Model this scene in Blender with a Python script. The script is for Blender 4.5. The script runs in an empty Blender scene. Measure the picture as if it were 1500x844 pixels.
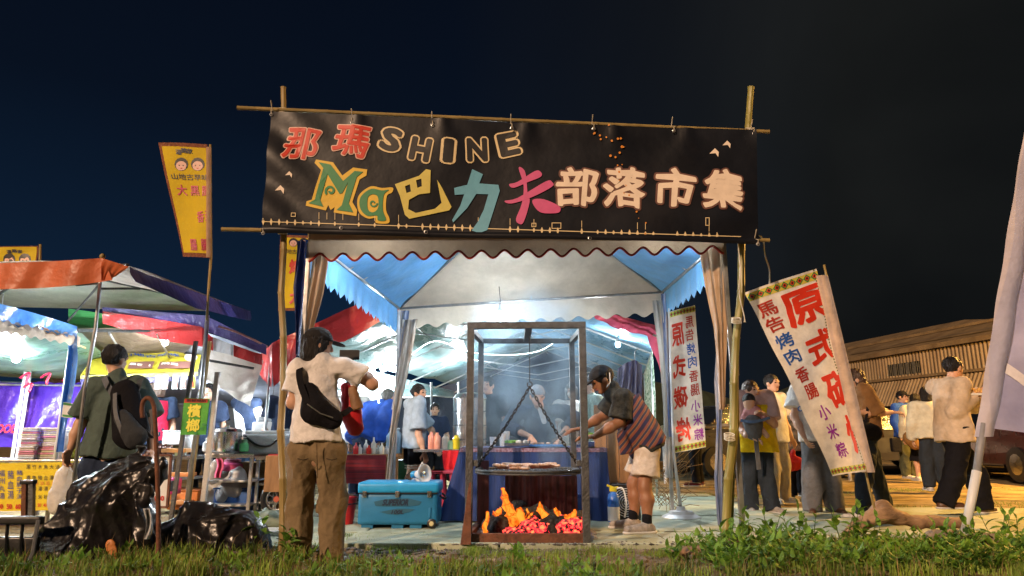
import bpy, bmesh, math, random
import numpy as np
from mathutils import Vector
R = math.radians
rnd = random.Random(7)
SC = bpy.context.scene
COL = SC.collection
# ------------------------------------------------------------------ camera
CAM_Z, PITCH, F = 0.85, R(12.08), 1000.0
cam = bpy.data.objects.new('camera', bpy.data.cameras.new('camera')); COL.objects.link(cam)
cam.location = (0, 0, CAM_Z); cam.rotation_euler = (R(90) + PITCH, 0, 0)
cam.data.sensor_width = 36.0; cam.data.lens = 24.0; cam.data.clip_start = 0.05; cam.data.clip_end = 600
SC.camera = cam
# ------------------------------------------------------------------ world: night sky
wd = bpy.data.worlds.new('World'); SC.world = wd; wd.use_nodes = True
nt = wd.node_tree; nt.nodes.clear()
def wn(t, **k):
    n = nt.nodes.new(t)
    for a, b in k.items(): setattr(n, a, b)
    return n
wo = wn('ShaderNodeOutputWorld'); bg = wn('ShaderNodeBackground'); tc = wn('ShaderNodeTexCoord'); sp = wn('ShaderNodeSeparateXYZ')
nt.links.new(tc.outputs['Generated'], sp.inputs[0])
rz_ = wn('ShaderNodeValToRGB'); nt.links.new(sp.outputs['Z'], rz_.inputs[0])
e = rz_.color_ramp.elements
e[0].position = 0.0; e[0].color = (0.0060, 0.0215, 0.050, 1)
e[1].position = 0.8; e[1].color = (0.0020, 0.0030, 0.0072, 1)
q = e.new(0.20); q.color = (0.0046, 0.0145, 0.036, 1); q = e.new(0.42); q.color = (0.0028, 0.0062, 0.0150, 1)
mr = wn('ShaderNodeMapRange'); mr.inputs[1].default_value = -0.08; mr.inputs[2].default_value = 0.42
nt.links.new(sp.outputs['X'], mr.inputs[0])
mx = wn('ShaderNodeMixRGB'); mx.inputs[2].default_value = (0.0052, 0.0060, 0.0066, 1)
smx = wn('ShaderNodeMapRange'); smx.inputs[1].default_value = .35; smx.inputs[2].default_value = .75; smx.inputs[3].default_value = 0; smx.inputs[4].default_value = 1
ns = wn('ShaderNodeTexNoise'); ns.inputs['Scale'].default_value = 2.0; nt.links.new(tc.outputs['Generated'], ns.inputs[0])
mm = wn('ShaderNodeMath', operation='MULTIPLY_ADD'); nt.links.new(mr.outputs[0], mm.inputs[0]); mm.inputs[1].default_value = 0.9
nt.links.new(rz_.outputs[0], mx.inputs[1]); nt.links.new(mr.outputs[0], mx.inputs[0])
nt.links.new(ns.outputs[0], smx.inputs[0]); ns.inputs['Detail'].default_value = 4; ns.inputs['Distortion'].default_value = .5
sm1 = wn('ShaderNodeMath', operation='MULTIPLY'); nt.links.new(smx.outputs[0], sm1.inputs[0]); nt.links.new(mr.outputs[0], sm1.inputs[1])      # thin smoke drifting over the right of the sky
smm = wn('ShaderNodeMixRGB', blend_type='ADD'); smm.inputs[2].default_value = (0.0085, 0.0088, 0.0078, 1); nt.links.new(sm1.outputs[0], smm.inputs[0]); nt.links.new(mx.outputs[0], smm.inputs[1])
nt.links.new(smm.outputs[0], bg.inputs[0]); bg.inputs[1].default_value = 0.78
nt.links.new(bg.outputs[0], wo.inputs[0])
# ------------------------------------------------------------------ street light as the one sun: warm, low, from behind on the left
sl = bpy.data.lights.new('sun', 'SUN'); so = bpy.data.objects.new('sun', sl); COL.objects.link(so)
sl.energy = 3.1; sl.color = (1.0, 0.66, 0.42); sl.angle = R(1.5)
so.rotation_euler = Vector((-0.50, -0.72, 0.40)).to_track_quat('Z', 'Y').to_euler(); so.location = (-6, -6, 6)
SC.view_settings.view_transform = 'Standard'; SC.view_settings.look = 'None'
SC.view_settings.exposure = 0.22; SC.view_settings.gamma = 1
SC.render.engine = 'CYCLES'
SC.cycles.use_denoising = True
try: SC.cycles.denoiser = 'OPENIMAGEDENOISE'
except Exception: pass
SC.cycles.max_bounces = 6; SC.cycles.diffuse_bounces = 3; SC.cycles.glossy_bounces = 3; SC.cycles.transmission_bounces = 4
SC.cycles.sample_clamp_indirect = 4; SC.cycles.sample_clamp_direct = 0; SC.cycles.volume_step_rate = 2.0; SC.cycles.volume_max_steps = 96
SC.cycles.caustics_reflective = False; SC.cycles.caustics_refractive = False

# ------------------------------------------------------------------ helpers
cT, sT = math.cos(PITCH), math.sin(PITCH)
def ray(u, v):
    x = (u - 750) / F; y = (422 - v) / F
    return Vector((x, cT - y * sT, sT + y * cT))
def P(u, v, Y):                                   # a point of the place, given where it is seen and how far off it stands
    d = ray(u, v); t = Y / d.y
    return Vector((d.x * t, Y, CAM_Z + d.z * t))
def G(u, v, z=0.0):
    d = ray(u, v); t = (z - CAM_Z) / d.z
    return Vector((d.x * t, d.y * t, z))
def XZ(X, Y, z): return Vector((X, Y, z))
WL = {}
def wloc(o): return WL.get(o.name, Vector((0, 0, 0)))
def tag(o, label=None, cat=None, group=None, kind=None):
    if label: o['label'] = label
    if cat: o['category'] = cat
    if group: o['group'] = group
    if kind: o['kind'] = kind
    return o
def thing(name, label, cat, loc, group=None):
    o = bpy.data.objects.new(name, None); COL.objects.link(o); o.empty_display_size = 0.1
    o.location = Vector(loc); WL[o.name] = Vector(loc)
    return tag(o, label, cat, group)
def link_mesh(name, me, parent=None, origin=None):
    o = bpy.data.objects.new(name, me); COL.objects.link(o)
    if parent: o.parent = parent; WL[o.name] = wloc(parent)
    else: o.location = origin if origin is not None else (0, 0, 0); WL[o.name] = Vector(o.location)
    return o
class MB:
    def __init__(s): s.v = []; s.f = []; s.mi = []; s.cm = 0
    def add(s, vs, fs):
        b = len(s.v); s.v += [tuple(x) for x in vs]; s.f += [tuple(i + b for i in f) for f in fs]; s.mi += [s.cm] * len(fs); return s
    def box(s, c, d, ax=None, bev=0.0):
        c = Vector(c); hx, hy, hz = d[0] / 2, d[1] / 2, d[2] / 2
        X, Y, Z = ax if ax else (Vector((1, 0, 0)), Vector((0, 1, 0)), Vector((0, 0, 1)))
        if bev <= 0:
            vs = [c + X * (a * hx) + Y * (b * hy) + Z * (g * hz) for g in (-1, 1) for b in (-1, 1) for a in (-1, 1)]
            return s.add(vs, [(0, 2, 3, 1), (4, 5, 7, 6), (0, 1, 5, 4), (2, 6, 7, 3), (0, 4, 6, 2), (1, 3, 7, 5)])
        bm = bmesh.new(); bmesh.ops.create_cube(bm, size=1)
        for v in bm.verts: v.co = Vector((v.co.x * d[0], v.co.y * d[1], v.co.z * d[2]))
        bmesh.ops.bevel(bm, geom=bm.edges[:], offset=min(bev, min(d) * .45), segments=2, affect='EDGES', profile=.7)
        bm.verts.index_update()
        vs = [c + X * v.co.x + Y * v.co.y + Z * v.co.z for v in bm.verts]; fs = [tuple(v.index for v in f.verts) for f in bm.faces]; bm.free()
        return s.add(vs, fs)
    def bar(s, a, b, w, h=None, bev=0.0, up=(0, 0, 1)):
        a = Vector(a); b = Vector(b); d = b - a; L = d.length; Z = d.normalized(); up = Vector(up)
        X = up.cross(Z)
        if X.length < 1e-3: X = Vector((1, 0, 0))
        X.normalize(); Y = Z.cross(X)
        return s.box((a + b) / 2, (w, h or w, L), (X, Y, Z), bev)
    def tube(s, pts, r, n=8, cap=True, closed=False, flat=None):
        pts = [Vector(p) for p in pts]; m = len(pts)
        rs = r if isinstance(r, (list, tuple)) else [r] * m
        vs = []; nrm = None
        for i, p in enumerate(pts):
            a = pts[(i - 1) % m] if (closed or i > 0) else p; b = pts[(i + 1) % m] if (closed or i < m - 1) else p
            t = (b - a).normalized() if (b - a).length > 1e-9 else Vector((0, 0, 1))
            if nrm is None:
                nrm = t.cross(Vector((0, 0, 1)));
                if nrm.length < 0.05: nrm = t.cross(Vector((0, 1, 0)))
            nrm = (nrm - t * nrm.dot(t)).normalized(); bn = t.cross(nrm)
            for k in range(n):
                g = 2 * math.pi * k / n; vs.append(p + nrm * (math.cos(g) * rs[i]) + bn * (math.sin(g) * rs[i] * (flat or 1)))
        fs = []
        for i in range(m if closed else m - 1):
            j = (i + 1) % m
            for k in range(n):
                k2 = (k + 1) % n; fs.append((i * n + k, i * n + k2, j * n + k2, j * n + k))
        if cap and not closed: fs.append(tuple(range(n))[::-1]); fs.append(tuple((m - 1) * n + k for k in range(n)))
        return s.add(vs, fs)
    def lathe(s, prof, c, n=20, ax=(0, 0, 1), sy=1.0):
        Z = Vector(ax).normalized(); X = Z.orthogonal().normalized() if abs(Z.z) < .99 else Vector((1, 0, 0)); Y = Z.cross(X); c = Vector(c)
        vs = []; fs = []
        for (r, z) in prof:
            for k in range(n):
                g = 2 * math.pi * k / n; vs.append(c + X * (r * math.cos(g)) + Y * (r * sy * math.sin(g)) + Z * z)
        for i in range(len(prof) - 1):
            for k in range(n):
                k2 = (k + 1) % n; fs.append((i * n + k, i * n + k2, (i + 1) * n + k2, (i + 1) * n + k))
        fs.append(tuple(range(n))[::-1]); fs.append(tuple((len(prof) - 1) * n + k for k in range(n)))
        return s.add(vs, fs)
    def grid(s, f, nu, nv, mask=None):
        vs = [f(i / nu, j / nv) for j in range(nv + 1) for i in range(nu + 1)]
        fs = [(j * (nu + 1) + i, j * (nu + 1) + i + 1, (j + 1) * (nu + 1) + i + 1, (j + 1) * (nu + 1) + i) for j in range(nv) for i in range(nu)]
        return s.add(vs, fs)
    def ball(s, c, r, sc=(1, 1, 1), n=12):
        prof = []
        c = Vector(c); vs = []; fs = []; m = n // 2
        for j in range(m + 1):
            ph = math.pi * j / m
            for k in range(n):
                g = 2 * math.pi * k / n
                vs.append(c + Vector((math.sin(ph) * math.cos(g) * r * sc[0], math.sin(ph) * math.sin(g) * r * sc[1], -math.cos(ph) * r * sc[2])))
        for j in range(m):
            for k in range(n):
                k2 = (k + 1) % n; fs.append((j * n + k, j * n + k2, (j + 1) * n + k2, (j + 1) * n + k))
        return s.add(vs, fs)
    def build(s, name, mat, parent=None, origin=None, smooth=False, autos=False):
        if origin is None and parent is None:
            a = np.array(s.v); mn = a.min(0); mxx = a.max(0); origin = Vector(((mn[0] + mxx[0]) / 2, (mn[1] + mxx[1]) / 2, mn[2]))
        off = wloc(parent) if parent else Vector(origin)
        me = bpy.data.meshes.new(name); me.from_pydata([(x - off.x, y - off.y, z - off.z) for x, y, z in s.v], [], s.f)
        for m_ in (mat if isinstance(mat, (list, tuple)) else [mat]): me.materials.append(m_)
        if any(s.mi): me.polygons.foreach_set('material_index', s.mi)
        if smooth:
            me.polygons.foreach_set('use_smooth', [True] * len(me.polygons))
            if autos:
                try: me.set_sharp_from_angle(angle=R(38))
                except Exception: pass
        me.update()
        return link_mesh(name, me, parent, None if parent else Vector(origin))
def vpath(pts, n):                                # smooth path through points
    out = []; p = [Vector(x) for x in pts]
    for i in range(len(p) - 1):
        p0 = p[max(i - 1, 0)]; p1 = p[i]; p2 = p[i + 1]; p3 = p[min(i + 2, len(p) - 1)]
        for k in range(n):
            t = k / n; out.append(0.5 * ((2 * p1) + (p2 - p0) * t + (2 * p0 - 5 * p1 + 4 * p2 - p3) * t * t + (3 * p1 - p0 - 3 * p2 + p3) * t ** 3))
    out.append(p[-1]); return out
# ------------------------------------------------------------------ materials
def M(name, col, rough=.6, metal=0, var=.25, vs=6, bump=.25, bs=40, bd=.02, transl=0, spec=.5, coat=0, dirt=0, dcol=(.05, .04, .03), st=(1, 1, 1), alpha=1, trans=0, wave=None, sheen=0, emit=None, es=0, col2=None):
    m = bpy.data.materials.new(name); m.use_nodes = True; t = m.node_tree; N = t.nodes; Lk = t.links.new
    b = N['Principled BSDF']; out = N['Material Output']
    tcn = N.new('ShaderNodeTexCoord'); mp = N.new('ShaderNodeMapping'); mp.inputs['Scale'].default_value = st; Lk(tcn.outputs['Object'], mp.inputs[0])
    n1 = N.new('ShaderNodeTexNoise'); n1.inputs['Scale'].default_value = vs; n1.inputs['Detail'].default_value = 5; n1.inputs['Roughness'].default_value = .6; Lk(mp.outputs[0], n1.inputs[0])
    rp = N.new('ShaderNodeValToRGB'); rp.color_ramp.elements[0].position = .32; rp.color_ramp.elements[1].position = .68
    c2 = col2 or tuple(min(1, c * (1 + var * .6)) for c in col); c1 = tuple(c * (1 - var) for c in col)
    rp.color_ramp.elements[0].color = (*c1, 1); rp.color_ramp.elements[1].color = (*c2, 1); Lk(n1.outputs[0], rp.inputs[0])
    cur = rp.outputs[0]
    if dirt:
        n3 = N.new('ShaderNodeTexNoise'); n3.inputs['Scale'].default_value = vs * .35 + .8; n3.inputs['Detail'].default_value = 8; n3.inputs['Roughness'].default_value = .75; Lk(mp.outputs[0], n3.inputs[0])
        r3 = N.new('ShaderNodeMapRange'); r3.inputs[1].default_value = .48; r3.inputs[2].default_value = .75; r3.inputs[4].default_value = dirt; Lk(n3.outputs[0], r3.inputs[0])
        mxn = N.new('ShaderNodeMixRGB'); mxn.inputs[2].default_value = (*dcol, 1); Lk(r3.outputs[0], mxn.inputs[0]); Lk(cur, mxn.inputs[1]); cur = mxn.outputs[0]
    Lk(cur, b.inputs['Base Color'])
    b.inputs['Metallic'].default_value = metal; b.inputs['Specular IOR Level'].default_value = spec
    rr = N.new('ShaderNodeMapRange'); rr.inputs[3].default_value = max(0.02, rough - .12); rr.inputs[4].default_value = min(1, rough + .12); Lk(n1.outputs[0], rr.inputs[0]); Lk(rr.outputs[0], b.inputs['Roughness'])
    if coat: b.inputs['Coat Weight'].default_value = coat; b.inputs['Coat Roughness'].default_value = .15
    if sheen: b.inputs['Sheen Weight'].default_value = sheen
    if trans: b.inputs['Transmission Weight'].default_value = trans
    if alpha < 1: b.inputs['Alpha'].default_value = alpha
    if emit: b.inputs['Emission Color'].default_value = (*emit, 1); b.inputs['Emission Strength'].default_value = es
    if bump:
        if wave:
            n2 = N.new('ShaderNodeTexWave'); n2.inputs['Scale'].default_value = wave; n2.inputs['Distortion'].default_value = 4; n2.inputs['Detail'].default_value = 3; Lk(mp.outputs[0], n2.inputs[0]); ho = n2.outputs[1] if len(n2.outputs) > 1 else n2.outputs[0]
        else:
            n2 = N.new('ShaderNodeTexNoise'); n2.inputs['Scale'].default_value = bs; n2.inputs['Detail'].default_value = 4; Lk(mp.outputs[0], n2.inputs[0]); ho = n2.outputs[0]
        bn = N.new('ShaderNodeBump'); bn.inputs['Strength'].default_value = bump; bn.inputs['Distance'].default_value = bd; Lk(ho, bn.inputs['Height']); Lk(bn.outputs[0], b.inputs['Normal'])
    if transl:
        tr = N.new('ShaderNodeBsdfTranslucent'); Lk(cur, tr.inputs[0]); ms = N.new('ShaderNodeMixShader'); ms.inputs[0].default_value = transl
        Lk(b.outputs[0], ms.inputs[1]); Lk(tr.outputs[0], ms.inputs[2]); Lk(ms.outputs[0], out.inputs[0])
    return m
def EM(name, col, s):
    m = bpy.data.materials.new(name); m.use_nodes = True; t = m.node_tree; t.nodes.remove(t.nodes['Principled BSDF'])
    e = t.nodes.new('ShaderNodeEmission'); e.inputs[0].default_value = (*col, 1); e.inputs[1].default_value = s; t.links.new(e.outputs[0], t.nodes['Material Output'].inputs[0]); return m
def cloth(name, col, **k):
    a = dict(rough=.85, spec=.25, var=.22, vs=9, bump=.45, bs=24, bd=.025, sheen=.02); a.update(k); return M(name, col, **a)
def tarp(name, col, **k):
    a = dict(rough=.42, spec=.5, var=.2, vs=3, bump=.6, bs=7, bd=.05, transl=.25, dirt=.35, dcol=tuple(c * .45 for c in col)); a.update(k); return M(name, col, **a)
bamboo_m = M('bamboo', (.34, .25, .09), rough=.45, var=.35, vs=5, st=(1, 1, .25), bump=.15, dirt=.5, dcol=(.09, .06, .03))
bamboo_y = M('bamboo_yellow', (.30, .27, .07), rough=.4, var=.35, vs=5, st=(1, 1, .25), bump=.15, dirt=.5, dcol=(.07, .08, .03))
steel = M('galvanised_steel', (.55, .56, .57), rough=.35, metal=.85, var=.25, vs=8, bump=.08, dirt=.4, dcol=(.12, .10, .09))
dsteel = M('weathered_steel', (.11, .115, .12), rough=.55, metal=.5, var=.4, vs=14, bump=.4, bs=60, dirt=.5, dcol=(.055, .04, .03))
rust = M('rusty_iron', (.17, .065, .035), rough=.8, var=.5, vs=12, bump=.5, bs=45, dirt=.6, dcol=(.05, .03, .025))
stain = M('stainless_steel', (.7, .7, .7), rough=.22, metal=1, var=.1, bump=.05)
white_pl = M('white_plastic', (.75, .76, .76), rough=.4, var=.08, bump=.05, dirt=.25, dcol=(.35, .33, .28))
black_pl = M('black_plastic', (.015, .015, .016), rough=.35, var=.3, bump=.1)
rope_m = M('cord', (.7, .66, .55), rough=.9)
dark_cord = M('dark_cord', (.03, .03, .03), rough=.6)
wood_m = M('plywood', (.36, .19, .08), rough=.7, var=.4, vs=4, st=(3, 3, .5), bump=.3, dirt=.4)
# ------------------------------------------------------------------ cloth surfaces and lettering
class Surf:
    def __init__(s, tl, tr, br, bl, wave=None, w=None, h=None):
        s.c = [Vector(x) for x in (tl, tr, br, bl)]; s.wave = wave
        s.w = w or ((s.c[1] - s.c[0]).length + (s.c[2] - s.c[3]).length) / 2; s.h = h or ((s.c[3] - s.c[0]).length + (s.c[2] - s.c[1]).length) / 2
        n = (s.c[1] - s.c[0]).cross(s.c[3] - s.c[0]).normalized()
        ctr = sum(s.c, Vector()) / 4; s.n = n if n.dot(Vector((0, 0, CAM_Z)) - ctr) > 0 else -n
    def at(s, a, b, lift=0.0):
        p = (s.c[0] * (1 - a) + s.c[1] * a) * (1 - b) + (s.c[3] * (1 - a) + s.c[2] * a) * b
        return p + s.n * (lift + (s.wave(a, b) if s.wave else 0))
    def sheet(s, name, mat, parent, nu=40, nv=24, **k):
        return MB().grid(lambda a, b: s.at(a, b), nu, nv).build(name, mat, parent, smooth=True, **k)
TG = {}
def text_geo(body):
    if body in TG: return TG[body]
    cu = bpy.data.curves.new('lettering', 'FONT'); cu.body = body; cu.size = 1; cu.resolution_u = 3; cu.fill_mode = 'BOTH'; cu.dimensions = '2D'
    ob = bpy.data.objects.new('lettering', cu); COL.objects.link(ob); bpy.context.view_layer.update()
    me = bpy.data.meshes.new_from_object(ob.evaluated_get(bpy.context.evaluated_depsgraph_get()))
    vs = np.array([(v.co.x, v.co.y) for v in me.vertices]); fs = [tuple(p.vertices) for p in me.polygons]
    bpy.data.objects.remove(ob); bpy.data.curves.remove(cu); bpy.data.meshes.remove(me)
    TG[body] = (vs, fs); return TG[body]
def lettering(body, surf, a, b, w, h, mat, parent, off=.02, rot=0, lift=.006, mirror=False, name='lettering', step=.12, base=None, shear=0, wob=0.0, ref=None, clip=None):
    vs, fs = text_geo(body)                        # heavier strokes: the glyph stamped several times round a small circle
    mn, mxv = vs.min(0), vs.max(0); c = (mn + mxv) / 2; d = mxv - mn; r0 = ref if ref is not None else off
    if body in '力夫巴市那瑪部落集原式碳烤' : d = np.maximum(d, .9)
    sc = np.array([w, h]) / (d + 2 * r0); cr, sr = math.cos(rot), math.sin(rot); mb = MB(); n = 14 if off > .045 else 8
    shifts = [(0, 0)] + ([(off * math.cos(2 * math.pi * k / n), off * math.sin(2 * math.pi * k / n)) for k in range(n)] if off > .012 else []) + ([(off * .5 * math.cos(2 * math.pi * (k + .5) / 5), off * .5 * math.sin(2 * math.pi * (k + .5) / 5)) for k in range(5)] if off > .06 else [])
    for j, (ox, oy) in enumerate(shifts):
        v = (vs - c + np.array([ox, oy])) * sc
        if wob: v = v + wob * np.stack([np.sin(v[:, 1] / h * 9 + v[:, 0] / w * 2), np.sin(v[:, 0] / w * 8 + 1)], 1) * h
        v[:, 0] += shear * v[:, 1]
        v = np.stack([v[:, 0] * cr - v[:, 1] * sr, v[:, 0] * sr + v[:, 1] * cr], 1)
        if mirror: v[:, 0] *= -1
        bm = bmesh.new(); bv = [bm.verts.new((x, y, 0)) for x, y in v]
        for f in fs:
            try: bm.faces.new([bv[i] for i in f])
            except ValueError: pass
        for _ in range(2):
            ed = [e_ for e_ in bm.edges if e_.calc_length() > step]
            if not ed: break
            bmesh.ops.subdivide_edges(bm, edges=ed, cuts=1); bmesh.ops.triangulate(bm, faces=[f for f in bm.faces if len(f.verts) > 3])
        if clip is not None:
            bmesh.ops.bisect_plane(bm, geom=bm.verts[:] + bm.edges[:] + bm.faces[:], plane_co=((clip - a) * surf.w, 0, 0), plane_no=(1, 0, 0), clear_outer=True)
        bm.verts.index_update()
        if len(bm.verts): mb.add([surf.at(a + q.co.x / surf.w, b - q.co.y / surf.h, lift + .00012 * j) for q in bm.verts], [tuple(x.index for x in f.verts) for f in bm.faces])
        bm.free()
    if not mb.v: return None
    return mb.build(name, mat, parent)
# ------------------------------------------------------------------ rounded bodies: distance fields turned into meshes
def surfnet(Fd, org, h):
    ins = Fd < 0; nx, ny, nz = Fd.shape
    c8 = [ins[a:nx - 1 + a, b:ny - 1 + b, c:nz - 1 + c] for a in (0, 1) for b in (0, 1) for c in (0, 1)]
    sm = sum(x.astype(np.int8) for x in c8); act = (sm > 0) & (sm < 8)
    idx = np.full(act.shape, -1, np.int32); I = np.argwhere(act); idx[act] = np.arange(len(I))
    acc = np.zeros((len(I), 3)); cnt = np.zeros(len(I))
    co = [(a, b, c) for a in (0, 1) for b in (0, 1) for c in (0, 1)]
    for p in range(8):
        for ax in range(3):
            if co[p][ax]: continue
            q_ = list(co[p]); q_[ax] = 1
            f0 = Fd[I[:, 0] + co[p][0], I[:, 1] + co[p][1], I[:, 2] + co[p][2]]; f1 = Fd[I[:, 0] + q_[0], I[:, 1] + q_[1], I[:, 2] + q_[2]]
            cr = (f0 < 0) != (f1 < 0); t = np.where(cr, f0 / np.where(cr, f0 - f1, 1), 0)
            pos = np.tile(np.array(co[p], float), (len(I), 1)); pos[:, ax] = t
            acc += pos * cr[:, None]; cnt += cr
    V = (I + acc / cnt[:, None]) * h + org; Fs = []
    for ax in range(3):
        o1, o2 = [(1, 2), (2, 0), (0, 1)][ax]
        sa = [slice(None)] * 3; sb = [slice(None)] * 3; sa[ax] = slice(0, -1); sb[ax] = slice(1, None)
        E = np.argwhere(ins[tuple(sa)] != ins[tuple(sb)]); k = (E[:, o1] > 0) & (E[:, o2] > 0) & (E[:, o1] < Fd.shape[o1] - 1) & (E[:, o2] < Fd.shape[o2] - 1); E = E[k]
        flip = ins[tuple(E.T)]
        def cell(d1, d2):
            C = E.copy(); C[:, o1] -= d1; C[:, o2] -= d2; return idx[tuple(C.T)]
        Q = np.stack([cell(1, 1), cell(0, 1), cell(0, 0), cell(1, 0)], 1); Q[~flip] = Q[~flip][:, ::-1]; Fs.append(Q)
    Q = np.concatenate(Fs); Q = Q[(Q >= 0).all(1)]
    return V, Q
def cap(a, b, ra, rb=None, fl=None, cut=None): return ('c', np.array(a, float), np.array(b, float), ra, ra if rb is None else rb, fl, cut)
def ell(c, r, axes=None): return ('e', np.array(c, float), np.array(r, float), axes)
def field(prims, h, k, wrinkle=0, wf=14, zs=1.0, seed=0, pad=.03, planes=(), sub=(), fan=None):
    mn = np.full(3, 1e9); mxx = -mn
    for p in prims:
        if p[0] == 'c': lo = np.minimum(p[1] - p[3], p[2] - p[4]); hi = np.maximum(p[1] + p[3], p[2] + p[4])
        else: lo = p[1] - p[2].max(); hi = p[1] + p[2].max()
        mn = np.minimum(mn, lo); mxx = np.maximum(mxx, hi)
    mn -= pad; mxx += pad; n = np.ceil((mxx - mn) / h).astype(int) + 1
    ax = [mn[i] + np.arange(n[i]) * h for i in range(3)]
    Fd = np.full(tuple(n), .5, np.float32)
    def one(p, X, Y, Z):
        if p[0] == 'c':
            _, a, b, ra, rb, fl, cut = p; ab = b - a; L2 = max((ab ** 2).sum(), 1e-9)
            px, py, pz = X - a[0], Y - a[1], Z - a[2]
            t = np.clip((px * ab[0] + py * ab[1] + pz * ab[2]) / L2, 0, 1)
            qx, qy, qz = px - ab[0] * t, py - ab[1] * t, pz - ab[2] * t
            if fl is not None:
                nn, s = fl; dd = (qx * nn[0] + qy * nn[1] + qz * nn[2]) * (1 / s - 1); qx = qx + dd * nn[0]; qy = qy + dd * nn[1]; qz = qz + dd * nn[2]
            d = np.sqrt(qx * qx + qy * qy + qz * qz) - (ra + (rb - ra) * t)
            if cut:
                u = ab / math.sqrt(L2); d = np.maximum(d, (X - b[0]) * u[0] + (Y - b[1]) * u[1] + (Z - b[2]) * u[2])
        else:
            _, c, r, A = p; px, py, pz = X - c[0], Y - c[1], Z - c[2]
            if A is not None: px, py, pz = [px * A[i][0] + py * A[i][1] + pz * A[i][2] for i in range(3)]
            q = np.sqrt((px / r[0]) ** 2 + (py / r[1]) ** 2 + (pz / r[2]) ** 2); d = (q - 1) * r.min()
        return d
    for p in prims:
        m = k + .04
        if p[0] == 'c': lo = np.minimum(p[1] - p[3], p[2] - p[4]) - m; hi = np.maximum(p[1] + p[3], p[2] + p[4]) + m
        else: lo = p[1] - p[2].max() - m; hi = p[1] + p[2].max() + m
        i0 = np.maximum(((lo - mn) / h).astype(int), 0); i1 = np.minimum(((hi - mn) / h).astype(int) + 2, n)
        if (i1 <= i0).any(): continue
        X = ax[0][i0[0]:i1[0], None, None]; Y = ax[1][None, i0[1]:i1[1], None]; Z = ax[2][None, None, i0[2]:i1[2]]
        d = one(p, X, Y, Z).astype(np.float32); sl_ = tuple(slice(i0[i], i1[i]) for i in range(3)); a = Fd[sl_]
        if k > 0:
            g = np.maximum(k - np.abs(a - d), 0) / k; Fd[sl_] = np.minimum(a, d) - g * g * k * .25
        else: Fd[sl_] = np.minimum(a, d)
    X, Y, Z = ax[0][:, None, None], ax[1][None, :, None], ax[2][None, None, :]
    if wrinkle:
        rg = random.Random(seed); w = 0
        for j in range(5):
            d = Vector((rg.uniform(-1, 1), rg.uniform(-1, 1), rg.uniform(-.9, .9) * zs)).normalized() * wf * rg.uniform(.7, 2.0); ph = rg.uniform(0, 6)
            d2 = Vector((rg.uniform(-1, 1), rg.uniform(-1, 1), rg.uniform(-1, 1))) * wf * .5
            w = w + (1 - np.abs(np.sin(d.x * X + d.y * Y + d.z * Z + ph + 1.3 * np.sin(d2.x * X + d2.y * Y + d2.z * Z)))) ** 2 - .08
        Fd = Fd - (w * wrinkle * .4).astype(np.float32)
    if fan:                                       # long folds running out from a gathered point
        an = np.arctan2(Z - fan[1], X - fan[0]) + 0 * Y; rr = np.sqrt((X - fan[0]) ** 2 + (Z - fan[1]) ** 2) + 0 * Y
        w = (1 - np.abs(np.sin(an * 4.3 + 3 * Y + 1.5 * np.sin(rr * 6 + 2 * X)))) ** 2 + .6 * (1 - np.abs(np.sin(an * 8.1 - 5 * Y + 2 * np.sin(rr * 8 + 1 + 3 * X)))) ** 2 - .5
        Fd = Fd - (w * fan[2] * np.clip(rr * 3, .15, 1)).astype(np.float32)
    for (o_, nn) in planes:                       # cut away the side the normal points to
        Fd = np.maximum(Fd, ((X - o_[0]) * nn[0] + (Y - o_[1]) * nn[1] + (Z - o_[2]) * nn[2]).astype(np.float32))
    for p in sub: Fd = np.maximum(Fd, -one(p, X, Y, Z).astype(np.float32))
    Fd[0] = Fd[-1] = .5; Fd[:, 0] = .5; Fd[:, -1] = .5; Fd[:, :, 0] = .5; Fd[:, :, -1] = .5
    return surfnet(Fd, mn, h)
def blob(name, mat, parent, prims, h=.012, k=.03, origin=None, extra=None, **kw):
    V, Q = field(prims, h, k, **kw)
    if extra:
        for (V2, Q2) in extra: Q = np.concatenate([Q, Q2 + len(V)]); V = np.concatenate([V, V2])
    if parent is None and origin is None: origin = Vector(((V[:, 0].min() + V[:, 0].max()) / 2, (V[:, 1].min() + V[:, 1].max()) / 2, V[:, 2].min()))
    off = np.array(wloc(parent) if parent else origin)
    me = bpy.data.meshes.new(name); V = (V - off).astype(np.float32)
    me.vertices.add(len(V)); me.vertices.foreach_set('co', V.ravel()); me.loops.add(len(Q) * 4); me.loops.foreach_set('vertex_index', Q.astype(np.int32).ravel())
    me.polygons.add(len(Q)); me.polygons.foreach_set('loop_start', np.arange(len(Q), dtype=np.int32) * 4); me.update(calc_edges=True); me.validate()
    me.polygons.foreach_set('use_smooth', [True] * len(me.polygons)); me.materials.append(mat)
    return link_mesh(name, me, parent, None if parent else Vector(origin))
def proj(p):
    d = Vector(p) - Vector((0, 0, CAM_Z)); f = d.y * cT + d.z * sT; up = -d.y * sT + d.z * cT
    return 750 + F * d.x / f, 422 - F * up / f, f
def pin(s, u, v):
    a, b = .5, .5
    for _ in range(8):
        u0, v0, f = proj(s.at(a, b)); ua, va, _ = proj(s.at(a + .01, b)); ub, vb, _ = proj(s.at(a, b + .01))
        J = ((ua - u0) / .01, (ub - u0) / .01, (va - v0) / .01, (vb - v0) / .01); D = J[0] * J[3] - J[1] * J[2]
        du, dv = u - u0, v - v0; a += (J[3] * du - J[1] * dv) / D; b += (-J[2] * du + J[0] * dv) / D
    return a, b, f
def letter_px(body, surf, u, v, wp, hp, mat, parent, **k):
    a, b, f = pin(surf, u, v); return lettering(body, surf, a, b, wp * f / F, hp * f / F, mat, parent, **k)
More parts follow.
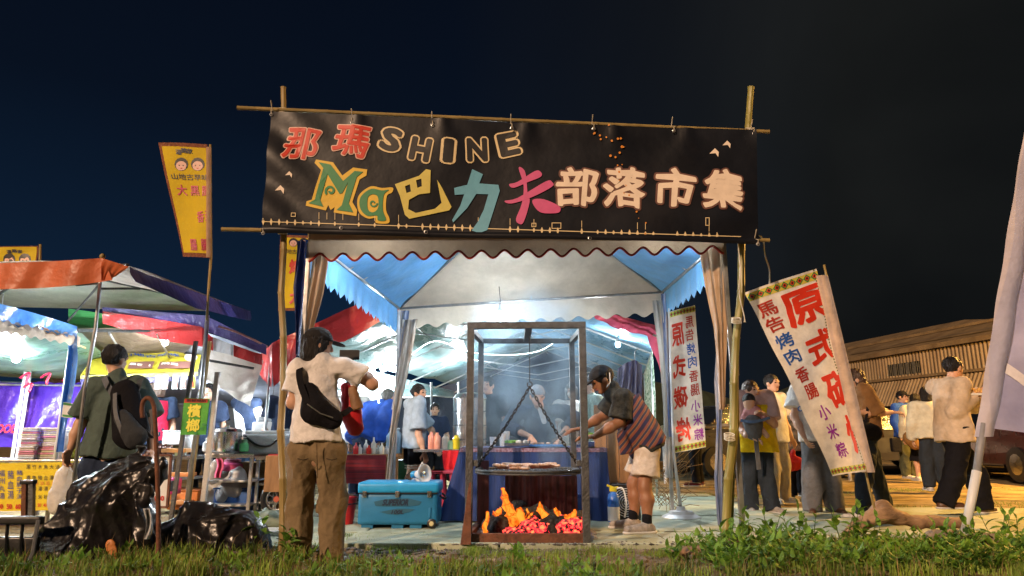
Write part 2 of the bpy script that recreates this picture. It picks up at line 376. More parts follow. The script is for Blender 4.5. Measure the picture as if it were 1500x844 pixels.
def patch_px(surf, pts, mat, parent, name, lift=.005):
    mb = MB(); vs = []
    for (u, v) in pts:
        a, b, f = pin(surf, u, v); vs.append(surf.at(a, b, lift))
    n = len(pts); c = sum(vs, Vector()) / n
    mb.add(vs + [c], [(i, (i + 1) % n, n) for i in range(n)]); return mb.build(name, mat, parent)
from mathutils.geometry import tessellate_polygon
def poly_px(surf, loops, mat, parent, name, lift=.006, org=None, sc=3.402):      # flat printed shape with its own outline
    if not isinstance(loops[0][0], tuple): loops = [loops]
    pl = []
    for lp in loops:
        if org: lp = [(org[0] + x / sc, org[1] + y / sc) for x, y in lp]
        pl.append([pin(surf, *q_)[:2] for q_ in lp])
    flat = [q_ for lp in pl for q_ in lp]; tr = tessellate_polygon([[Vector((a * surf.w, b * surf.h, 0)) for a, b in lp] for lp in pl])
    bm = bmesh.new(); bv = [bm.verts.new((a * surf.w, b * surf.h, 0)) for a, b in flat]
    for t in tr:
        try: bm.faces.new([bv[i] for i in t])
        except ValueError: pass
    for _ in range(3):
        ed = [e_ for e_ in bm.edges if e_.calc_length() > .1]
        if not ed: break
        bmesh.ops.subdivide_edges(bm, edges=ed, cuts=1); bmesh.ops.triangulate(bm, faces=[f for f in bm.faces if len(f.verts) > 3])
    bm.verts.index_update(); mb = MB().add([surf.at(v.co.x / surf.w, v.co.y / surf.h, lift) for v in bm.verts], [tuple(v.index for v in f.verts) for f in bm.faces]); bm.free()
    return mb.build(name, mat, parent)
def smooth_loop(pts, n=4):
    out = []; m = len(pts)
    for i in range(m):
        p0, p1, p2, p3 = [Vector(pts[(i + k) % m]) for k in (-1, 0, 1, 2)]
        for k in range(n): t = k / n; q_ = .5 * ((2 * p1) + (p2 - p0) * t + (2 * p0 - 5 * p1 + 4 * p2 - p3) * t * t + (3 * p1 - p0 - 3 * p2 + p3) * t ** 3); out.append((q_.x, q_.y))
    return out
# ================================================================== people
def lerp(a, b, t): return a + (b - a) * t
skin_a = M('skin_light', (.58, .34, .23), rough=.5, var=.12, vs=12, bump=.05, spec=.4)
skin_b = M('skin_tanned', (.30, .14, .075), rough=.5, var=.15, vs=12, bump=.05, spec=.45)
hair_m = M('black_hair', (.010, .008, .008), rough=.5, var=.6, vs=60, st=(1, 1, .15), bump=.9, bs=160, spec=.35)
hair_br = M('brown_hair', (.06, .032, .018), rough=.45, var=.4, vs=30, st=(1, 1, .3), bump=.6, bs=80)
hair_gr = M('grey_hair', (.14, .13, .12), rough=.5, var=.4, vs=30, bump=.6, bs=80)
eye_m = M('dark_eye', (.01, .008, .007), rough=.2, bump=0); lip_m = M('lips', (.42, .13, .11), rough=.4, bump=0)
def hand_mesh(w, d, n, side, s, curl, h):
    w = Vector(w); d = Vector(d).normalized(); n = Vector(n); n = (n - d * n.dot(d)).normalized(); l = d.cross(n) * side
    pr = [cap(w - d * .01 * s, w + d * .03 * s, .024 * s, .03 * s, fl=(n, .6)), cap(w + d * .03 * s, w + d * .078 * s, .034 * s, .037 * s, fl=(n, .36))]
    for i, L in enumerate((.068, .077, .071, .055)):
        b = w + d * (.092 - .004 * abs(i - 1)) * s + l * (.028 - .0187 * i) * s
        c1 = curl * (.6 + .1 * i); d1 = d * math.cos(c1) + n * math.sin(c1); c2 = c1 + curl * 1.1; d2 = d * math.cos(c2) + n * math.sin(c2)
        m = b + d1 * L * .5 * s; e_ = m + d2 * L * .5 * s
        pr += [cap(b - d * .012 * s, m, .0092 * s, .0084 * s), cap(m, e_, .0084 * s, .0066 * s)]
    t0 = w + d * .028 * s + l * .028 * s; t1 = t0 + (d * .6 + l * .7 + n * .25).normalized() * .042 * s; t2 = t1 + (d * .95 + l * .1 + n * .35).normalized() * .03 * s
    pr += [cap(t0, t1, .014 * s, .0105 * s), cap(t1, t2, .0105 * s, .0078 * s)]
    return field(pr, h, .006 * s, pad=.01)
def person(label, u, Y, H, yaw, top, bottom, shoes=None, skin=skin_a, hair=('short', hair_m), lean=0, la=None, ra=None, jo=None, hy=None, hp=0, z0=0.0, fine=1.0, group=None, cap_m=None, visor=True, curl=.7, base=None, seed=1, face=True, legs=True, wr=.017, jaw=1.0):
    yw = R(yaw); fw = Vector((math.sin(yw), math.cos(yw), 0)); rt = Vector((math.cos(yw), -math.sin(yw), 0)); up = Vector((0, 0, 1))
    if base is None:
        d = P(u, 640, Y); base = Vector((d.x, Y, z0))
    B = Vector(base); ln = R(lean); tu = up * math.cos(ln) + fw * math.sin(ln); tf = fw * math.cos(ln) - up * math.sin(ln)
    L = lambda x, y, z: B + (rt * x + fw * y + up * z) * H
    pc = L(0, 0, .53)
    T = lambda x, y, z: pc + (rt * x + tf * y + tu * (z - .53)) * H
    J = dict(hipL=L(-.05, 0, .515), hipR=L(.05, 0, .515), kneeL=L(-.06, .012, .285), kneeR=L(.06, .012, .285), ankL=L(-.065, -.01, .045), ankR=L(.065, -.01, .045),
             waist=T(0, 0, .61), chest=T(0, .005, .735), neck=T(0, 0, .825), shL=T(-.112, 0, .80), shR=T(.112, 0, .80))
    J['elL'] = T(-.145, -.01, .63); J['wrL'] = T(-.15, .05, .49); J['elR'] = T(.145, -.01, .63); J['wrR'] = T(.15, .05, .49)
    J['head'] = T(0, .02, .925)
    for k_, q_ in (('L', la), ('R', ra)):
        if q_: J['el' + k_], J['wr' + k_] = [P(*x) for x in q_[:2]]
    for k_, q_ in (jo or {}).items(): J[k_] = P(*q_) if len(q_) == 3 and not isinstance(q_, Vector) else q_
    hyw = R(hy if hy is not None else yaw); hf = Vector((math.sin(hyw) * math.cos(R(hp)), math.cos(hyw) * math.cos(R(hp)), -math.sin(R(hp)))); hr = Vector((math.cos(hyw), -math.sin(hyw), 0)); hu = hr.cross(hf)
    s = H / 1.65; hh = .012 * fine
    t = thing('person', label, 'person', B, group)
    fl = (np.array(tf), .68); S = lambda a, b, ra_, rb_, **k: cap(a, b, ra_ * H, rb_ * H, **k)
    body = [S(J['hipL'], J['hipR'], .055, .055), S(lerp(J['hipL'], J['hipR'], .5), J['waist'], .07, .062, fl=fl), S(J['waist'], J['chest'], .062, .078, fl=fl), S(J['shL'], J['shR'], .034, .034), S(J['neck'], J['head'] - hu * .035 * s, .032, .029)]
    for k_ in 'LR':
        body += [S(J['sh' + k_], J['el' + k_], .030, .024), S(J['el' + k_], lerp(J['el' + k_], J['wr' + k_], .4), .0245, .025), S(lerp(J['el' + k_], J['wr' + k_], .4), J['wr' + k_], .025, .0155)]
        if legs:
            mc = lerp(J['knee' + k_], J['ank' + k_], .33) - fw * .008 * H
            body += [S(J['hip' + k_], J['knee' + k_], .05, .032), S(J['knee' + k_], mc, .031, .034), S(mc, J['ank' + k_], .034, .02)]
    hc = J['head']; A = [list(hr), list(hf), list(hu)]
    hd = [ell(hc + hu * .022 * s - hf * .006 * s, (.073 * s, .092 * s, .090 * s), A), ell(hc - hu * .038 * s + hf * .022 * s, (.056 * s, .066 * s, .072 * s * jaw), A),
          cap(hc - hu * .088 * s + hf * .062 * s - hr * .01 * s, hc - hu * .088 * s + hf * .062 * s + hr * .01 * s, .018 * s), cap(hc + hf * .088 * s + hu * .002 * s, hc + hf * .102 * s - hu * .028 * s, .009 * s, .014 * s),
          ell(hc - hr * .075 * s - hu * .012 * s - hf * .005 * s, (.012 * s, .02 * s, .03 * s), A), ell(hc + hr * .075 * s - hu * .012 * s - hf * .005 * s, (.012 * s, .02 * s, .03 * s), A),
          cap(hc + hf * .078 * s + hu * .022 * s - hr * .035 * s, hc + hf * .078 * s + hu * .022 * s + hr * .035 * s, .014 * s), cap(hc - hu * .05 * s - hf * .01 * s, J['neck'], .05 * s, .055 * s)]
    ex = [field(hd, .0065 * fine, .02 * s, pad=.012)]
    if jo is None or not jo.get('nohands'):
        for k_, sd, aa in (('L', 1, la), ('R', -1, ra)):
            d = J['wr' + k_] - J['el' + k_]
            if aa and len(aa) > 2: d = Vector(aa[2])
            nn = rt * (1 if k_ == 'L' else -1) if d.normalized().z < -.7 else -up
            ex.append(hand_mesh(J['wr' + k_], d, nn, sd, s, curl, .005 * fine))
    blob('body', skin, t, body, h=hh, k=.035 * s, extra=ex)
    if face:
        eb = MB(); bb = MB()
        for sg in (-1, 1):
            MB().ball(hc + hf * .083 * s + hu * .004 * s + hr * sg * .031 * s, .012 * s, (1.2, .8, .6), 8).build('eye', eye_m, t, smooth=True)
            bb = MB().tube([hc + hf * .092 * s + hu * .030 * s + hr * sg * .016 * s, hc + hf * .090 * s + hu * .036 * s + hr * sg * .032 * s, hc + hf * .078 * s + hu * .031 * s + hr * sg * .050 * s], [.0035 * s, .004 * s, .002 * s], 5).build('eyebrow', hair_m, t)
        MB().tube([hc + hf * .083 * s - hu * .056 * s - hr * .022 * s, hc + hf * .093 * s - hu * .056 * s, hc + hf * .083 * s - hu * .056 * s + hr * .022 * s], [.003 * s, .007 * s, .003 * s], 6).build('lips', lip_m, t, smooth=True)
    # top
    lo = top.get('loose', .012); hem = top.get('hem', .47); tp = [S(J['chest'], T(0, 0, hem) if not top.get('hemp') else top['hemp'], .080 + lo, .104 + lo, fl=(np.array(tf), .72), cut=True), S(J['shL'], J['shR'], .036 + lo * .35, .036 + lo * .35), S(J['neck'] - tu * .03 * H, J['neck'] + tu * .008 * H, .045, .038)]
    for k_ in 'LR':
        a, b, c = J['sh' + k_], J['el' + k_], J['wr' + k_]
        if top['sleeve'] == 'short': tp.append(S(a, lerp(a, b, top.get('sl', .72)), .038 + lo * .4, .040 + lo * .9, cut=True))
        elif top['sleeve'] == 'long': tp += [S(a, b, .036 + lo * .5, .034 + lo * .5), S(b, lerp(b, c, top.get('sl', .95)), .034 + lo * .5, .024 + lo * .5, cut=True)]
        else: tp.append(S(a, lerp(a, b, .2), .036, .036, cut=True))
    shirt = blob(top.get('name', 'shirt'), top['m'], t, tp, h=hh, k=.03 * s, wrinkle=wr, wf=11, seed=seed)
    # bottom
    if legs:
        bk = bottom['kind']; hemf = bottom.get('hem', .95); w = bottom.get('w', 1.0)
        if bk == 'skirt': bp = [S(pc, lerp(J['kneeL'], J['kneeR'], .5) + (up * (-.05)) * H, .08, .10 * w, cut=True), S(J['hipL'], J['hipR'], .066, .066)]
        else:
            bp = [S(J['hipL'], J['hipR'], .060, .060), S(pc, J['waist'] - tu * .03 * H, .074, .070, fl=(np.array(tf), .78), cut=True)]
            for k_ in 'LR':
                a, b, c = J['hip' + k_], J['knee' + k_], J['ank' + k_] - up * .02 * H
                if bk == 'shorts': bp.append(S(a, lerp(a, b, hemf), .06, .056 * w, cut=True))
                else: bp += [S(a, b, .059, .046 * w), S(b, lerp(b, c, hemf), .045 * w, .040 * w, cut=True)]
        blob({'skirt': 'skirt', 'shorts': 'shorts'}.get(bk, 'trousers'), bottom['m'], t, bp, h=hh, k=.03 * s, wrinkle=wr * bottom.get('wr', 1.3), wf=12, zs=.45, seed=seed + 5)
    if shoes and legs:
        for k_, sd in (('L', -1), ('R', 1)):
            an = J['ank' + k_]; g = an - up * (.045 * H - .002); ft = (fw + rt * sd * .25).normalized()
            if (jo or {}).get('ft' + k_): ft = Vector(jo['ft' + k_])
            pr = [cap(g + up * .035 * s - ft * .03 * s, g + up * .03 * s + ft * .17 * s, .042 * s, .038 * s, fl=(np.array(up), .95)), cap(g + up * .05 * s, an + up * .01 * s, .042 * s, .038 * s, cut=True), cap(g + up * .06 * s, g + up * .035 * s + ft * .1 * s, .036 * s, .03 * s)]
            sh = blob('shoe', shoes, t, pr, h=.008 * fine, k=.02 * s, planes=[(g + up * .012 * s, -up)])
            blob('sole', sole_m, sh, [cap(g + up * .014 * s - ft * .035 * s, g + up * .014 * s + ft * .175 * s, .047 * s, .044 * s)], h=.009 * fine, k=0, planes=[(g + up * .022 * s, up), (g, -up)])
    # hair
    st, hm = hair
    face_cut = [ell(hc + hf * .098 * s - hu * .030 * s, (.062 * s, .072 * s, .078 * s), A)]
    if st != 'none':
        hprim = [ell(hc + hu * .030 * s - hf * .016 * s, (.082 * s, .098 * s, .093 * s), A)]
        pl = []
        if st == 'short': pl = [(hc - hu * .045 * s, -hu)]
        if st == 'bob': hprim += [cap(hc - hf * .02 * s, hc - hf * .035 * s - hu * .09 * s, .085 * s, .078 * s)]; pl = [(hc - hu * .135 * s, -hu)]
        if st == 'long': hprim += [cap(hc - hf * .03 * s, hc - hf * .06 * s - hu * .14 * s, .08 * s, .075 * s), cap(hc - hf * .06 * s - hu * .14 * s, hc - hf * .06 * s - hu * .34 * s + hr * .02 * s, .07 * s, .045 * s)]
        if st == 'bun': hprim += [ell(hc - hf * .10 * s + hu * .03 * s, (.035 * s,) * 3)]; pl = [(hc - hu * .06 * s, -hu)]
        if st == 'tail': hprim += [cap(hc - hf * .1 * s + hu * .02 * s, hc - hf * .14 * s - hu * .16 * s, .035 * s, .02 * s)]; pl = []
        if cap_m: pl = pl + [(hc + hu * .06 * s, hu)]
        blob('hair', hm, t, hprim, h=.0075 * fine, k=.02 * s, wrinkle=.010, wf=60, zs=.3, seed=seed, planes=pl, sub=face_cut)
    if cap_m:
        cp = blob('cap', cap_m, t, [ell(hc + hu * .030 * s - hf * .006 * s, (.087 * s, .108 * s, .097 * s), A)], h=.008 * fine, k=0, planes=[(hc + hu * .028 * s, -hu)], wrinkle=.002, wf=20)
        if visor: blob('visor', cap_m, cp, [ell(hc + hu * .028 * s + hf * .125 * s, (.068 * s, .075 * s, .011 * s), [list(hr), list((hf * .97 - hu * .2).normalized()), list((hu * .97 + hf * .2).normalized())])], h=.006 * fine, k=0)
    J.update(t=t, fw=fw, rt=rt, tu=tu, tf=tf, hf=hf, hr=hr, hu=hu, s=s, H=H, B=B, shirt=shirt); return J
sole_m = M('rubber_sole', (.55, .53, .5), rough=.7, bump=.1)
sh_w = M('white_sneaker', (.5, .48, .45), rough=.7, var=.35, vs=25, bump=.3); sh_b = M('black_shoe', (.02, .02, .022), rough=.5); sh_g = M('grey_sneaker', (.33, .29, .25), rough=.8, var=.4, vs=20, bump=.4); sh_br = M('brown_shoe', (.09, .04, .02), rough=.5)
# ================================================================== setting
gm = M('ground', (.27, .20, .10), rough=.75, var=.75, vs=2.6, bump=1.0, bs=7, bd=.09, dirt=.9, dcol=(.06, .07, .025), spec=.4, st=(.55, 1.3, 1))
def gz(x, y):
    z = .012 * math.sin(x * 1.7 + y * .9) + .01 * math.sin(x * 3.1 - y * 2.3)
    if y < 5.6: z += .10 * min(1, (5.6 - y) / .9) * (1 if x > 1.2 or x < -1.3 else .45) - .0
    if y > 5.3: z *= .5
    return z - .035
ys = [-30, -8, -2, 1, 2] + [2.5 + .12 * i for i in range(60)] + [10.5, 12, 14, 17, 22, 30, 45, 80, 200]
xs = [-200, -60, -25, -14] + [-9 + .16 * i for i in range(120)] + [12, 16, 25, 60, 200]
g_ = MB(); g_.add([(x, y, gz(x, y) if -9 < x < 10 and 2 < y < 10 else -.035) for y in ys for x in xs], [(j * len(xs) + i, j * len(xs) + i + 1, (j + 1) * len(xs) + i + 1, (j + 1) * len(xs) + i) for j in range(len(ys) - 1) for i in range(len(xs) - 1)])
ground = g_.build('ground', gm, origin=(0, 0, 0), smooth=True); tag(ground, kind='structure')
slab_m = M('concrete', (.44, .48, .36), rough=.8, var=.3, vs=2.2, bump=.45, bs=30, bd=.01, dirt=.6, dcol=(.17, .22, .10), spec=.35)
pv = bpy.data.objects.new('pavement', None); COL.objects.link(pv); tag(pv, kind='structure'); WL[pv.name] = Vector((0, 0, 0))
def slab(x0, x1, y0, y1, z, sk=0):
    mb = MB(); g = .012; n = 5
    rs = random.Random(int(x0 * 31 + y0 * 17))
    mb.box(((x0 + x1) / 2, (y0 + y1) / 2, z - .05), (x1 - x0 - g, y1 - y0 - g, .1), bev=.012)
    return mb.build('concrete_slab', slab_m, pv)
for i, (xa, xb) in enumerate([(-2.6, -1.35), (-1.35, -.1), (-.1, 1.25), (1.25, 2.7)]):
    for j, (ya, yb) in enumerate([(5.62, 6.35), (6.35, 7.5), (7.5, 8.9), (8.9, 10.4)]):
        slab(xa + (.05 * j), xb + (.05 * j), ya, yb, .0 + .006 * ((i * 3 + j * 5) % 4))
for i, (xa, xb) in enumerate([(2.85, 4.3), (4.3, 5.8), (5.8, 7.4)]):
    for j, (ya, yb) in enumerate([(6.3, 7.3), (7.3, 8.5)]):
        slab(xa, xb, ya, yb, -.012 + .005 * ((i + j) % 3))
# dark tree line and night hill far behind
dark_m = M('dark_foliage', (.02, .03, .015), rough=.9, var=.5, vs=1, bump=1, bs=3)
hb = MB(); rs = random.Random(3)
hp_ = [(-70 + i * 3.5, 60 + 6 * math.sin(i * .7), 5.0 + 1.4 * math.sin(i * .9) + rs.uniform(-.5, .5)) for i in range(45)]
vs = []
for (x, y, z) in hp_: vs += [(x, y - 14, -.2), (x, y - 4, z * .75), (x, y + 8, z), (x, y + 40, -.2)]
hb.add(vs, [(4 * i + k, 4 * i + 4 + k, 4 * i + 5 + k, 4 * i + 1 + k) for i in range(44) for k in range(3)])
tag(hb.build('hills', dark_m, origin=(0, 50, 0)), kind='structure')
# ================================================================== banner gate
gt = thing('bamboo_gate', 'tall gate of lashed bamboo poles holding up the long black market banner', 'gate', G(415, 822))
def bamboo(name, a, b, r, mat, par, n=9, r2=None, sub=True):
    a = Vector(a); b = Vector(b); pts = []; rr = []
    L = (b - a).length; k = max(2, int(L / .33))
    for i in range(k + 1):
        for dt, rm in ((-.012, 1), (0, 1.14), (.012, 1)):
            t = i / k + dt / L
            if 0 <= t <= 1 or (dt == 0): t = min(max(t, 0), 1); pts.append(lerp(a, b, t) + Vector((.012 * math.sin(i * 2.1 + a.x), 0, 0)) * (1 if 0 < i < k else 0)); rr.append((r + ((r2 or r) - r) * t) * rm)
    return MB().tube(pts, rr, n).build(name, mat, par, smooth=True, autos=True)
Yg = 5.0
bamboo('pole', P(413, 850, Yg), P(415, 128, Yg), .028, bamboo_m, gt, r2=.020)
bamboo('pole', P(1060, 850, Yg + .05), P(1100, 128, Yg + .05), .032, bamboo_y, gt, r2=.024)
bamboo('pole', P(1067, 850, Yg + .12), P(1086, 345, Yg + .12), .026, bamboo_y, gt, r2=.022)
bamboo('crossbar', P(348, 158, Yg - .04), P(1127, 193, Yg - .03), .016, bamboo_m, gt, r2=.014)
bamboo('crossbar', P(325, 336, Yg - .04), P(1127, 352, Yg - .03), .016, bamboo_m, gt, r2=.014)
for (u, v) in ((415, 163), (415, 340), (1098, 192), (1088, 352), (1078, 470), (1068, 640)):
    c = P(u, v, Yg); mb = MB()
    for k in range(4): mb.tube([c + Vector((math.cos(g) * .036, math.sin(g) * .036 - .01, (k - 1.5) * .011 + .012 * math.sin(g))) for g in [i * math.pi / 5 for i in range(10)]], .004, 4, closed=True)
    mb.build('lashing', rope_m, gt)
ban_m = M('banner_vinyl', (.007, .009, .015), rough=.42, var=.4, vs=2, bump=.22, bs=4, bd=.03, spec=.32, dirt=.3, dcol=(.02, .015, .014))
def bwave(a, b):
    x = a * 3.5; top = max(0, 1 - b * 1.4)
    w = .014 * math.sin(x * 2.3 + b * 2) + .006 * math.sin(x * 6 + 3 * b)
    for g in (.0, .18, .355, .53, .71, .86, 1.0):
        dx = (a - g) * 3.5 - .12 * b * math.sin(g * 20); w += .018 * math.exp(-(dx / (.03 + .35 * b)) ** 2) * top * (1 - .5 * b)
    w += .02 * math.exp(-((a - .93) / .05) ** 2 - ((b - .8) / .12) ** 2) + .016 * math.sin((a * 3 - b) * 14) * math.exp(-(a / .09) ** 2)
    return w
bs_ = Surf(P(398, 165, Yg - .09), P(1106, 192, Yg - .08), P(1112, 357, Yg - .08), P(384, 341, Yg - .09), wave=bwave)
bn = thing('market_banner', 'long black vinyl banner with colourful painted market lettering, tied between the bamboo gate posts', 'banner', bs_.at(.5, 1))
bs_.sheet('vinyl_sheet', ban_m, bn, 110, 34)
def ink(n, c, **k): return M('ink_' + n, c, rough=.5, var=.08, vs=14, bump=.03, **k)
i_red = ink('red', (.62, .045, .02)); i_wh = ink('cream', (.86, .74, .62)); i_pk = ink('pink', (.62, .10, .28)); i_lp = ink('pale_pink', (.80, .50, .42)); i_bl = ink('blue', (.13, .40, .58)); i_ye = ink('yellow', (.66, .58, .14)); i_gr = ink('green', (.035, .24, .09)); i_yo = ink('gold', (.75, .50, .04)); i_tan = ink('tan', (.78, .64, .38)); i_bk = ink('black', (.012, .012, .014)); i_bro = ink('brown', (.16, .075, .06)); i_or = ink('orange', (.75, .28, .04)); i_dr = ink('deep_pink', (.30, .03, .12))
def two(body, u, v, w, h, m1, m2, o1=.02, o2=.06, rot=0, **k):
    letter_px(body, bs_, u, v, w, h, m2, bn, off=o2, rot=R(rot), lift=.005, ref=o1, **k)
    letter_px(body, bs_, u, v, w, h, m1, bn, off=o1, rot=R(rot), lift=.009, **k)
two('那', 443, 212, 50, 48, i_red, i_lp, .02, .05, -3, shear=.15, wob=.02); two('瑪', 515, 207, 52, 50, i_red, i_lp, .02, .05, -3, shear=.12, wob=.02)
for ch, u, v, r_ in (('S', 573, 205, -14), ('H', 616, 219, -9), ('I', 657, 221, -3), ('N', 699, 220, 4), ('E', 745, 212, 14)):
    two(ch, u, v, 15 if ch == 'I' else 30, 36, i_bk, i_tan, .05, .105, r_)
O1, O2 = (320, 120), (720, 120)
poly_px(bs_, [(487, 388), (572, 402), (618, 468), (672, 428), (742, 438), (738, 468), (704, 488), (668, 600), (692, 640), (688, 670), (575, 652), (580, 625), (560, 640), (548, 615), (536, 642), (436, 618), (440, 596), (466, 588), (512, 440), (480, 405)], i_yo, bn, 'letter_outline', .005, O1)
poly_px(bs_, [(500, 402), (560, 414), (622, 496), (680, 446), (722, 450), (690, 476), (650, 606), (672, 652), (590, 640), (616, 616), (648, 500), (618, 556), (604, 560), (545, 462), (508, 590), (524, 624), (450, 606), (482, 588), (524, 432)], i_gr, bn, 'letter_print', .009, O1)
def curl_px(surf, cx, cy, r, turns, w, mat, org, lift=.009, a0=0):
    L1, L2 = [], []
    for k in range(26): t = k / 25; g = a0 + t * turns * 6.283; rr = r * (1 - .75 * t); L1.append((cx + (rr + w) * math.cos(g), cy + (rr + w) * math.sin(g))); L2.append((cx + (rr - w) * math.cos(g), cy + (rr - w) * math.sin(g)))
    return poly_px(surf, L1 + L2[::-1], mat, bn, 'letter_print', lift, org)
curl_px(bs_, 560, 545, 26, 1.1, 6, i_gr, O1, .0095, 2.4)
poly_px(bs_, smooth_loop([(705, 560), (760, 522), (815, 530), (868, 528), (866, 552), (840, 570), (836, 640), (852, 680), (846, 706), (786, 704), (782, 680), (745, 682), (704, 655), (692, 605)]), i_yo, bn, 'letter_outline', .0053, O1)
poly_px(bs_, [smooth_loop([(715, 568), (762, 535), (815, 543), (850, 540), (825, 565), (820, 640), (836, 690), (796, 692), (790, 668), (745, 670), (714, 645), (703, 605)]), smooth_loop([(745, 580), (768, 562), (795, 575), (796, 630), (770, 652), (745, 635)])[::-1]], i_gr, bn, 'letter_print', .009, O1)
curl_px(bs_, 772, 606, 20, 1.0, 4, i_gr, O1, .0095, 0)
poly_px(bs_, [[(880, 512), (1000, 470), (1035, 437), (1058, 442), (1055, 555), (1000, 562), (950, 590), (946, 636), (985, 655), (1080, 634), (1112, 605), (1090, 490), (1112, 525), (1162, 625), (1150, 642), (952, 684), (930, 665), (905, 570)], [(930, 522), (955, 512), (960, 548), (938, 556)][::-1], [(985, 492), (1012, 484), (1014, 522), (992, 530)][::-1]], i_ye, bn, 'letter_print', .008, O1)
poly_px(bs_, [(1265, 437), (1318, 462), (1300, 508), (1395, 515), (1402, 545), (1372, 640), (1340, 740), (1300, 755), (1262, 742), (1292, 700), (1322, 640), (1345, 562), (1285, 560), (1240, 630), (1170, 702), (1165, 690), (1205, 620), (1225, 562), (1178, 565), (1175, 530), (1240, 515)], i_bl, bn, 'letter_print', .008, O1)
for k, lp in enumerate(([(135, 432), (158, 436), (172, 470), (180, 560), (190, 600), (160, 700), (136, 708), (122, 684), (150, 610), (160, 520)], [(88, 512), (130, 500), (215, 447), (244, 450), (246, 474), (180, 502), (110, 530)], [(65, 595), (130, 580), (270, 498), (302, 502), (300, 525), (200, 577), (100, 608)], [(205, 590), (260, 587), (335, 620), (342, 645), (320, 656), (250, 654), (215, 625)])): poly_px(bs_, smooth_loop(lp), i_pk, bn, 'letter_print', .008 + .0003 * k, O2)
for ch, u, v in (('部', 846, 274), ('落', 915, 275), ('市', 988, 276), ('集', 1060, 278)):
    two(ch, u, v, 62, 62, i_wh, i_bro, .027, .07, -3, wob=.03, shear=.06)
ln_ = [(386 + i * (1085 - 386) / 60, 325 + i * 22 / 60) for i in range(61)]
mb = MB(); rs = random.Random(5)
def flat_quad(surf, pts, lift=.006):
    vs = []
    for (u, v) in pts: a, b, f = pin(surf, u, v); vs.append(surf.at(a, b, lift))
    mb.add(vs, [tuple(range(len(vs)))])
for i in range(60):
    (u0, v0), (u1, v1) = ln_[i], ln_[i + 1]; flat_quad(bs_, [(u0, v0 - .6), (u1, v1 - .6), (u1, v1 + .6), (u0, v0 + .6)])
    if rs.random() < .72:
        h_ = rs.choice((3.5, 5, 5.5)); flat_quad(bs_, [(u0 - 2.2, v0), (u0, v0 - h_), (u0 + 2.2, v0), (u0, v0 + h_)], .007)
    if rs.random() < .3: flat_quad(bs_, [(u0 - .4, v0 - 16), (u0 + .4, v0 - 16), (u0 + .4, v0 - 6), (u0 - .4, v0 - 6)])
for (u, v, w, h_) in ((430, 315, 7, 6), (782, 330, 7, 6), (815, 331, 14, 9), (1036, 325, 6, 12)):
    for q_ in ([(u - w / 2, v - h_ / 2), (u + w / 2, v - h_ / 2), (u + w / 2, v - h_ / 2 + 1), (u - w / 2, v - h_ / 2 + 1)], [(u - w / 2, v + h_ / 2 - 1), (u + w / 2, v + h_ / 2 - 1), (u + w / 2, v + h_ / 2), (u - w / 2, v + h_ / 2)], [(u - w / 2, v - h_ / 2), (u - w / 2 + 1, v - h_ / 2), (u - w / 2 + 1, v + h_ / 2), (u - w / 2, v + h_ / 2)], [(u + w / 2 - 1, v - h_ / 2), (u + w / 2, v - h_ / 2), (u + w / 2, v + h_ / 2), (u + w / 2 - 1, v + h_ / 2)]): flat_quad(bs_, q_, .0065)
mb.build('ornament_line', i_tan, bn)
for (u, v, s_) in ((411, 278, 8), (424, 256, 6), (1047, 224, 8), (1065, 212, 7)): patch_px(bs_, [(u - s_, v + s_ * .2), (u, v - s_ * .8), (u + s_ * .7, v - s_ * .1), (u + s_ * .6, v + s_ * .8), (u + s_ * .1, v + s_ * .1)], i_wh, bn, 'bird_print')
mb = MB()
for i in range(26):
    t_ = i / 25; u = 866 + 80 * t_ + rs.uniform(-12, 12) + 12 * math.sin(t_ * 7); v = 190 + 150 * t_ * t_ + rs.uniform(-10, 14) * (1 if t_ < .9 else .3); r_ = rs.uniform(.7, 2.1); flat_quad(bs_, [(u + r_ * math.cos(k), v + r_ * math.sin(k)) for k in (0, 1.05, 2.1, 3.14, 4.2, 5.2)], .012)
mb.build('spark_print', i_or, bn)
for (u, v) in ((398, 166), (516, 178), (634, 182), (750, 186), (870, 187), (987, 190), (1104, 194), (386, 340), (1110, 356)):
    c = P(u, v + 2, Yg - .1); MB().tube([c + Vector((.012 * math.cos(k * .7), -.006, .012 * math.sin(k * .7))) for k in range(9)], .003, 5, closed=True).build('eyelet', steel, bn)
    MB().tube([c, c + Vector((.0, -.02, .03)), c + Vector((-.01, .03, .05)), c + Vector((-.008, -.02, .11))], .004, 5).build('tie', rope_m, bn)
for (u, v) in ((500, 337), (624, 343), (864, 352)):
    c = P(u, v - 3, Yg - .11); MB().tube([c + Vector((.012 * math.cos(k * .7), 0, .012 * math.sin(k * .7))) for k in range(9)], .0035, 5, closed=True).build('eyelet', steel, bn)
hem = MB().grid(lambda a, b: bs_.at(a, .955 + b * .05, .012 + .012 * math.sin(b * 3.14)), 90, 4).build('hem_fold', ban_m, bn, smooth=True)
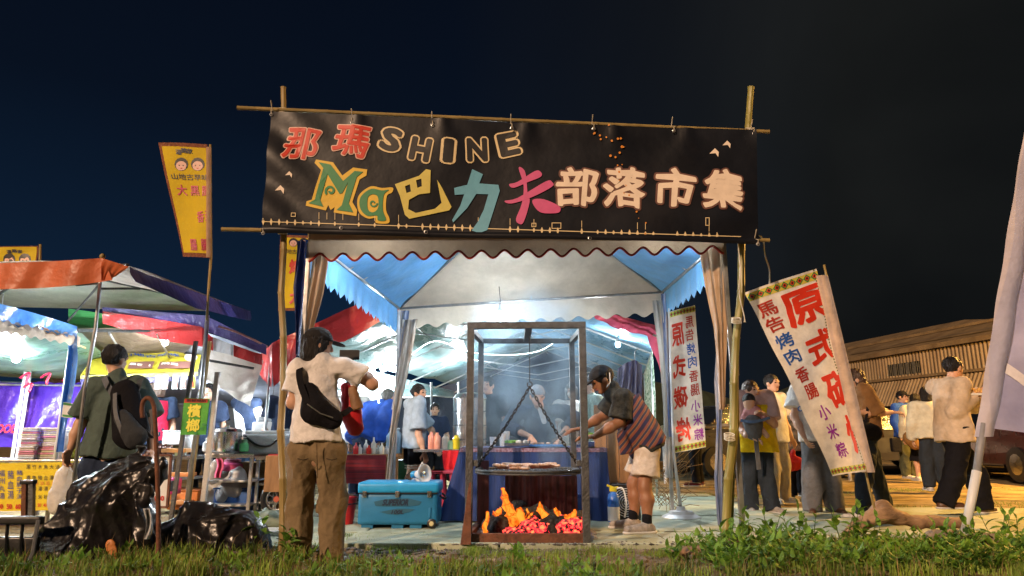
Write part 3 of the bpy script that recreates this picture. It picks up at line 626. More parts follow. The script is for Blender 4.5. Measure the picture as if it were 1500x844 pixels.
# ================================================================== front canopy tent
Yf, Yr = 5.15, 7.65
FL, FR = P(455, 330, Yf), P(1058, 330, Yf); FL.z = FR.z = 2.34
RL, RR = P(585, 452, Yr), P(970, 428, Yr); AP = Vector((.12, 6.35, 3.22))
tw = tarp('white_canopy', (.50, .45, .37), transl=.3, rough=.5, bs=5, bump=.5); tb = tarp('blue_canopy', (.12, .36, .72), transl=.3, bs=6, bump=.5); tt = tarp('tan_canopy', (.50, .36, .24), transl=.15)
ct = thing('canopy_tent', 'open canopy tent with white and pale blue roof panels, scalloped valance and tan corner curtains', 'tent', Vector((.1, 6.4, 0)))
def tri(name, A, B, C, mat, par, sag=.05, n=18, wr_=.012):
    def f(a, b):
        p = lerp(lerp(A, B, a), C, b); w = math.sin(math.pi * a) * math.sin(math.pi * min(1, b * 1.1)) * sag
        fan = wr_ * math.sin(14 * math.atan2(b + .02, abs(a - .0) + .05)) + wr_ * .8 * math.sin(17 * math.atan2(b + .02, abs(1 - a) + .05))
        return p + Vector((0, 0, -w + fan * (1 - b)))
    return MB().grid(f, n * 2, n).build(name, mat, par, smooth=True)
tri('roof_panel', RL, RR, AP, tw, ct); tri('roof_panel', RL, FL, AP, tb, ct); tri('roof_panel', FR, RR, AP, tb, ct); tri('roof_panel', FR, FL, AP, tw, ct)
def valance(name, A, B, d, n, mat, par, amp=.035, sharp=False, segs=8, drop2=None, wav=.01, lean=0.0):
    A = Vector(A); B = Vector(B); nm = (B - A).cross(Vector((0, 0, 1))).normalized(); N = n * segs
    def f(a, b):
        ph = a * n; sc = (abs((ph % 1) - .5) * 2) if sharp else (.5 + .5 * math.cos(ph * 2 * math.pi))
        dd = lerp(d, drop2 if drop2 is not None else d, a) + amp * (1 - sc if sharp else sc) - amp
        return lerp(A, B, a) + Vector((0, 0, -dd * b)) + nm * (wav * math.sin(a * n * 3.3) * b + lean * b)
    o = MB().grid(f, N, 5).build(name, mat, par, smooth=True); return o, [f(i / N, 1) for i in range(N + 1)]
# front valance hangs from just under the banner; red piping along its scallops
va = P(455, 345, Yf - .03); vb = P(1060, 345, Yf - .03)
def fval(a, b):
    top = P(452 + a * 608, 340, Yf - .04); sc = math.cos(a * 18 * 2 * math.pi); vb_ = 378 - 12 * a - 0 + (5.5 - 0) * sc * 1.0
    bot = P(452 + a * 608, vb_, Yf - .03 + .012 * math.sin(a * 40)); return lerp(top, bot, b)
MB().grid(fval, 144, 4).build('valance', tt, ct, smooth=True)
MB().tube([fval(i / 216, 1) + Vector((0, -.004, 0)) for i in range(217)], .0095, 6).build('piping', cloth('red_piping', (.35, .04, .03)), ct, smooth=True)
o_, _ = valance('valance', RL, RR, .24, 14, tw, ct, amp=.05, drop2=.28, segs=8)
o_, _ = valance('valance', RL + Vector((-.02, 0, .01)), FL, .30, 22, tb, ct, sharp=True, amp=.05, segs=4)
o_, _ = valance('valance', RR + Vector((.02, 0, .01)), FR, .30, 22, tb, ct, sharp=True, amp=.05, segs=4)
for a, b in ((FL, FR), (RL, RR), (FL, RL), (FR, RR)): MB().tube([a, b], .014, 8).build('eave_bar', steel, ct, smooth=True)
for a in (FL, FR, RL, RR):
    MB().tube([a, AP - Vector((0, 0, .04))], .012, 8).build('hip_bar', steel, ct, smooth=True)
    MB().bar(Vector((a.x, a.y, 0)), a + Vector((0, 0, -.02)), .03, .03, .004).build('leg', steel, ct)
    MB().bar(Vector((a.x, a.y, .0)), Vector((a.x, a.y, 1.2)), .036, .036, .004).build('leg_sleeve', steel, ct)
mid = [(FL + RL) / 2, (FR + RR) / 2, (RL + RR) / 2]
for m_, s_ in ((mid[0], 1), (mid[1], -1), (lerp(FL, RL, .35), 1)):
    e_ = m_ + Vector((.34 * s_, .1, .34)); MB().tube([m_, e_], .009, 6).build('roof_strut', steel, ct); MB().ball(e_, .035, (1, 1, .4), 10).build('strut_pad', white_pl, ct, smooth=True)
e_ = mid[2] + Vector((0, -.32, .34)); MB().tube([mid[2], e_], .009, 6).build('roof_strut', steel, ct); MB().ball(e_, .035, (1, 1, .4), 10).build('strut_pad', white_pl, ct, smooth=True)
MB().bar(P(733, 440, Yr - .02), P(733, 424, Yr - .02), .03).build('bar_joint', steel, ct); MB().bar(P(828, 430, Yr - .02), P(828, 416, Yr - .02), .03).build('bar_joint', steel, ct)
def curtain(pts, name, mat, par, Y, folds=5, amp=.02, nv=40):       # pts: list of (v, u_left, u_right)
    def f(a, b):
        k = b * (len(pts) - 1); i = min(int(k), len(pts) - 2); t = k - i; t = t * t * (3 - 2 * t) * .5 + t * .5
        v, l, r = [lerp(pts[i][j], pts[i + 1][j], t) for j in range(3)]
        p = P(lerp(l, r, a), v, Y); return p + Vector((0, amp * math.sin(a * folds * math.pi + b * 3) + .01 * math.sin(b * 9 + a * 5), 0))
    return MB().grid(f, 24, nv).build(name, mat, par, smooth=True)
curtain([(370, 458, 484), (430, 450, 474), (480, 444, 461), (540, 438, 450), (640, 432, 440)], 'corner_curtain', tt, ct, Yf + .02)
curtain([(362, 1024, 1062), (420, 1034, 1063), (480, 1046, 1064), (540, 1052, 1062), (600, 1054, 1062)], 'corner_curtain', tt, ct, Yf + .02)
bw = tarp('blue_white_curtain', (.08, .16, .42), col2=(.45, .48, .55), vs=6, st=(4, 4, .5))
curtain([(490, 1051, 1064), (560, 1047, 1062), (620, 1050, 1058), (700, 1047, 1060), (770, 1052, 1060)], 'corner_curtain', bw, ct, Yf + .1, 4, .015)
curtain([(352, 436, 452), (420, 428, 450), (470, 432, 444), (520, 434, 440)], 'corner_curtain', tarp('navy_tarp', (.02, .035, .13)), ct, Yf + .16, 4, .03)
curtain([(468, 590, 612), (520, 584, 603), (580, 577, 590), (640, 570, 579), (705, 565, 573)], 'corner_curtain', tarp('brown_white_curtain', (.25, .17, .11), col2=(.6, .58, .54), vs=5, st=(5, 5, .4)), ct, Yr - .06, 4, .02)
curtain([(455, 588, 600), (540, 582, 590), (600, 573, 582)], 'corner_curtain', bw, ct, Yr - .02, 3, .012)
curtain([(440, 955, 974), (520, 966, 985), (600, 972, 986), (700, 975, 986)], 'corner_curtain', tarp('pale_curtain', (.5, .48, .44)), ct, Yr - .05, 5, .02)
curtain([(430, 968, 980), (560, 976, 984), (640, 980, 988)], 'corner_curtain', bw, ct, Yr - .09, 3, .015)
# ================================================================== lamps
def bulb(u, v, Y, s, label, r=.036, top=None, col=(.86, .94, 1.0)):
    c = P(u, v, Y); t = thing('hanging_bulb', label, 'light bulb', c - Vector((0, 0, r)), 'bare bulbs hanging in the stalls')
    MB().ball(c, r, (1, 1, 1.15), 14).build('glass', EM('bulb_glow', col, s), t, smooth=True)
    MB().lathe([(.013, 0), (.016, .01), (.016, .045), (.010, .055)], c + Vector((0, 0, r)), 12).build('socket', white_pl, t, smooth=True)
    MB().lathe([(.03, 0), (.022, .02), (.014, .075)], c + Vector((0, 0, r * .9 + .0)), 14).build('shade', white_pl, t, smooth=True)
    tp_ = top or c + Vector((0, 0, .5)); MB().tube([c + Vector((0, 0, r + .05)), lerp(c, tp_, .5) + Vector((.01, 0, 0)), tp_], .004, 5).build('cord', dark_cord, t); return c
bulb(732, 463, 6.9, 620, 'bare white bulb hanging from the front canopy above the iron grill frame', r=.045, top=P(731, 420, 7.2))
bulb(565, 366, 5.5, 760, 'bulb under the front of the canopy roof, behind the banner on the left', r=.034)  # unseen fill lamp, added to light roof, grill and ground
bulb(955, 362, 5.5, 760, 'bulb under the front of the canopy roof, behind the banner on the right', r=.034)  # second added lamp, kept out of sight behind the valance
# ================================================================== big tunnel marquee behind
mq = thing('marquee', 'long gabled blue green tarpaulin marquee with a red gable edge, behind the grill tent', 'marquee', Vector((-.2, 8.6, 0)))
nL, nR = P(398, 506, 8.2), P(962, 488, 8.2); nA = Vector((-.56, 8.2, 2.95)); dv = Vector((1.45, 9.0, 0))
fL_, fR_, fA = nL + dv + Vector((0, 0, .2)), nR + dv + Vector((0, 0, .05)), nA + dv + Vector((0, 0, -.05))
tgb = tarp('blue_green_tarp', (.16, .32, .33), col2=(.36, .50, .50), vs=1.6, bs=4, bump=.9, rough=.3, transl=.15, st=(1, .35, 2))
tbl = tarp('steel_blue_tarp', (.14, .30, .46), vs=2, bs=4, bump=.9, rough=.3, transl=.15, st=(1, .4, 2))
tgs = tarp('painted_reflection_plastic', (.05, .22, .10), col2=(.55, .66, .62), vs=7, bs=10, bump=.9, rough=.22, st=(.6, .6, 3), dirt=.1)  # streaks put a green and white reflection into the tarp's colour
def roofp(name, A, B, C, D, mat, par, sag=.10, rib=5, nu=30, nv=40):    # A-B near edge, D-C far edge
    def f(a, b): return lerp(lerp(A, B, a), lerp(D, C, a), b) - Vector((0, 0, abs(math.sin(b * rib * math.pi)) * sag * (.35 + .65 * math.sin(math.pi * a)) + .012 * math.sin(a * 31 + b * 7)))
    return MB().grid(f, nu, nv).build(name, mat, par, smooth=True)
roofp('roof_panel', nL, nA, fA, fL_, tgb, mq); roofp('roof_panel', nA, nR, fR_, fA, tbl, mq)
NB = 5
for i in range(NB + 1):
    o = dv * (i / NB) + Vector((0, 0, -.04)); c = (nL + o, nA + o, nR + o)
    MB().tube([c[0], c[1], c[2]], .016, 6).build('gable_frame', steel, mq, smooth=False)
    MB().tube([lerp(c[0], c[1], .45), lerp(c[0], c[2], .5) + Vector((0, 0, .22)), lerp(c[2], c[1], .45)], .012, 6).build('truss_bar', steel, mq)
    for s_ in (0, 2):
        if i in (0, 1, 3, 5) and not (i == 0 and s_ == 2): MB().tube([c[s_], Vector((c[s_].x, c[s_].y, 0))], .018, 8).build('leg', steel, mq, smooth=True)
for a in (0, .5):
    for sd in (nL, nR): p = lerp(nA, sd, .5 + a); MB().tube([p - Vector((0, 0, .03)), p + dv - Vector((0, 0, .03))], .012, 6).build('purlin', steel, mq)
MB().tube([nA - Vector((0, 0, .05)), fA - Vector((0, 0, .05))], .014, 6).build('purlin', steel, mq)
rd = tarp('red_vinyl', (.42, .035, .035), rough=.3, bs=6, bump=.6, transl=.3, dcol=(.28, .02, .02))
def band(name, pts, mat, par, wav=.01, fold=7):          # pts: (top point, bottom point) pairs
    pts = [(Vector(a), Vector(b)) for a, b in pts]
    def f(a, b):
        k = a * (len(pts) - 1); i = min(int(k), len(pts) - 2); t = k - i
        p = lerp(lerp(pts[i][0], pts[i + 1][0], t), lerp(pts[i][1], pts[i + 1][1], t), b); return p + Vector((0, -wav * math.sin(a * fold * 3 + b * 4) * (.3 + b), 0))
    return MB().grid(f, 12 * (len(pts) - 1), 8).build(name, mat, par, smooth=True)
Z8 = 8.15
band('gable_band', [(P(398, 503, Z8), P(400, 566, Z8)), (P(420, 492, Z8), P(424, 545, Z8)), (P(440, 484, Z8), P(436, 512, Z8)), (P(500, 456, Z8), P(504, 500, Z8)), (P(560, 431, Z8), P(592, 452, Z8)), (P(640, 400, Z8), P(650, 425, Z8))], rd, mq, .02)
band('corner_flap', [(P(366, 534, 8.6), P(368, 536, 8.6)), (P(384, 516, 8.4), P(386, 556, 8.4)), (P(399, 503, Z8 - .02), P(397, 569, Z8 - .02))], rd, mq, .02)
band('gable_band', [(P(860, 452, Z8), P(872, 466, Z8)), (P(905, 462, Z8), P(905, 482, Z8)), (P(950, 474, Z8), P(948, 492, Z8)), (P(972, 480, Z8), P(975, 565, Z8 + .3))], tarp('rose_vinyl', (.42, .07, .12), transl=.3), mq, .03, 9)
for (pts, s_) in (([(440, 572), (500, 546), (545, 540), (590, 528), (636, 500), (690, 516), (745, 520), (790, 514), (820, 496)], 40),):
    led = thing('led_strip', 'thin white light strip draped across the marquee behind the grill', 'light strip', P(640, 500, 8.9))
    MB().tube(vpath([P(u, v, 8.7 + .1 * i) for i, (u, v) in enumerate(pts)], 6), .0045, 6).build('light_tube', EM('led_white', (.85, 1, .9), 9), led, smooth=True)
    MB().tube([P(636, 500, 9.1), P(612, 480, 9.0)], .004, 5).build('cord', dark_cord, led)
led = thing('led_strip', 'short bright light strip hanging upright beside the rear tent pole', 'light strip', P(549, 540, 8.8)); MB().tube([P(548, 540, 8.9), P(550, 562, 8.9), P(555, 590, 8.95)], .008, 6).build('light_tube', EM('led_white_b', (.85, 1, .9), 22), led)
band('side_wall', [(nR + dv * .15, Vector((nR.x + .22, nR.y + 1.3, .9))), (nR + dv * .35, Vector((nR.x + .5, nR.y + 3.2, .9))), (nR + dv * .6, Vector((nR.x + .85, nR.y + 5.4, .9)))], tgs, mq, .06, 9)
band('side_wall', [(nL + dv * .22, Vector((nL.x + .33, nL.y + 2.0, 1.25))), (nL + dv * .55, Vector((nL.x + .8, nL.y + 5, 1.2))), (nL + dv * 1, Vector((nL.x + 1.45, nL.y + 9, 1.1)))], tgb, mq, .06, 13)
dkc = tarp('dark_navy_cloth', (.012, .018, .035), transl=0, rough=.7)
band('back_wall', [(Vector((-1.8, 17.3, 2.0)), Vector((-1.8, 17.3, 0))), (Vector((.8, 17.3, 3.0)), Vector((.8, 17.3, 0))), (Vector((3.4, 17.3, 2.0)), Vector((3.4, 17.3, 0)))], dkc, mq, .05)
sc = thing('dark_screen', 'dark navy cloth screen strung between poles behind the woman in the pale blue shirt', 'screen', P(660, 640, 11))
band('cloth', [(P(572, 584, 11.5), P(572, 655, 11.5)), (P(640, 580, 11), P(640, 655, 11)), (P(700, 585, 10.8), P(700, 655, 10.8))], dkc, sc, .03); MB().tube([P(572, 584, 11.5), P(640, 580, 11), P(700, 585, 10.8)], .015, 6).build('rail', steel, sc)
for u in (632, 672): MB().tube([P(u, 560, 10.9), Vector((P(u, 640, 10.9).x, 10.9, 0))], .018, 6).build('pole', steel, sc)
# ================================================================== iron grill frame with fire
gr = thing('grill_frame', 'tall rusty square iron frame standing over an open log fire', 'grill', Vector((.1, 6.1, 0)))
Ya, Yb = 5.7, 6.55
LfT, LfB = P(690, 485, Ya), P(686, 792, Ya); RfT, RfB = P(846, 471, Ya), P(866, 797, Ya)
LfB.z = RfB.z = 0; xa0, xa1 = (LfT.x + LfB.x) / 2, (RfT.x + RfB.x) / 2
zt = LfT.z + .02
cL, cR = Vector((xa0, Ya, 0)), Vector((xa1, Ya, 0)); bL, bR = Vector((P(704, 600, Yb).x, Yb, 0)), Vector((P(836, 600, Yb).x + .02, Yb, 0))
zb = P(770, 503, Yb).z
def post(a, w, h, m=dsteel): MB().bar(a, Vector((a.x, a.y, h)), w, w, .006).build('post', m, gr)
post(cL, .058, zt); post(cR, .06, zt); post(bL, .052, zb); post(bR, .052, zb)
rustb = dsteel
MB().bar(cL + Vector((-.03, -.0, zt + .025)), cR + Vector((.03, 0, zt + .03)), .055, .055, .006, up=(0, 1, 0)).build('top_bar', rustb, gr)
MB().bar(bL + Vector((-.02, 0, zb + .022)), bR + Vector((.02, 0, zb + .022)), .045, .045, .006, up=(0, 1, 0)).build('top_bar', rustb, gr)
MB().bar(cL + Vector((0, .03, zt - .008)), bL + Vector((0, -.03, zb + .02)), .045, .045, .006).build('side_bar', rustb, gr); MB().bar(cR + Vector((0, .03, zt - .008)), bR + Vector((0, -.03, zb + .02)), .045, .045, .006).build('side_bar', rustb, gr)
xm = (xa0 + xa1) / 2; MB().bar(Vector((xm + .02, Ya + .03, zt + .022)), Vector((xm + .02, Yb - .03, zb + .02)), .06, .04, .006).build('middle_bar', rustb, gr)
MB().bar(cL + Vector((.03, 0, .045)), cR + Vector((-.03, 0, .045)), .07, .05, .005, up=(0, 1, 0)).build('bottom_bar', rust, gr)
MB().bar(bL + Vector((.03, 0, .045)), bR + Vector((-.03, 0, .045)), .07, .05, .005, up=(0, 1, 0)).build('bottom_bar', rust, gr)
for a, b in ((cL, bL), (cR, bR)): MB().bar(a + Vector((0, .03, .045)), b + Vector((0, -.03, .045)), .05, .07, .005).build('bottom_bar', rust, gr)
for (c, dx) in ((cL, .05), (cR, -.05)): MB().box(c + Vector((dx, 0, .62)), (.04, .03, .05), bev=.004).build('bracket', dsteel, gr)
redm = M('heat_stained_sheet', (.10, .035, .04), rough=.5, metal=.3, var=.6, vs=9, st=(3, 1, .35), bump=.2, dirt=.8, dcol=(.05, .05, .075))
pl_ = MB().grid(lambda a, b: Vector((lerp(P(740, 700, 6.5).x, P(845, 700, 6.5).x, a), 6.5 + .012 * math.sin(a * 60), lerp(P(740, 697, 6.5).z, 0.02, b))), 60, 3).build('fire_back', redm, gr, smooth=True)
MB().box(Vector((P(708, 700, 6.3).x, 6.3, .32)), (.10, .012, .60), bev=.004).build('side_plate', redm, gr)
lean_p = thing('rusty_plate', 'rusty steel plate leaning against the left front post of the grill', 'plate', G(683, 796))
MB().add([P(674, 798, 5.62), P(690, 798, 5.6), P(690, 706, 5.62), P(687, 708, 5.62), P(675, 798, 5.60), P(690, 798, 5.58), P(690, 706, 5.6), P(687, 708, 5.6)], [(0, 1, 2, 3), (7, 6, 5, 4), (0, 4, 5, 1), (1, 5, 6, 2), (2, 6, 7, 3), (3, 7, 4, 0)]).build('steel_plate', rust, lean_p)
# hanging grate and chains
Yc = 6.12; gc = P(772, 688, Yc); gR = (P(851, 688, Yc).x - P(697, 688, Yc).x) / 2
gc = Vector(((P(851, 688, Yc).x + P(697, 688, Yc).x) / 2, Yc, gc.z))
hg = thing('hanging_grate', 'round iron cooking grate hung on chains over the fire', 'grate', gc)
ry = .40
MB().tube([gc + Vector((math.cos(g) * gR, math.sin(g) * ry, 0)) for g in [k * math.pi / 24 for k in range(48)]], .011, 8, closed=True).build('rim', dsteel, hg, smooth=True)
MB().tube([gc + Vector((math.cos(g) * gR, math.sin(g) * ry, -.022)) for g in [k * math.pi / 24 for k in range(48)]], .008, 8, closed=True).build('rim', dsteel, hg, smooth=True)
mb = MB()
for k in range(-16, 17):
    x = k / 17 * gR; y = ry * math.sqrt(max(0, 1 - (x / gR) ** 2)); mb.tube([gc + Vector((x, -y, -.01)), gc + Vector((x, y, -.01))], .0045, 5)
    yy = k / 17 * ry; xx = gR * math.sqrt(max(0, 1 - (yy / ry) ** 2)); mb.tube([gc + Vector((-xx, yy, -.014)), gc + Vector((xx, yy, -.014))], .004, 5)
    g = k * math.pi / 16.5; mb.tube([gc + Vector((math.cos(g) * gR, math.sin(g) * ry, 0)), gc + Vector((math.cos(g + .1) * gR, math.sin(g + .1) * ry, -.022))], .006, 5)
tag(mb.build('mesh_wire', dsteel, hg), kind='stuff')
hook = P(776, 560, Yc)
MB().tube([Vector((hook.x, Yc, zt - .0)), hook], .004, 6).build('wire', dark_cord, hg)
MB().tube([hook + Vector((.022 * math.sin(k * .5), 0, -.02 + .022 * math.cos(k * .5))) for k in range(12)], .006, 6).build('hook', dsteel, hg)
lk = bpy.data.meshes.new('chain_link'); mbl = MB(); mbl.tube([Vector((.0105 * math.cos(g), 0, .0165 * math.sin(g) + (.007 if math.sin(g) > 0 else -.007))) for g in [k * math.pi / 7 for k in range(14)]], .0046, 6, closed=True)
lk.from_pydata(mbl.v, [], mbl.f); lk.materials.append(M('chain_iron', (.04, .038, .036), rough=.4, metal=.8)); lk.polygons.foreach_set('use_smooth', [True] * len(lk.polygons))
from mathutils import Quaternion
for (a, b) in ((hook - Vector((0, 0, .04)), gc + Vector((-gR, 0, .01))), (hook - Vector((0, 0, .04)), gc + Vector((gR, 0, .01)))):
    n = int((b - a).length / .031); pv_ = None
    for i in range(n):
        t = (i + .5) / n; sg = -.05 * math.sin(math.pi * t); p = lerp(a, b, t) + Vector((0, 0, sg * .5)); d = (b - a).normalized() + Vector((0, 0, -.16 * math.cos(math.pi * t)))
        o = bpy.data.objects.new('chain_link', lk); COL.objects.link(o); o.parent = hg; o.location = p - gc
        o.rotation_mode = 'QUATERNION'; o.rotation_quaternion = d.normalized().to_track_quat('Z', 'Y') @ Quaternion((0, 0, 1), (i % 2) * math.pi / 2 + .3)
meat_m = M('grilled_meat', (.42, .17, .09), rough=.45, col2=(.85, .66, .50), vs=16, bump=.5, bs=40, dirt=.7, dcol=(.08, .03, .02), coat=.4)
for i in range(20):
    x = gc.x + (-.24 + .46 * (i / 19)) + rnd.uniform(-.02, .02); y = gc.y + rnd.uniform(-.22, .12); z = gc.z + .022 + (.022 if i % 3 == 0 else .01 if i % 3 == 1 else 0)
    m_ = blob('meat_slice', meat_m, None, [cap((x - .035, y, z), (x + .035, y + rnd.uniform(-.02, .02), z + rnd.uniform(-.004, .008)), .026, .02, fl=(np.array((0, 0, 1.)), .5))], h=.006, k=.01, wrinkle=.012, wf=60, seed=i)
    tag(m_, 'slice of browned pork lying among others on the hanging grate', 'meat', 'pork slices on the hanging grate')
# fire
char = M('charred_log', (.02, .018, .017), rough=.85, var=.7, vs=14, bump=1, bs=30, bd=.03, dirt=.9, dcol=(.13, .125, .12))
def log(a, b, r, label, seed, r2=None):
    o = blob('burning_log', char, None, [cap(a, b, r, r2 or r * .9)], h=.014, k=0, wrinkle=.03, wf=24, seed=seed); tag(o, label, 'log', 'logs burning in the grill'); return o
log(P(728, 772, 6.0), P(790, 752, 6.25), .075, 'thick ash covered log lying along the back left of the fire', 1)
log(P(806, 776, 5.86), P(806, 762, 6.35), .085, 'fat round log end pointing at the camera in the middle of the fire', 2)
log(P(785, 782, 5.84), P(775, 770, 6.2), .045, 'small charred stump left of the fat round log', 3)
log(P(826, 770, 6.0), P(852, 758, 6.35), .06, 'dark log at the right side of the fire', 4)
log(P(720, 770, 6.15), P(760, 745, 6.4), .07, 'charred log behind the thick left log', 6)
emb = bpy.data.materials.new('embers'); emb.use_nodes = True; t_ = emb.node_tree; b_ = t_.nodes['Principled BSDF']; b_.inputs['Base Color'].default_value = (.03, .02, .02, 1); b_.inputs['Roughness'].default_value = .9
n_ = t_.nodes.new('ShaderNodeTexNoise'); n_.inputs['Scale'].default_value = 30; n_.inputs['Detail'].default_value = 7; r_ = t_.nodes.new('ShaderNodeValToRGB'); t_.links.new(n_.outputs[0], r_.inputs[0])
r_.color_ramp.elements[0].position = .43; r_.color_ramp.elements[0].color = (0, 0, 0, 1); r_.color_ramp.elements[1].position = .66; r_.color_ramp.elements[1].color = (1, .22, .06, 1); q = r_.color_ramp.elements.new(.50); q.color = (.9, .015, .035, 1)
tcx = t_.nodes.new('ShaderNodeTexCoord'); t_.links.new(tcx.outputs['Object'], n_.inputs[0]); t_.links.new(r_.outputs[0], b_.inputs['Emission Color']); b_.inputs['Emission Strength'].default_value = 1.9
rs = random.Random(9); pr = []
for i in range(210):
    u = rs.uniform(742, 848); v = rs.uniform(768, 786) if u < 850 else 780; y_ = rs.uniform(5.78, 6.3); x = P(u, v, y_).x; z = rs.uniform(.03, .14 if 765 < u < 800 or u > 822 else .07); r = rs.uniform(.018, .045)
    pr.append(ell((x, y_, z), (r * 1.3, r, r * .8)))
tag(blob('embers', emb, None, pr, h=.012, k=.012, wrinkle=.012, wf=50), 'bed of glowing red embers between the logs under the grate', 'embers', kind='stuff')
ash_m = M('ash', (.30, .28, .27), rough=.95, var=.5, vs=20, bump=1, bs=40, dirt=.6); pr = []
for i in range(110):
    x = rs.uniform(xa0 + .0, xa1 + .05); y_ = rs.uniform(5.76, 6.4); r = rs.uniform(.02, .05); pr.append(ell((x, y_, rs.uniform(.0, .02)), (r * 1.5, r, r * .6)))
tag(blob('ash', ash_m, None, pr, h=.014, k=.02, wrinkle=.012, wf=40), 'grey ash and burnt crumbs spread on the ground under the fire', 'ash', kind='stuff')
fl_m = bpy.data.materials.new('flame'); fl_m.use_nodes = True; t_ = fl_m.node_tree; t_.nodes.remove(t_.nodes['Principled BSDF']); em = t_.nodes.new('ShaderNodeEmission'); em.inputs[1].default_value = 1.25
tcx = t_.nodes.new('ShaderNodeTexCoord'); mpx = t_.nodes.new('ShaderNodeMapping'); mpx.inputs['Scale'].default_value = (5, 5, 2); n_ = t_.nodes.new('ShaderNodeTexNoise'); n_.inputs['Scale'].default_value = 4; n_.inputs['Detail'].default_value = 4; n_.inputs['Distortion'].default_value = .8
lw = t_.nodes.new('ShaderNodeLayerWeight'); lw.inputs[0].default_value = .45; ad = t_.nodes.new('ShaderNodeMath'); ad.operation = 'MULTIPLY_ADD'; ad.inputs[1].default_value = .55
r_ = t_.nodes.new('ShaderNodeValToRGB'); r_.color_ramp.elements[0].position = .25; r_.color_ramp.elements[0].color = (1, .34, .035, 1); r_.color_ramp.elements[1].position = .85; r_.color_ramp.elements[1].color = (.8, .04, .004, 1); q = r_.color_ramp.elements.new(.5); q.color = (1, .15, .008, 1)
t_.links.new(tcx.outputs['Object'], mpx.inputs[0]); t_.links.new(mpx.outputs[0], n_.inputs[0]); t_.links.new(n_.outputs[0], ad.inputs[0]); t_.links.new(lw.outputs['Facing'], ad.inputs[2]); t_.links.new(ad.outputs[0], r_.inputs[0]); t_.links.new(r_.outputs[0], em.inputs[0])
trn = t_.nodes.new('ShaderNodeBsdfTransparent'); msx = t_.nodes.new('ShaderNodeMixShader'); rx = t_.nodes.new('ShaderNodeMapRange'); rx.inputs[1].default_value = .34; rx.inputs[2].default_value = .78; t_.links.new(ad.outputs[0], rx.inputs[0]); t_.links.new(rx.outputs[0], msx.inputs[0]); t_.links.new(em.outputs[0], msx.inputs[1]); t_.links.new(trn.outputs[0], msx.inputs[2]); t_.links.new(msx.outputs[0], t_.nodes['Material Output'].inputs[0])
for j, (path, lab) in enumerate([([(752, 762, .034), (746, 746, .026), (739, 728, .010), (737, 718, .002)], 'tall orange flame licking up at the left of the fire'), ([(768, 766, .035), (762, 756, .022), (760, 749, .010), (762, 744, .003)], 'orange flame right beside the tallest flame'), ([(806, 766, .028), (799, 755, .02), (791, 746, .014), (790, 737, .002)], 'orange flame rising from the fat round log'),
    ([(824, 770, .026), (830, 761, .018), (838, 756, .010), (843, 751, .003)], 'flame at the right of the fat round log'), ([(714, 775, .02), (712, 767, .012), (714, 752, .003)], 'small flame at the far left end of the fire'), ([(728, 760, .022), (730, 752, .012), (729, 745, .003)], 'tiny flame on top of the left log'), ([(776, 764, .02), (776, 754, .012), (773, 747, .002)], 'low flame between the left log and the middle log'), ([(764, 762, .022), (757, 755, .018), (752, 749, .006)], 'broad base of the left flames'), ([(812, 758, .02), (816, 752, .012), (815, 747, .003)], 'faint flame behind the fat round log')]):
    yy = 5.95 + .02 * j; pr = []
    for (u, v, r), (u2, v2, r2) in zip(path, path[1:]): pr.append(cap(P(u, v, yy), P(u2, v2, yy), r, r2))
    tag(blob('flame', fl_m, None, pr, h=.006, k=.03, wrinkle=.03, wf=26, seed=j), lab, 'flame', 'flames of the log fire')
# ================================================================== table of the grill stall
tc_ = M('navy_tablecloth', (.015, .045, .19), rough=.75, var=.35, vs=3, st=(6, 3, .4), bump=.4, bs=12, sheen=.1)
tb_ = thing('stall_table', 'long table under a navy blue cloth with a patterned red edge, behind the grill', 'table', Vector((.2, 7.4, 0)))
tx0, tx1, ty0, ty1, tz = -.52, .95, 7.08, 7.85, .70
def tcl(a, b):
    u = lerp(tx0, tx1, a); fold = .025 * math.sin(a * 34 + 1) * b + .015 * math.sin(a * 71) * b; fl_ = .14 * b * (a < .5) * (1 - a * 2) ** 2 + .0
    return Vector((u - fl_ * 1.2 + .04 * b * (2 * a - 1), ty0 - .02 - .05 * b - fold, lerp(tz + .012, .02, b)))
MB().grid(tcl, 90, 16).build('cloth_skirt', tc_, tb_, smooth=True)
MB().grid(lambda a, b: tcl(a, b * .055) + Vector((0, -.006, 0)), 90, 3).build('patterned_edge', M('red_pattern', (.32, .05, .07), col2=(.40, .30, .42), vs=40, var=.6, rough=.8), tb_, smooth=True)
MB().box(((tx0 + tx1) / 2, (ty0 + ty1) / 2, tz), (tx1 - tx0, ty1 - ty0, .03), bev=.006).build('tabletop', wood_m, tb_)
MB().grid(lambda a, b: Vector((lerp(tx0, tx1, a), lerp(ty0 - .02, ty1, b), tz + .018 + .003 * math.sin(a * 30 + b * 9))), 40, 12).build('cloth_top', tc_, tb_, smooth=True)
for sd in (0, 1):
    X = tx0 - .01 if sd == 0 else tx1 + .01
    MB().grid(lambda a, b: Vector((X + (.16 * b * (1 - a) if sd == 0 else -.0) * -1 + .03 * math.sin(a * 14) * b * (1 if sd else -1), lerp(ty0 - .02, ty1, a), lerp(tz + .012, .02 if sd == 0 else .22, b))), 30, 12).build('cloth_side', tc_, tb_, smooth=True)
for x in (tx0 + .1, tx1 - .06):
    for y in (ty0 + .08, ty1 - .08): MB().bar((x, y, 0), (x, y, tz - .015), .035, .035, .003).build('leg', steel, tb_)
def sm(name, label, cat, mb, mat, group=None, smooth=True, **k):
    o = mb.build(name, mat, None, smooth=smooth, autos=True, **k); tag(o, label, cat, group); return o
zt_ = tz + .022
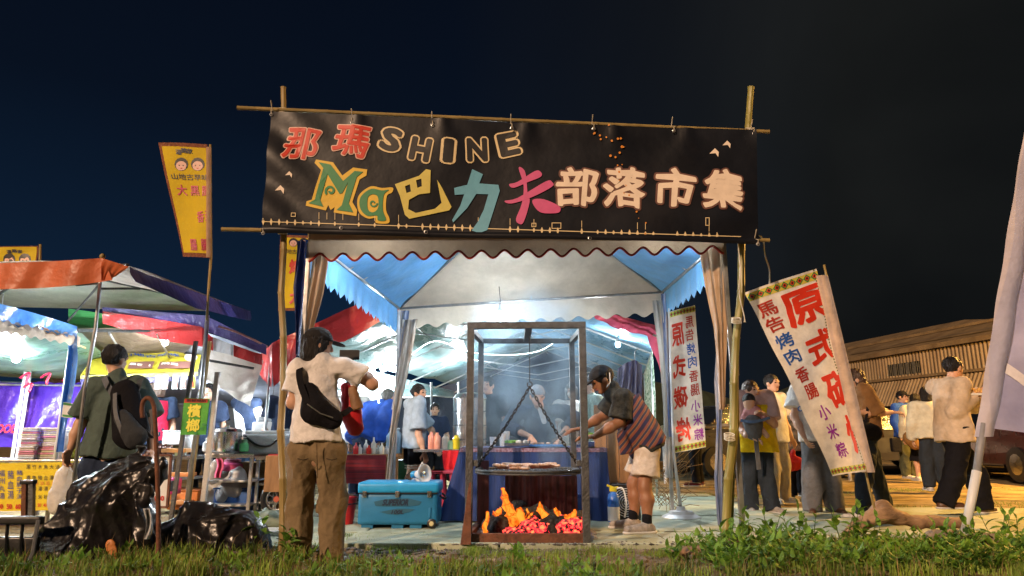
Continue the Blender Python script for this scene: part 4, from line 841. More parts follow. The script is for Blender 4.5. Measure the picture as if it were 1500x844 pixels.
sm('cutting_board', 'blue cutting board lying in front of the cook', 'cutting board', MB().box((P(800, 652, 7.35).x, 7.35, zt_ + .012), (.36, .25, .02), bev=.006), M('blue_board', (.05, .22, .55), rough=.4))
mt = thing('meat_heap', 'heap of chopped grilled meat on the blue cutting board', 'meat', (P(795, 650, 7.33).x, 7.33, zt_ + .02))
for i in range(9): x, y = P(795, 650, 7.33).x + rnd.uniform(-.12, .1), 7.33 + rnd.uniform(-.06, .06); MB().box((x, y, zt_ + .034), (.045, .028, .018), (Vector((math.cos(i), math.sin(i), 0)), Vector((-math.sin(i), math.cos(i), 0)), Vector((0, 0, 1))), .006).build('meat_piece', meat_m, mt, smooth=True)
tr_ = thing('food_tray', 'steel tray of cut vegetables at the left end of the navy table', 'tray', (P(755, 655, 7.3).x, 7.3, zt_))
MB().box((P(757, 655, 7.3).x, 7.3, zt_ + .02), (.26, .2, .036), bev=.008).build('tray', stain, tr_)
veg = M('greens', (.18, .42, .06), var=.6, vs=30, bump=.6)
for i in range(8): MB().ball((P(757, 655, 7.3).x + rnd.uniform(-.1, .1), 7.3 + rnd.uniform(-.07, .07), zt_ + .05), .03, (1.2, 1, .6), 7).build('vegetable', veg if i % 3 else white_pl, tr_)
for i, u in enumerate((722, 736, 742)): sm('paper_cup', ['white paper cup stack at the left of the navy table', 'taller white cup behind the tray', 'plain cup beside the taller cup'][i], 'cup', MB().lathe([(.028, 0), (.036, .10 + .03 * i)], (P(u, 650, 7.5).x, 7.5 + .05 * i, zt_), 14), white_pl, 'cups on the navy table')
sm('steel_bucket', 'dull steel pot on the navy table beside the cook', 'pot', MB().lathe([(.08, 0), (.1, .02), (.105, .16), (.112, .165)], (P(848, 645, 7.45).x, 7.45, zt_), 20), stain)
sm('steel_pan', 'low steel pan at the right end of the navy table', 'pan', MB().lathe([(.1, 0), (.13, .05), (.138, .052)], (P(868, 655, 7.4).x - .0, 7.4, zt_), 20), stain)
kn = thing('knife', 'long kitchen knife held over the cutting board', 'knife', P(812, 643, 7.3)); MB().add([P(808, 645, 7.3), P(820, 636, 7.3), P(822, 639, 7.3), P(811, 649, 7.3), P(808, 645, 7.304), P(820, 636, 7.304), P(822, 639, 7.304), P(811, 649, 7.304)], [(0, 1, 2, 3), (7, 6, 5, 4), (0, 4, 5, 1), (2, 6, 7, 3)]).build('blade', stain, kn); MB().tube([P(821, 637, 7.3), P(828, 631, 7.3)], .012, 8).build('handle', black_pl, kn)
st_ = thing('steamer', 'tall stack of round steel steamer tiers at the left behind the navy table', 'steamer', Vector((P(688, 640, 8.5).x, 8.5, 0)))
sx = P(688, 640, 8.5).x
for i in range(4):
    z0_ = .62 + i * .165; MB().lathe([(.19, 0), (.205, .01), (.205, .145), (.212, .15), (.212, .162), (.19, .163)], (sx, 8.5, z0_), 28).build('tier', stain, st_, smooth=True, autos=True)
    for sg in (-1, 1): MB().tube([(sx + sg * .06, 8.29, z0_ + .08), (sx + sg * .06 - .03, 8.26, z0_ + .08), (sx + sg * .06 - .03, 8.26, z0_ + .05)], .006, 5).build('handle', stain, st_)
MB().lathe([(.21, 0), (.18, .05), (.03, .08), (.03, .11)], (sx, 8.5, .62 + 4 * .165), 28).build('lid', stain, st_, smooth=True, autos=True); MB().lathe([(.22, 0), (.22, .6), (.2, .61)], (sx, 8.5, 0.01), 20).build('stand', dsteel, st_)
# ================================================================== cool box and megaphone
co = thing('cool_box', 'large blue cool box with three steel latches and wheels, standing on the concrete', 'cool box', Vector((-.95, 6.7, 0)))
cm = M('blue_plastic', (.018, .18, .38), rough=.42, var=.12, vs=5, bump=.12, bs=120, bd=.004, dirt=.2, dcol=(.03, .18, .24)); cm2 = M('light_blue_plastic', (.02, .32, .66), rough=.38, var=.1, bump=.08)
cx0, cx1, cy0, cy1 = P(524, 740, 6.6).x, P(641, 740, 6.6).x, 6.6, 7.02; cz1 = P(590, 722, 6.6).z; czt = P(590, 709, 6.6).z + .0
cc = (cx0 + cx1) / 2; cw = cx1 - cx0
bm_ = MB().box((cc, (cy0 + cy1) / 2, (cz1 + .03) / 2 + .0), (cw, cy1 - cy0, cz1 - .03), bev=.035).build('tub', cm, co, smooth=True)
MB().box((cc, (cy0 + cy1) / 2, cz1 + (czt - cz1) / 2 + .004), (cw + .016, cy1 - cy0 + .02, czt - cz1 + .02), bev=.03).build('lid', cm2, co, smooth=True)
MB().box((cc, cy0 - .004, cz1 - .004), (cw - .01, .016, .010), bev=.002).build('seal', black_pl, co)
for u in (534, 582, 629):
    x = P(u, 722, 6.58).x; l_ = MB().box((x, cy0 - .012, cz1 - .012), (.04, .016, .055), bev=.004).build('latch', stain, co); MB().tube([(x - .012, cy0 - .024, cz1 - .0), (x - .012, cy0 - .026, cz1 - .03), (x + .012, cy0 - .026, cz1 - .03), (x + .012, cy0 - .024, cz1)], .003, 5).build('buckle', stain, l_)
for x, y in ((cx1 - .05, cy0 - .005), (cx1 - .05, cy1)): w_ = MB().lathe([(.034, -.02), (.042, -.016), (.042, .016), (.034, .02)], (x, y, .045), 20, ax=(0, 1, 0)).build('wheel', black_pl, co, smooth=True, autos=True); MB().lathe([(.022, 0), (.016, .004)], (x, y - .021, .045), 16, ax=(0, -1, 0)).build('hub', M('cream_hub', (.55, .48, .25)), w_)
for x in (cx0 + .09, cc, cx1 - .2): MB().box((x, cy0 + .1, .02), (.11, .16, .05), bev=.006).build('foot', cm, co)
MB().box((cx1 - .07, cy0 - .004, .14), (.022, .012, .09), bev=.005).build('drain_catch', cm, co, smooth=True)
MB().tube([(cx1 + .01, cy0 + .08, cz1 - .03), (cx1 + .05, cy0 + .08, cz1 - .06), (cx1 + .055, cy0 + .3, cz1 - .07), (cx1 + .01, cy0 + .32, cz1 - .03)], .011, 6).build('handle', black_pl, co, smooth=True)
MB().tube([(cx0 - .0, cy0 + .06, cz1 - .03), (cx0 - .10, cy0 + .05, cz1 - .02), (cx0 - .10, cy0 + .3, cz1 - .03)], .010, 6).build('handle', black_pl, co, smooth=True)
dec = Surf(Vector((cx0, cy0 - .001, cz1)), Vector((cx1, cy0 - .001, cz1)), Vector((cx1, cy0 - .001, .02)), Vector((cx0, cy0 - .001, .02)))
i_cb = ink('dark_blue', (.015, .10, .17)); patch_px(dec, [(548, 735), (566, 731), (598, 730), (618, 735), (614, 740), (598, 742), (566, 742), (550, 741)], i_cb, co, 'decal_band', .003); patch_px(dec, [(556, 750), (582, 745), (608, 746), (600, 750), (582, 754), (568, 753)], i_cb, co, 'decal_band', .003)
letter_px('SUPERIOR', dec, 580, 736, 38, 9, ink('navy', (.008, .02, .05)), co, off=.04, shear=.25, lift=.006); letter_px('100L', dec, 583, 750, 18, 6, ink('navy2', (.008, .02, .05)), co, off=.03, shear=.25, lift=.006)
mg = thing('megaphone', 'white and blue megaphone lying on the cool box lid', 'megaphone', Vector((P(620, 700, 6.75).x, 6.75, czt + .01)))
mc_ = P(621, 694, 6.72); dr = Vector((.75, -.62, .1)).normalized()
MB().lathe([(.03, -.15), (.032, -.09), (.05, -.04), (.082, .0), (.088, .012), (.080, .012), (.05, -.01), (.015, -.03)], mc_, 28, ax=dr).build('horn', white_pl, mg, smooth=True, autos=True)
MB().lathe([(.006, -.03), (.02, -.02), (.028, .004), (.01, .01)], mc_, 20, ax=dr).build('driver', stain, mg, smooth=True); MB().lathe([(.034, -.155), (.036, -.1)], mc_, 20, ax=dr).build('body', cm2, mg); MB().tube([mc_ - dr * .1, mc_ - dr * .1 - Vector((0, 0, .05)), mc_ - dr * .05 - Vector((0, 0, .075))], .012, 6).build('grip', white_pl, mg)
MB().tube(vpath([mc_ - dr * .14, P(602, 703, 6.7), P(594, 699, 6.72), P(603, 690, 6.75)], 5), .004, 5).build('strap', dark_cord, mg)
pn = thing('pennant', 'small black triangle pennant with white stripes standing behind the megaphone', 'pennant', P(618, 705, 6.85))
for k, (m_, s_) in enumerate(((white_pl, 1), (black_pl, .82), (white_pl, .66), (black_pl, .48))): c = P(618, 693, 6.9); MB().add([c + Vector((-.095 * s_, -.004 * k, -.06 * s_)), c + Vector((.095 * s_, -.004 * k, -.06 * s_)), c + Vector((0, -.004 * k, .11 * s_)), c + Vector((-.095 * s_, .003 - .004 * k, -.06 * s_)), c + Vector((.095 * s_, .003 - .004 * k, -.06 * s_)), c + Vector((0, .003 - .004 * k, .11 * s_))], [(0, 1, 2), (5, 4, 3), (0, 3, 4, 1), (1, 4, 5, 2), (2, 5, 3, 0)]).build('stripe', m_, pn)
# ================================================================== things right of the table
bd = thing('plywood_board', 'upright brown plywood board behind the bending man', 'board', Vector((P(897, 690, 7.2).x, 7.2, 0)))
for i in range(3): x0 = P(872 + i * 18, 690, 7.2).x; x1 = P(889 + i * 18, 690, 7.2).x; MB().box(((x0 + x1) / 2, 7.2 + .01 * i, .62), (x1 - x0, .02, 1.05), bev=.003).build('plank', wood_m, bd)
fe = thing('fire_extinguisher', 'blue and white fire extinguisher with a yellow top beside the bending man', 'fire extinguisher', Vector((P(899, 750, 6.95).x, 6.95, 0)))
fx = P(899, 750, 6.95).x; MB().lathe([(.05, 0), (.058, .01), (.058, .22), (.05, .27), (.02, .30)], (fx, 6.95, 0), 20).build('cylinder', M('blue_paint', (.04, .16, .55), rough=.3), fe, smooth=True, autos=True)
MB().lathe([(.0585, 0), (.0585, .13)], (fx, 6.95, .03), 20).build('label_sleeve', white_pl, fe, smooth=True, autos=True); MB().box((fx, 6.95, .32), (.07, .04, .04), bev=.01).build('valve', M('yellow_plastic', (.75, .6, .03), rough=.4), fe); MB().tube([(fx - .06, 6.95, .36), (fx + .01, 6.95, .335), (fx + .05, 6.95, .34)], .012, 6).build('lever', M('yellow_paint', (.75, .6, .03), rough=.4), fe)
MB().tube(vpath([(fx + .02, 6.95, .32), (fx + .09, 6.93, .33), (fx + .12, 6.92, .2), (fx + .10, 6.92, .06)], 6), .009, 6).build('hose', white_pl, fe, smooth=True)
fn = thing('box_fan', 'small dark box fan with wire guard on the ground behind the extinguisher', 'fan', Vector((P(917, 750, 7.05).x, 7.05, 0)))
fc = Vector((P(917, 735, 7.05).x, 7.03, .19)); MB().box((fc.x, 7.12, .19), (.30, .1, .36), bev=.02).build('housing', black_pl, fn, smooth=True)
for k in range(1, 7): MB().tube([fc + Vector((math.cos(g) * .022 * k, 0, math.sin(g) * .022 * k)) for g in [j * math.pi / 12 for j in range(24)]], .0028, 4, closed=True).build('guard_ring', white_pl, fn)
for k in range(4): g = k * math.pi / 2 + .4; MB().add([fc + Vector((0, .03, 0)), fc + Vector((math.cos(g) * .12, .025, math.sin(g) * .12)), fc + Vector((math.cos(g + .7) * .12, .045, math.sin(g + .7) * .12)), fc + Vector((0, .035, 0)), fc + Vector((math.cos(g) * .12, .03, math.sin(g) * .12)), fc + Vector((math.cos(g + .7) * .12, .05, math.sin(g + .7) * .12))], [(0, 1, 2), (5, 4, 3)]).build('blade', M('fan_blade', (.1, .12, .2)), fn)
hc_ = thing('hanging_clothes', 'striped purple and white jacket hanging inside the right tent pole', 'clothes', P(926, 620, 7.5))
strm = M('striped_cloth', (.06, .05, .16), rough=.85, col2=(.35, .33, .4), vs=4, st=(9, 9, .5), bump=.2)
band('jacket', [(P(905, 540, 7.5), P(900, 575, 7.4)), (P(918, 531, 7.5), P(914, 600, 7.45)), (P(930, 527, 7.5), P(930, 612, 7.5)), (P(940, 535, 7.5), P(944, 605, 7.55))], strm, hc_, .05, 9); MB().tube([P(930, 527, 7.5), P(930, 515, 7.5), P(936, 510, 7.5)], .005, 5).build('hanger', steel, hc_)
# mirrored white flag on a stand
white_fl = cloth('white_flag_cloth', (.72, .68, .62), transl=.25, bump=.2); fl_red = ink('flag_red', (.78, .05, .02), transl=.25); fl_dr = ink('flag_darkred', (.55, .05, .03), transl=.25); fl_bl = ink('flag_blue', (.02, .12, .50), transl=.25); fl_pu = ink('flag_purple', (.35, .04, .42), transl=.25); fl_gr = ink('flag_green', (.05, .30, .08), transl=.2); fl_ye = ink('flag_yellow', (.7, .6, .1), transl=.2)
def border(surf, b0, b1, par, n, mirror=False):
    mb = MB(); mb.grid(lambda a, b: surf.at(a, lerp(b0, b1, b), .003), 30, 2); mb.build('woven_border', fl_ye, par)
    for k, (m_, r) in enumerate(((fl_gr, 1.0), (fl_red, .62), (i_bk, .3))):
        mb = MB()
        for i in range(n):
            for (cx, col_) in ((i + .5, 0),):
                mm_ = (cx) / n; hb_ = (b1 - b0) / 2 * r; ha = .5 / n * r; cb = (b0 + b1) / 2
                mb.add([surf.at(mm_ - ha, cb, .005 + .001 * k), surf.at(mm_, cb - hb_, .005 + .001 * k), surf.at(mm_ + ha, cb, .005 + .001 * k), surf.at(mm_, cb + hb_, .005 + .001 * k)], [(0, 1, 2, 3)])
        tag(mb.build('diamond_print', [fl_gr, fl_red][k % 2] if k < 2 else i_bk, par), kind='stuff')
mf = thing('market_flag', 'upright white flag with reversed red, blue and purple lettering on a round white foot', 'flag', Vector((P(998, 750, 7.35).x, 7.35, 0)))
ms_ = Surf(P(981, 457, 7.35), P(1018, 447, 7.3), P(1034, 655, 7.3), P(988, 664, 7.35), wave=lambda a, b: .02 * math.sin(a * 4 + b * 5) + .008 * math.sin(b * 23))
ms_.sheet('flag_cloth', white_fl, mf, 16, 40); border(ms_, .005, .045, mf, 8); border(ms_, .955, .995, mf, 8)
for ch, u, v, w, h in (('原', 993, 490, 20, 36), ('式', 995, 537, 20, 32), ('碳', 997, 582, 20, 32), ('烤', 1001, 629, 20, 34)): letter_px(ch, ms_, u, v, w, h, fl_red, mf, off=.028, mirror=True, lift=.005, wob=.02)
for ch, u, v, m_ in (('馬', 1010, 472, fl_dr), ('告', 1010, 491, fl_dr), ('烤', 1012, 511, fl_bl), ('肉', 1014, 530, fl_bl), ('香', 1016, 551, fl_dr), ('腸', 1018, 571, fl_dr), ('小', 1019, 595, fl_pu), ('米', 1022, 615, fl_pu), ('粽', 1024, 636, fl_pu)): letter_px(ch, ms_, u, v, 13, 17, m_, mf, off=.018, mirror=True, lift=.005)
MB().tube([P(980, 452, 7.36), P(987, 665, 7.36), P(998, 752, 7.36)], [.012, .014, .02], 10).build('pole', white_pl, mf, smooth=True)
MB().lathe([(.20, 0), (.20, .02), (.15, .045), (.13, .05), (.12, .075), (.05, .085), (.04, .12)], (P(998, 756, 7.35).x, 7.35, 0), 32).build('foot', white_pl, mf, smooth=True, autos=True)
# leaning big flag
bf = thing('market_flag', 'large leaning white flag with red, blue and purple lettering, tied to a bamboo stick', 'flag', P(1275, 750, 5.35))
Yh = 5.35
bfs = Surf(P(1090, 429, Yh), P(1197, 393, Yh), P(1266, 690, Yh - .05), P(1222, 698, Yh - .05), wave=lambda a, b: .03 * math.sin(a * 3.2 + b * 4) + .012 * math.sin(b * 16 + a * 5))
bfs.sheet('flag_cloth', white_fl, bf, 30, 60); border(bfs, .012, .055, bf, 9); border(bfs, .965, .992, bf, 9)
for ch, u, v, w, h in (('原', 1178, 448, 54, 56), ('式', 1203, 508, 46, 48), ('碳', 1231, 568, 48, 54), ('烤', 1256, 632, 38, 56)): letter_px(ch, bfs, u, v, w, h, fl_red, bf, off=.032, rot=R(4), lift=.006, wob=.02, clip=.955)
for ch, u, v, m_ in (('馬', 1124, 453, fl_dr), ('告', 1135, 475, fl_dr), ('烤', 1149, 499, fl_bl), ('肉', 1161, 522, fl_bl), ('香', 1175, 549, fl_dr), ('腸', 1188, 573, fl_dr), ('小', 1207, 604, fl_pu), ('米', 1219, 632, fl_pu), ('粽', 1232, 659, fl_pu)): letter_px(ch, bfs, u, v, 22, 22, m_, bf, off=.022, rot=R(6), lift=.006)
MB().tube(vpath([P(1207, 388, Yh + .02), P(1236, 520, Yh + .02), P(1258, 620, Yh + .02), P(1268, 690, Yh + .02), P(1283, 752, Yh + .02)], 5), [.009] * 20 + [.012], 8).build('bamboo_stick', bamboo_m, bf, smooth=True)
slv = Surf(P(1195, 404, Yh - .01), P(1213, 404, Yh - .01), P(1282, 692, Yh - .04), P(1262, 692, Yh - .04), wave=lambda a, b: .022 * math.sin(a * math.pi))
slv.sheet('pole_sleeve', cloth('sleeve_cloth', (.62, .50, .44), transl=.2), bf, 10, 60)
mb = MB(); [mb.add([bfs.at(.945, i / 70, .006), bfs.at(.965, i / 70, .006), bfs.at(.965, (i + .5) / 70, .006), bfs.at(.945, (i + .5) / 70, .006)], [(0, 1, 2, 3)]) for i in range(70)]; mb.build('woven_edge', M('olive_thread', (.12, .14, .05)), bf)
MB().tube(vpath([P(1112, 345, 5.0), P(1118, 352, 5.05), P(1121, 375, 5.1), P(1127, 395, 5.25), P(1127, 416, Yh)], 5), .006, 5).build('string', rope_m, bf)
sm('guy_string', 'pale string dangling from the right end of the gate', 'string', MB().tube(vpath([P(1080, 350, 4.95), P(1084, 390, 4.95), P(1083, 430, 4.95), P(1090, 462, 4.95), P(1091, 472, 4.95)], 6), [.004] * 20 + [.004, .006, .006, .008, .010], 5), rope_m)
# right edge flag
rf = thing('lilac_flag', 'big pale lilac flag on a grey pole at the right edge of the picture', 'flag', P(1412, 782, 4.9))
Yq = 4.9; lil = cloth('lilac_cloth', (.30, .32, .60), transl=.3, col2=(.42, .44, .72), vs=2, bump=.3)
MB().tube([P(1440, 620, Yq), P(1430, 700, Yq)], .026, 12).build('upper_pole', M('grey_pvc', (.28, .28, .30), rough=.5), rf, smooth=True)
MB().tube([P(1431, 690, Yq), P(1413, 783, Yq)], [.03, .028], 12).build('lower_pole', white_pl, rf, smooth=True)
def slf(a, b):
    v = lerp(165, 640, b); l = lerp(1505, 1428, b ** .97) ; r = l + lerp(34, 34, b) - 6 * b; p = P(lerp(l, r, a), v, Yq); return p - Vector((0, .035 * math.sin(a * math.pi) + .006 * math.sin(b * 30), 0))
MB().grid(slf, 12, 50).build('pole_sleeve', cloth('pale_sleeve', (.50, .49, .62), transl=.2, vs=3), rf, smooth=True)
def qf(a, b):
    v0 = lerp(165, 628, b); u0 = lerp(1520, 1452, b); u1 = u0 + 330; v1 = v0 + 30 + 20 * b; p = P(lerp(u0, u1, a), lerp(v0, v1, a), Yq + .02); return p + Vector((0, .05 * math.sin(a * 9 + b * 3) + .03 * math.sin(b * 11 - a * 6), 0))
MB().grid(qf, 40, 40).build('flag_cloth', lil, rf, smooth=True)
MB().tube(vpath([qf(.135, .86) - Vector((0, .02, 0)), qf(.15, .84) - Vector((0, .02, 0)), qf(.17, .87) - Vector((0, .02, 0)), qf(.15, .90) - Vector((0, .02, 0)), qf(.14, .95) - Vector((0, .02, 0)), qf(.17, .97) - Vector((0, .02, 0))], 5), .009, 6, flat=.3).build('gold_print', i_yo, rf)
mb = MB(); [mb.add([qf(.02 + .30 * (k / 10), .78 + .17 * (k / 10) ** 1.2 + dy) - Vector((0, .012, 0)) for k, dy in ((j, 0), (j + 1, 0), (j + 1, .035), (j, .035))], [(0, 1, 2, 3)]) for j in range(10)]; mb.build('white_swirl', M('white_print', (.8, .78, .84)), rf)
# ================================================================== left: umbrella canopy
um = thing('square_canopy', 'square canopy with orange front valance, purple side valance and dirty cream underside', 'canopy', Vector((-3.4, 5.7, 0)))
cA = P(-120, 392, 5.1); cB = P(187, 392, 5.1); cB2 = P(150, 378, 5.1); cC = P(366, 458, 9.0); cD = P(-160, 470, 9.0)
zE = (cB.z) + .02; cB = Vector((cB.x, 5.1, zE)); cA = Vector((-6.4, 5.2, zE)); cC = Vector((cC.x, 9.0, cC.z)); cD = Vector((-6.8, 8.6, cC.z)); cAp = Vector((-4.9, 6.9, 2.62))
und = tarp('cream_underside', (.50, .46, .40), transl=.2, rough=.8, dirt=.6, dcol=(.2, .17, .14), vs=3, bs=5); orm = tarp('orange_vinyl', (.62, .15, .055), transl=.15, bs=4, dcol=(.4, .1, .05)); pum = tarp('purple_vinyl', (.055, .045, .17), transl=.15, rough=.4, dcol=(.03, .03, .09))
for (a, b) in ((cA, cB), (cB, cC), (cC, cD), (cD, cA)): tri('roof_panel', a, b, cAp, und, um, sag=.06, n=14, wr_=.008)
for p in (cA, cB, cC, cD): MB().tube([p, cAp - Vector((0, 0, .06))], .012, 6).build('rib', dsteel, um)
MB().grid(lambda a, b: P(lerp(-60, lerp(150, 187, b * .4), a), lerp(lerp(386, 378, a ** 2), lerp(424, 410, a ** 3), b), 5.05 - .02 * math.sin(a * 17 + b * 2)), 50, 8).build('front_valance', orm, um, smooth=True)
band('front_valance_end', [(P(149, 378, 5.04), P(148, 411, 5.04)), (P(168, 384, 5.05), P(160, 411, 5.1)), (P(189, 391, 5.06), P(172, 403, 5.1))], orm, um, .004)
band('side_valance', [(P(190, 391, 5.1), P(196, 412, 5.1)), (P(215, 402, 5.6), P(225, 424, 5.6)), (P(262, 418, 6.4), P(285, 451, 6.6)), (P(310, 436, 7.4), P(330, 462, 7.6)), (P(367, 456, 9), P(367, 470, 9.05))], pum, um, .03, 5)
MB().tube([P(147, 380, 5.3), P(147, 412, 5.3), P(140, 480, 5.3), P(124, 570, 5.3), Vector((P(118, 640, 5.3).x, 5.3, 0))], .014, 8).build('pole', steel, um, smooth=True)
MB().tube([P(147, 415, 5.3), P(100, 470, 6.2)], .010, 6).build('brace', dsteel, um); MB().tube([P(147, 415, 5.3), P(112, 418, 5.4)], .01, 6).build('brace', dsteel, um); MB().tube([P(147, 423, 5.3), P(205, 423, 5.6)], .01, 6).build('brace', dsteel, um)
MB().ball(P(150, 376, 5.1), .022, (1, 1, 1.2), 8).build('finial', bamboo_m, um, smooth=True)
MB().tube([P(304, 462, 7.2), P(296, 560, 7.2), Vector((P(282, 640, 7.2).x, 7.2, 0))], .022, 8).build('pole', steel, um, smooth=True)
for du, n in ((-16, 0), (4, 1)):
    pl2 = sm('steel_pole', ['dark steel pole left of the betel sign pole pair', 'rusty square post right behind the green betel sign'][n], 'pole', MB().bar(P(303 + du, 500, 7.0 + n * .4), Vector((P(280 + du * 1.1, 640, 7.0 + n * .4).x, 7.0 + n * .4, 0)), .035), [dsteel, bamboo_m][n])
sm('white_post', 'white square tent post right of the betel sign', 'pole', MB().bar(P(319, 545, 6.9), Vector((P(306, 640, 6.9).x, 6.9, 0)), .045, bev=.003), M('white_painted_steel', (.55, .53, .50), rough=.5, dirt=.7, dcol=(.2, .12, .08)))
# blue tent at far left
bt = thing('blue_tent', 'blue tent corner with pale scalloped trim and a blue tied curtain at the far left', 'tent', Vector((-4.2, 7.0, 0)))
blm = tarp('royal_blue_vinyl', (.02, .12, .42), col2=(.12, .30, .62), rough=.22, vs=3, bump=.9, bs=4, transl=.2, dirt=.2)
def bv(a, b):
    u = lerp(-60, 113, a); tp_ = lerp(432, 478, a ** 1.2); sc_ = .5 + .5 * math.cos(a * 12 * 2 * math.pi); bt_ = lerp(462, 494, a ** 1.1) + 4 * sc_; Y = lerp(5.3, 7.0, a); return P(u, lerp(tp_, bt_, b), Y - .03 * math.sin(a * 20 + b * 3))
MB().grid(bv, 96, 8).build('valance', blm, bt, smooth=True)
wtr = cloth('pale_trim', (.62, .52, .42), transl=.2)
MB().grid(lambda a, b: bv(a, 1) + Vector((0, .05, .03 - b * .10)), 96, 4).build('inner_trim', wtr, bt, smooth=True)
MB().tube([bv(i / 60, 1) + Vector((0, -.004, 0)) for i in range(61)], .006, 5).build('piping', wtr, bt)
bc0 = Vector(P(106, 490, 7.05)); MB().tube([bc0, Vector((P(85, 640, 7.05).x, 7.05, 0))], .02, 8).build('pole', white_pl, bt, smooth=True)
curtain([(480, 98, 113), (520, 98, 112), (560, 95, 107), (600, 90, 100), (640, 86, 93), (662, 84, 90)], 'corner_curtain', blm, bt, 7.0, 4, .03)
MB().tube([P(-60, 472, 5.4), P(97, 494, 7.1)], .014, 6).build('eave_bar', steel, bt); MB().tube([P(55, 476, 6.3), P(125, 510, 8)], .006, 5).build('guy_rope', M('orange_rope', (.6, .3, .1)), bt)
gnt = tarp('green_tarp', (.10, .26, .15), col2=(.30, .46, .36), rough=.3, vs=1.5, bs=3, bump=1, transl=.3); brt = tarp('brown_canvas', (.20, .14, .10), col2=(.36, .27, .2), transl=.3)
def sheet4(name, a, b, c, d, mat, par, sag=.15, n=24, wr_=.02): return MB().grid(lambda s, t: lerp(lerp(a, b, s), lerp(d, c, s), t) - Vector((0, 0, sag * math.sin(math.pi * s) * math.sin(math.pi * t) + wr_ * math.sin(s * 13 + t * 5) * math.sin(t * 9))), n, n).build(name, mat, par, smooth=True)
ls = thing('left_stall_roof', 'patched roof of green, brown and red tarpaulins over the food stalls on the left', 'roof', Vector((-3.6, 9, 0)))
sheet4('green_sheet', P(-80, 470, 6.0), P(120, 488, 7.4), P(200, 560, 12.5), P(-80, 545, 11), gnt, ls, .2)
sheet4('green_sheet', P(100, 452, 7.6), P(270, 476, 8), P(330, 488, 9.5), P(100, 484, 9.0), tarp('bright_green_tarp', (.06, .30, .09), transl=.4), ls, .05)
sheet4('brown_sheet', P(100, 480, 8.0), P(300, 482, 8.2), P(330, 560, 12.5), P(60, 566, 12.5), brt, ls, .12)
sheet4('grey_sheet', P(300, 486, 8.2), P(400, 520, 8.4), P(470, 602, 13.5), P(200, 592, 13.5), tarp('grey_tarp', (.20, .22, .27), rough=.4, transl=.3), ls, .15)
sheet4('cream_sheet', P(300, 490, 7.9), P(386, 528, 8.0), P(366, 596, 8.6), P(300, 555, 8.2), tarp('cream_tarp', (.55, .50, .42), col2=(.66, .64, .6), vs=2, transl=.3, dirt=.5, dcol=(.2, .17, .14)), ls, .12)
for i in range(5): MB().tube([P(20 + i * 70, 484 + 2 * i, 7.6), P(90 + i * 62, 575, 12.4)], .014, 6).build('rafter', steel, ls)
MB().tube([P(95, 484, 7.6), P(290, 486, 7.9)], .02, 6).build('roof_bar', dsteel, ls); MB().tube([P(300, 527, 7.8), P(372, 540, 8)], .016, 6).build('roof_bar', dsteel, ls); MB().tube([P(0, 560, 9.5), P(180, 566, 9.5)], .016, 6).build('roof_bar', steel, ls)
wv = tarp('white_vinyl', (.55, .55, .56), transl=.3); Zr = 7.75
segs = [(150, 456, 474), (245, 470, 500), (296, 479, 508), (308, 492, 512), (312, 494, 514), (338, 504, 520), (342, 505, 522), (372, 516, 532), (384, 519, 535)]
cols = [rd, rd, rd, rd, wv, wv, rd, rd]
for i in range(8):
    (u0, a0, b0), (u1, a1, b1) = segs[i], segs[i + 1]; band('eave_band', [(P(u0, a0, Zr), P(u0, b0, Zr)), (P(u1, a1, Zr + .03), P(u1, b1, Zr + .03))], cols[i], ls, .005)
band('dark_band', [(P(150, 450, Zr + .1), P(150, 458, Zr + .1)), (P(300, 462, Zr + .1), P(300, 484, Zr + .1)), (P(390, 506, Zr + .1), P(390, 520, Zr + .1))], pum, ls, .004)
MB().tube(vpath([P(320, 478, 7.6), P(350, 488, 7.7), P(392, 508, 7.9)], 6), .012, 6).build('edge_rope', M('pink_rope', (.45, .2, .16)), ls)
# long side wall drapes
pw = tarp('violet_tarp', (.07, .025, .36), col2=(.12, .05, .52), rough=.25, vs=2, bump=.9, bs=4, transl=.25)
vw = thing('violet_tarp_wall', 'shiny violet tarpaulin wall tied to a rail behind the left stall', 'tarp', Vector((-6.2, 9.3, 0)))
def vwf(a, b): return Vector((lerp(P(-120, 600, 9.3).x, P(205, 600, 9.3).x, a), 9.3 + .05 * math.sin(a * 40 + b * 3) * (.3 + b) + .05 * abs(math.sin(a * 9)) * (1 - b), lerp(P(0, 558, 9.3).z - .03 * abs(math.sin(a * 12)), P(0, 655, 9.3).z + .25 * max(0, a - .55), b)))
MB().grid(vwf, 110, 16).build('sheet', pw, vw, smooth=True); MB().tube([P(-120, 562, 9.25), P(205, 566, 9.25)], .014, 6).build('rail', steel, vw)
for u in (30, 37, 160): MB().tube([P(u + 8, 540, 9.1), Vector((P(u - 8, 640, 9.1).x, 9.1, 0))], .022, 8).build('post', white_pl if u != 160 else steel, vw, smooth=True)
ss = Surf(P(-60, 600, 9.2), P(40, 600, 9.2), P(40, 650, 9.2), P(-60, 650, 9.2)); letter_px('GOOD', ss, 8, 628, 42, 13, ink('sign_red', (.6, .03, .05)), vw, off=.03, shear=.3, lift=.03)
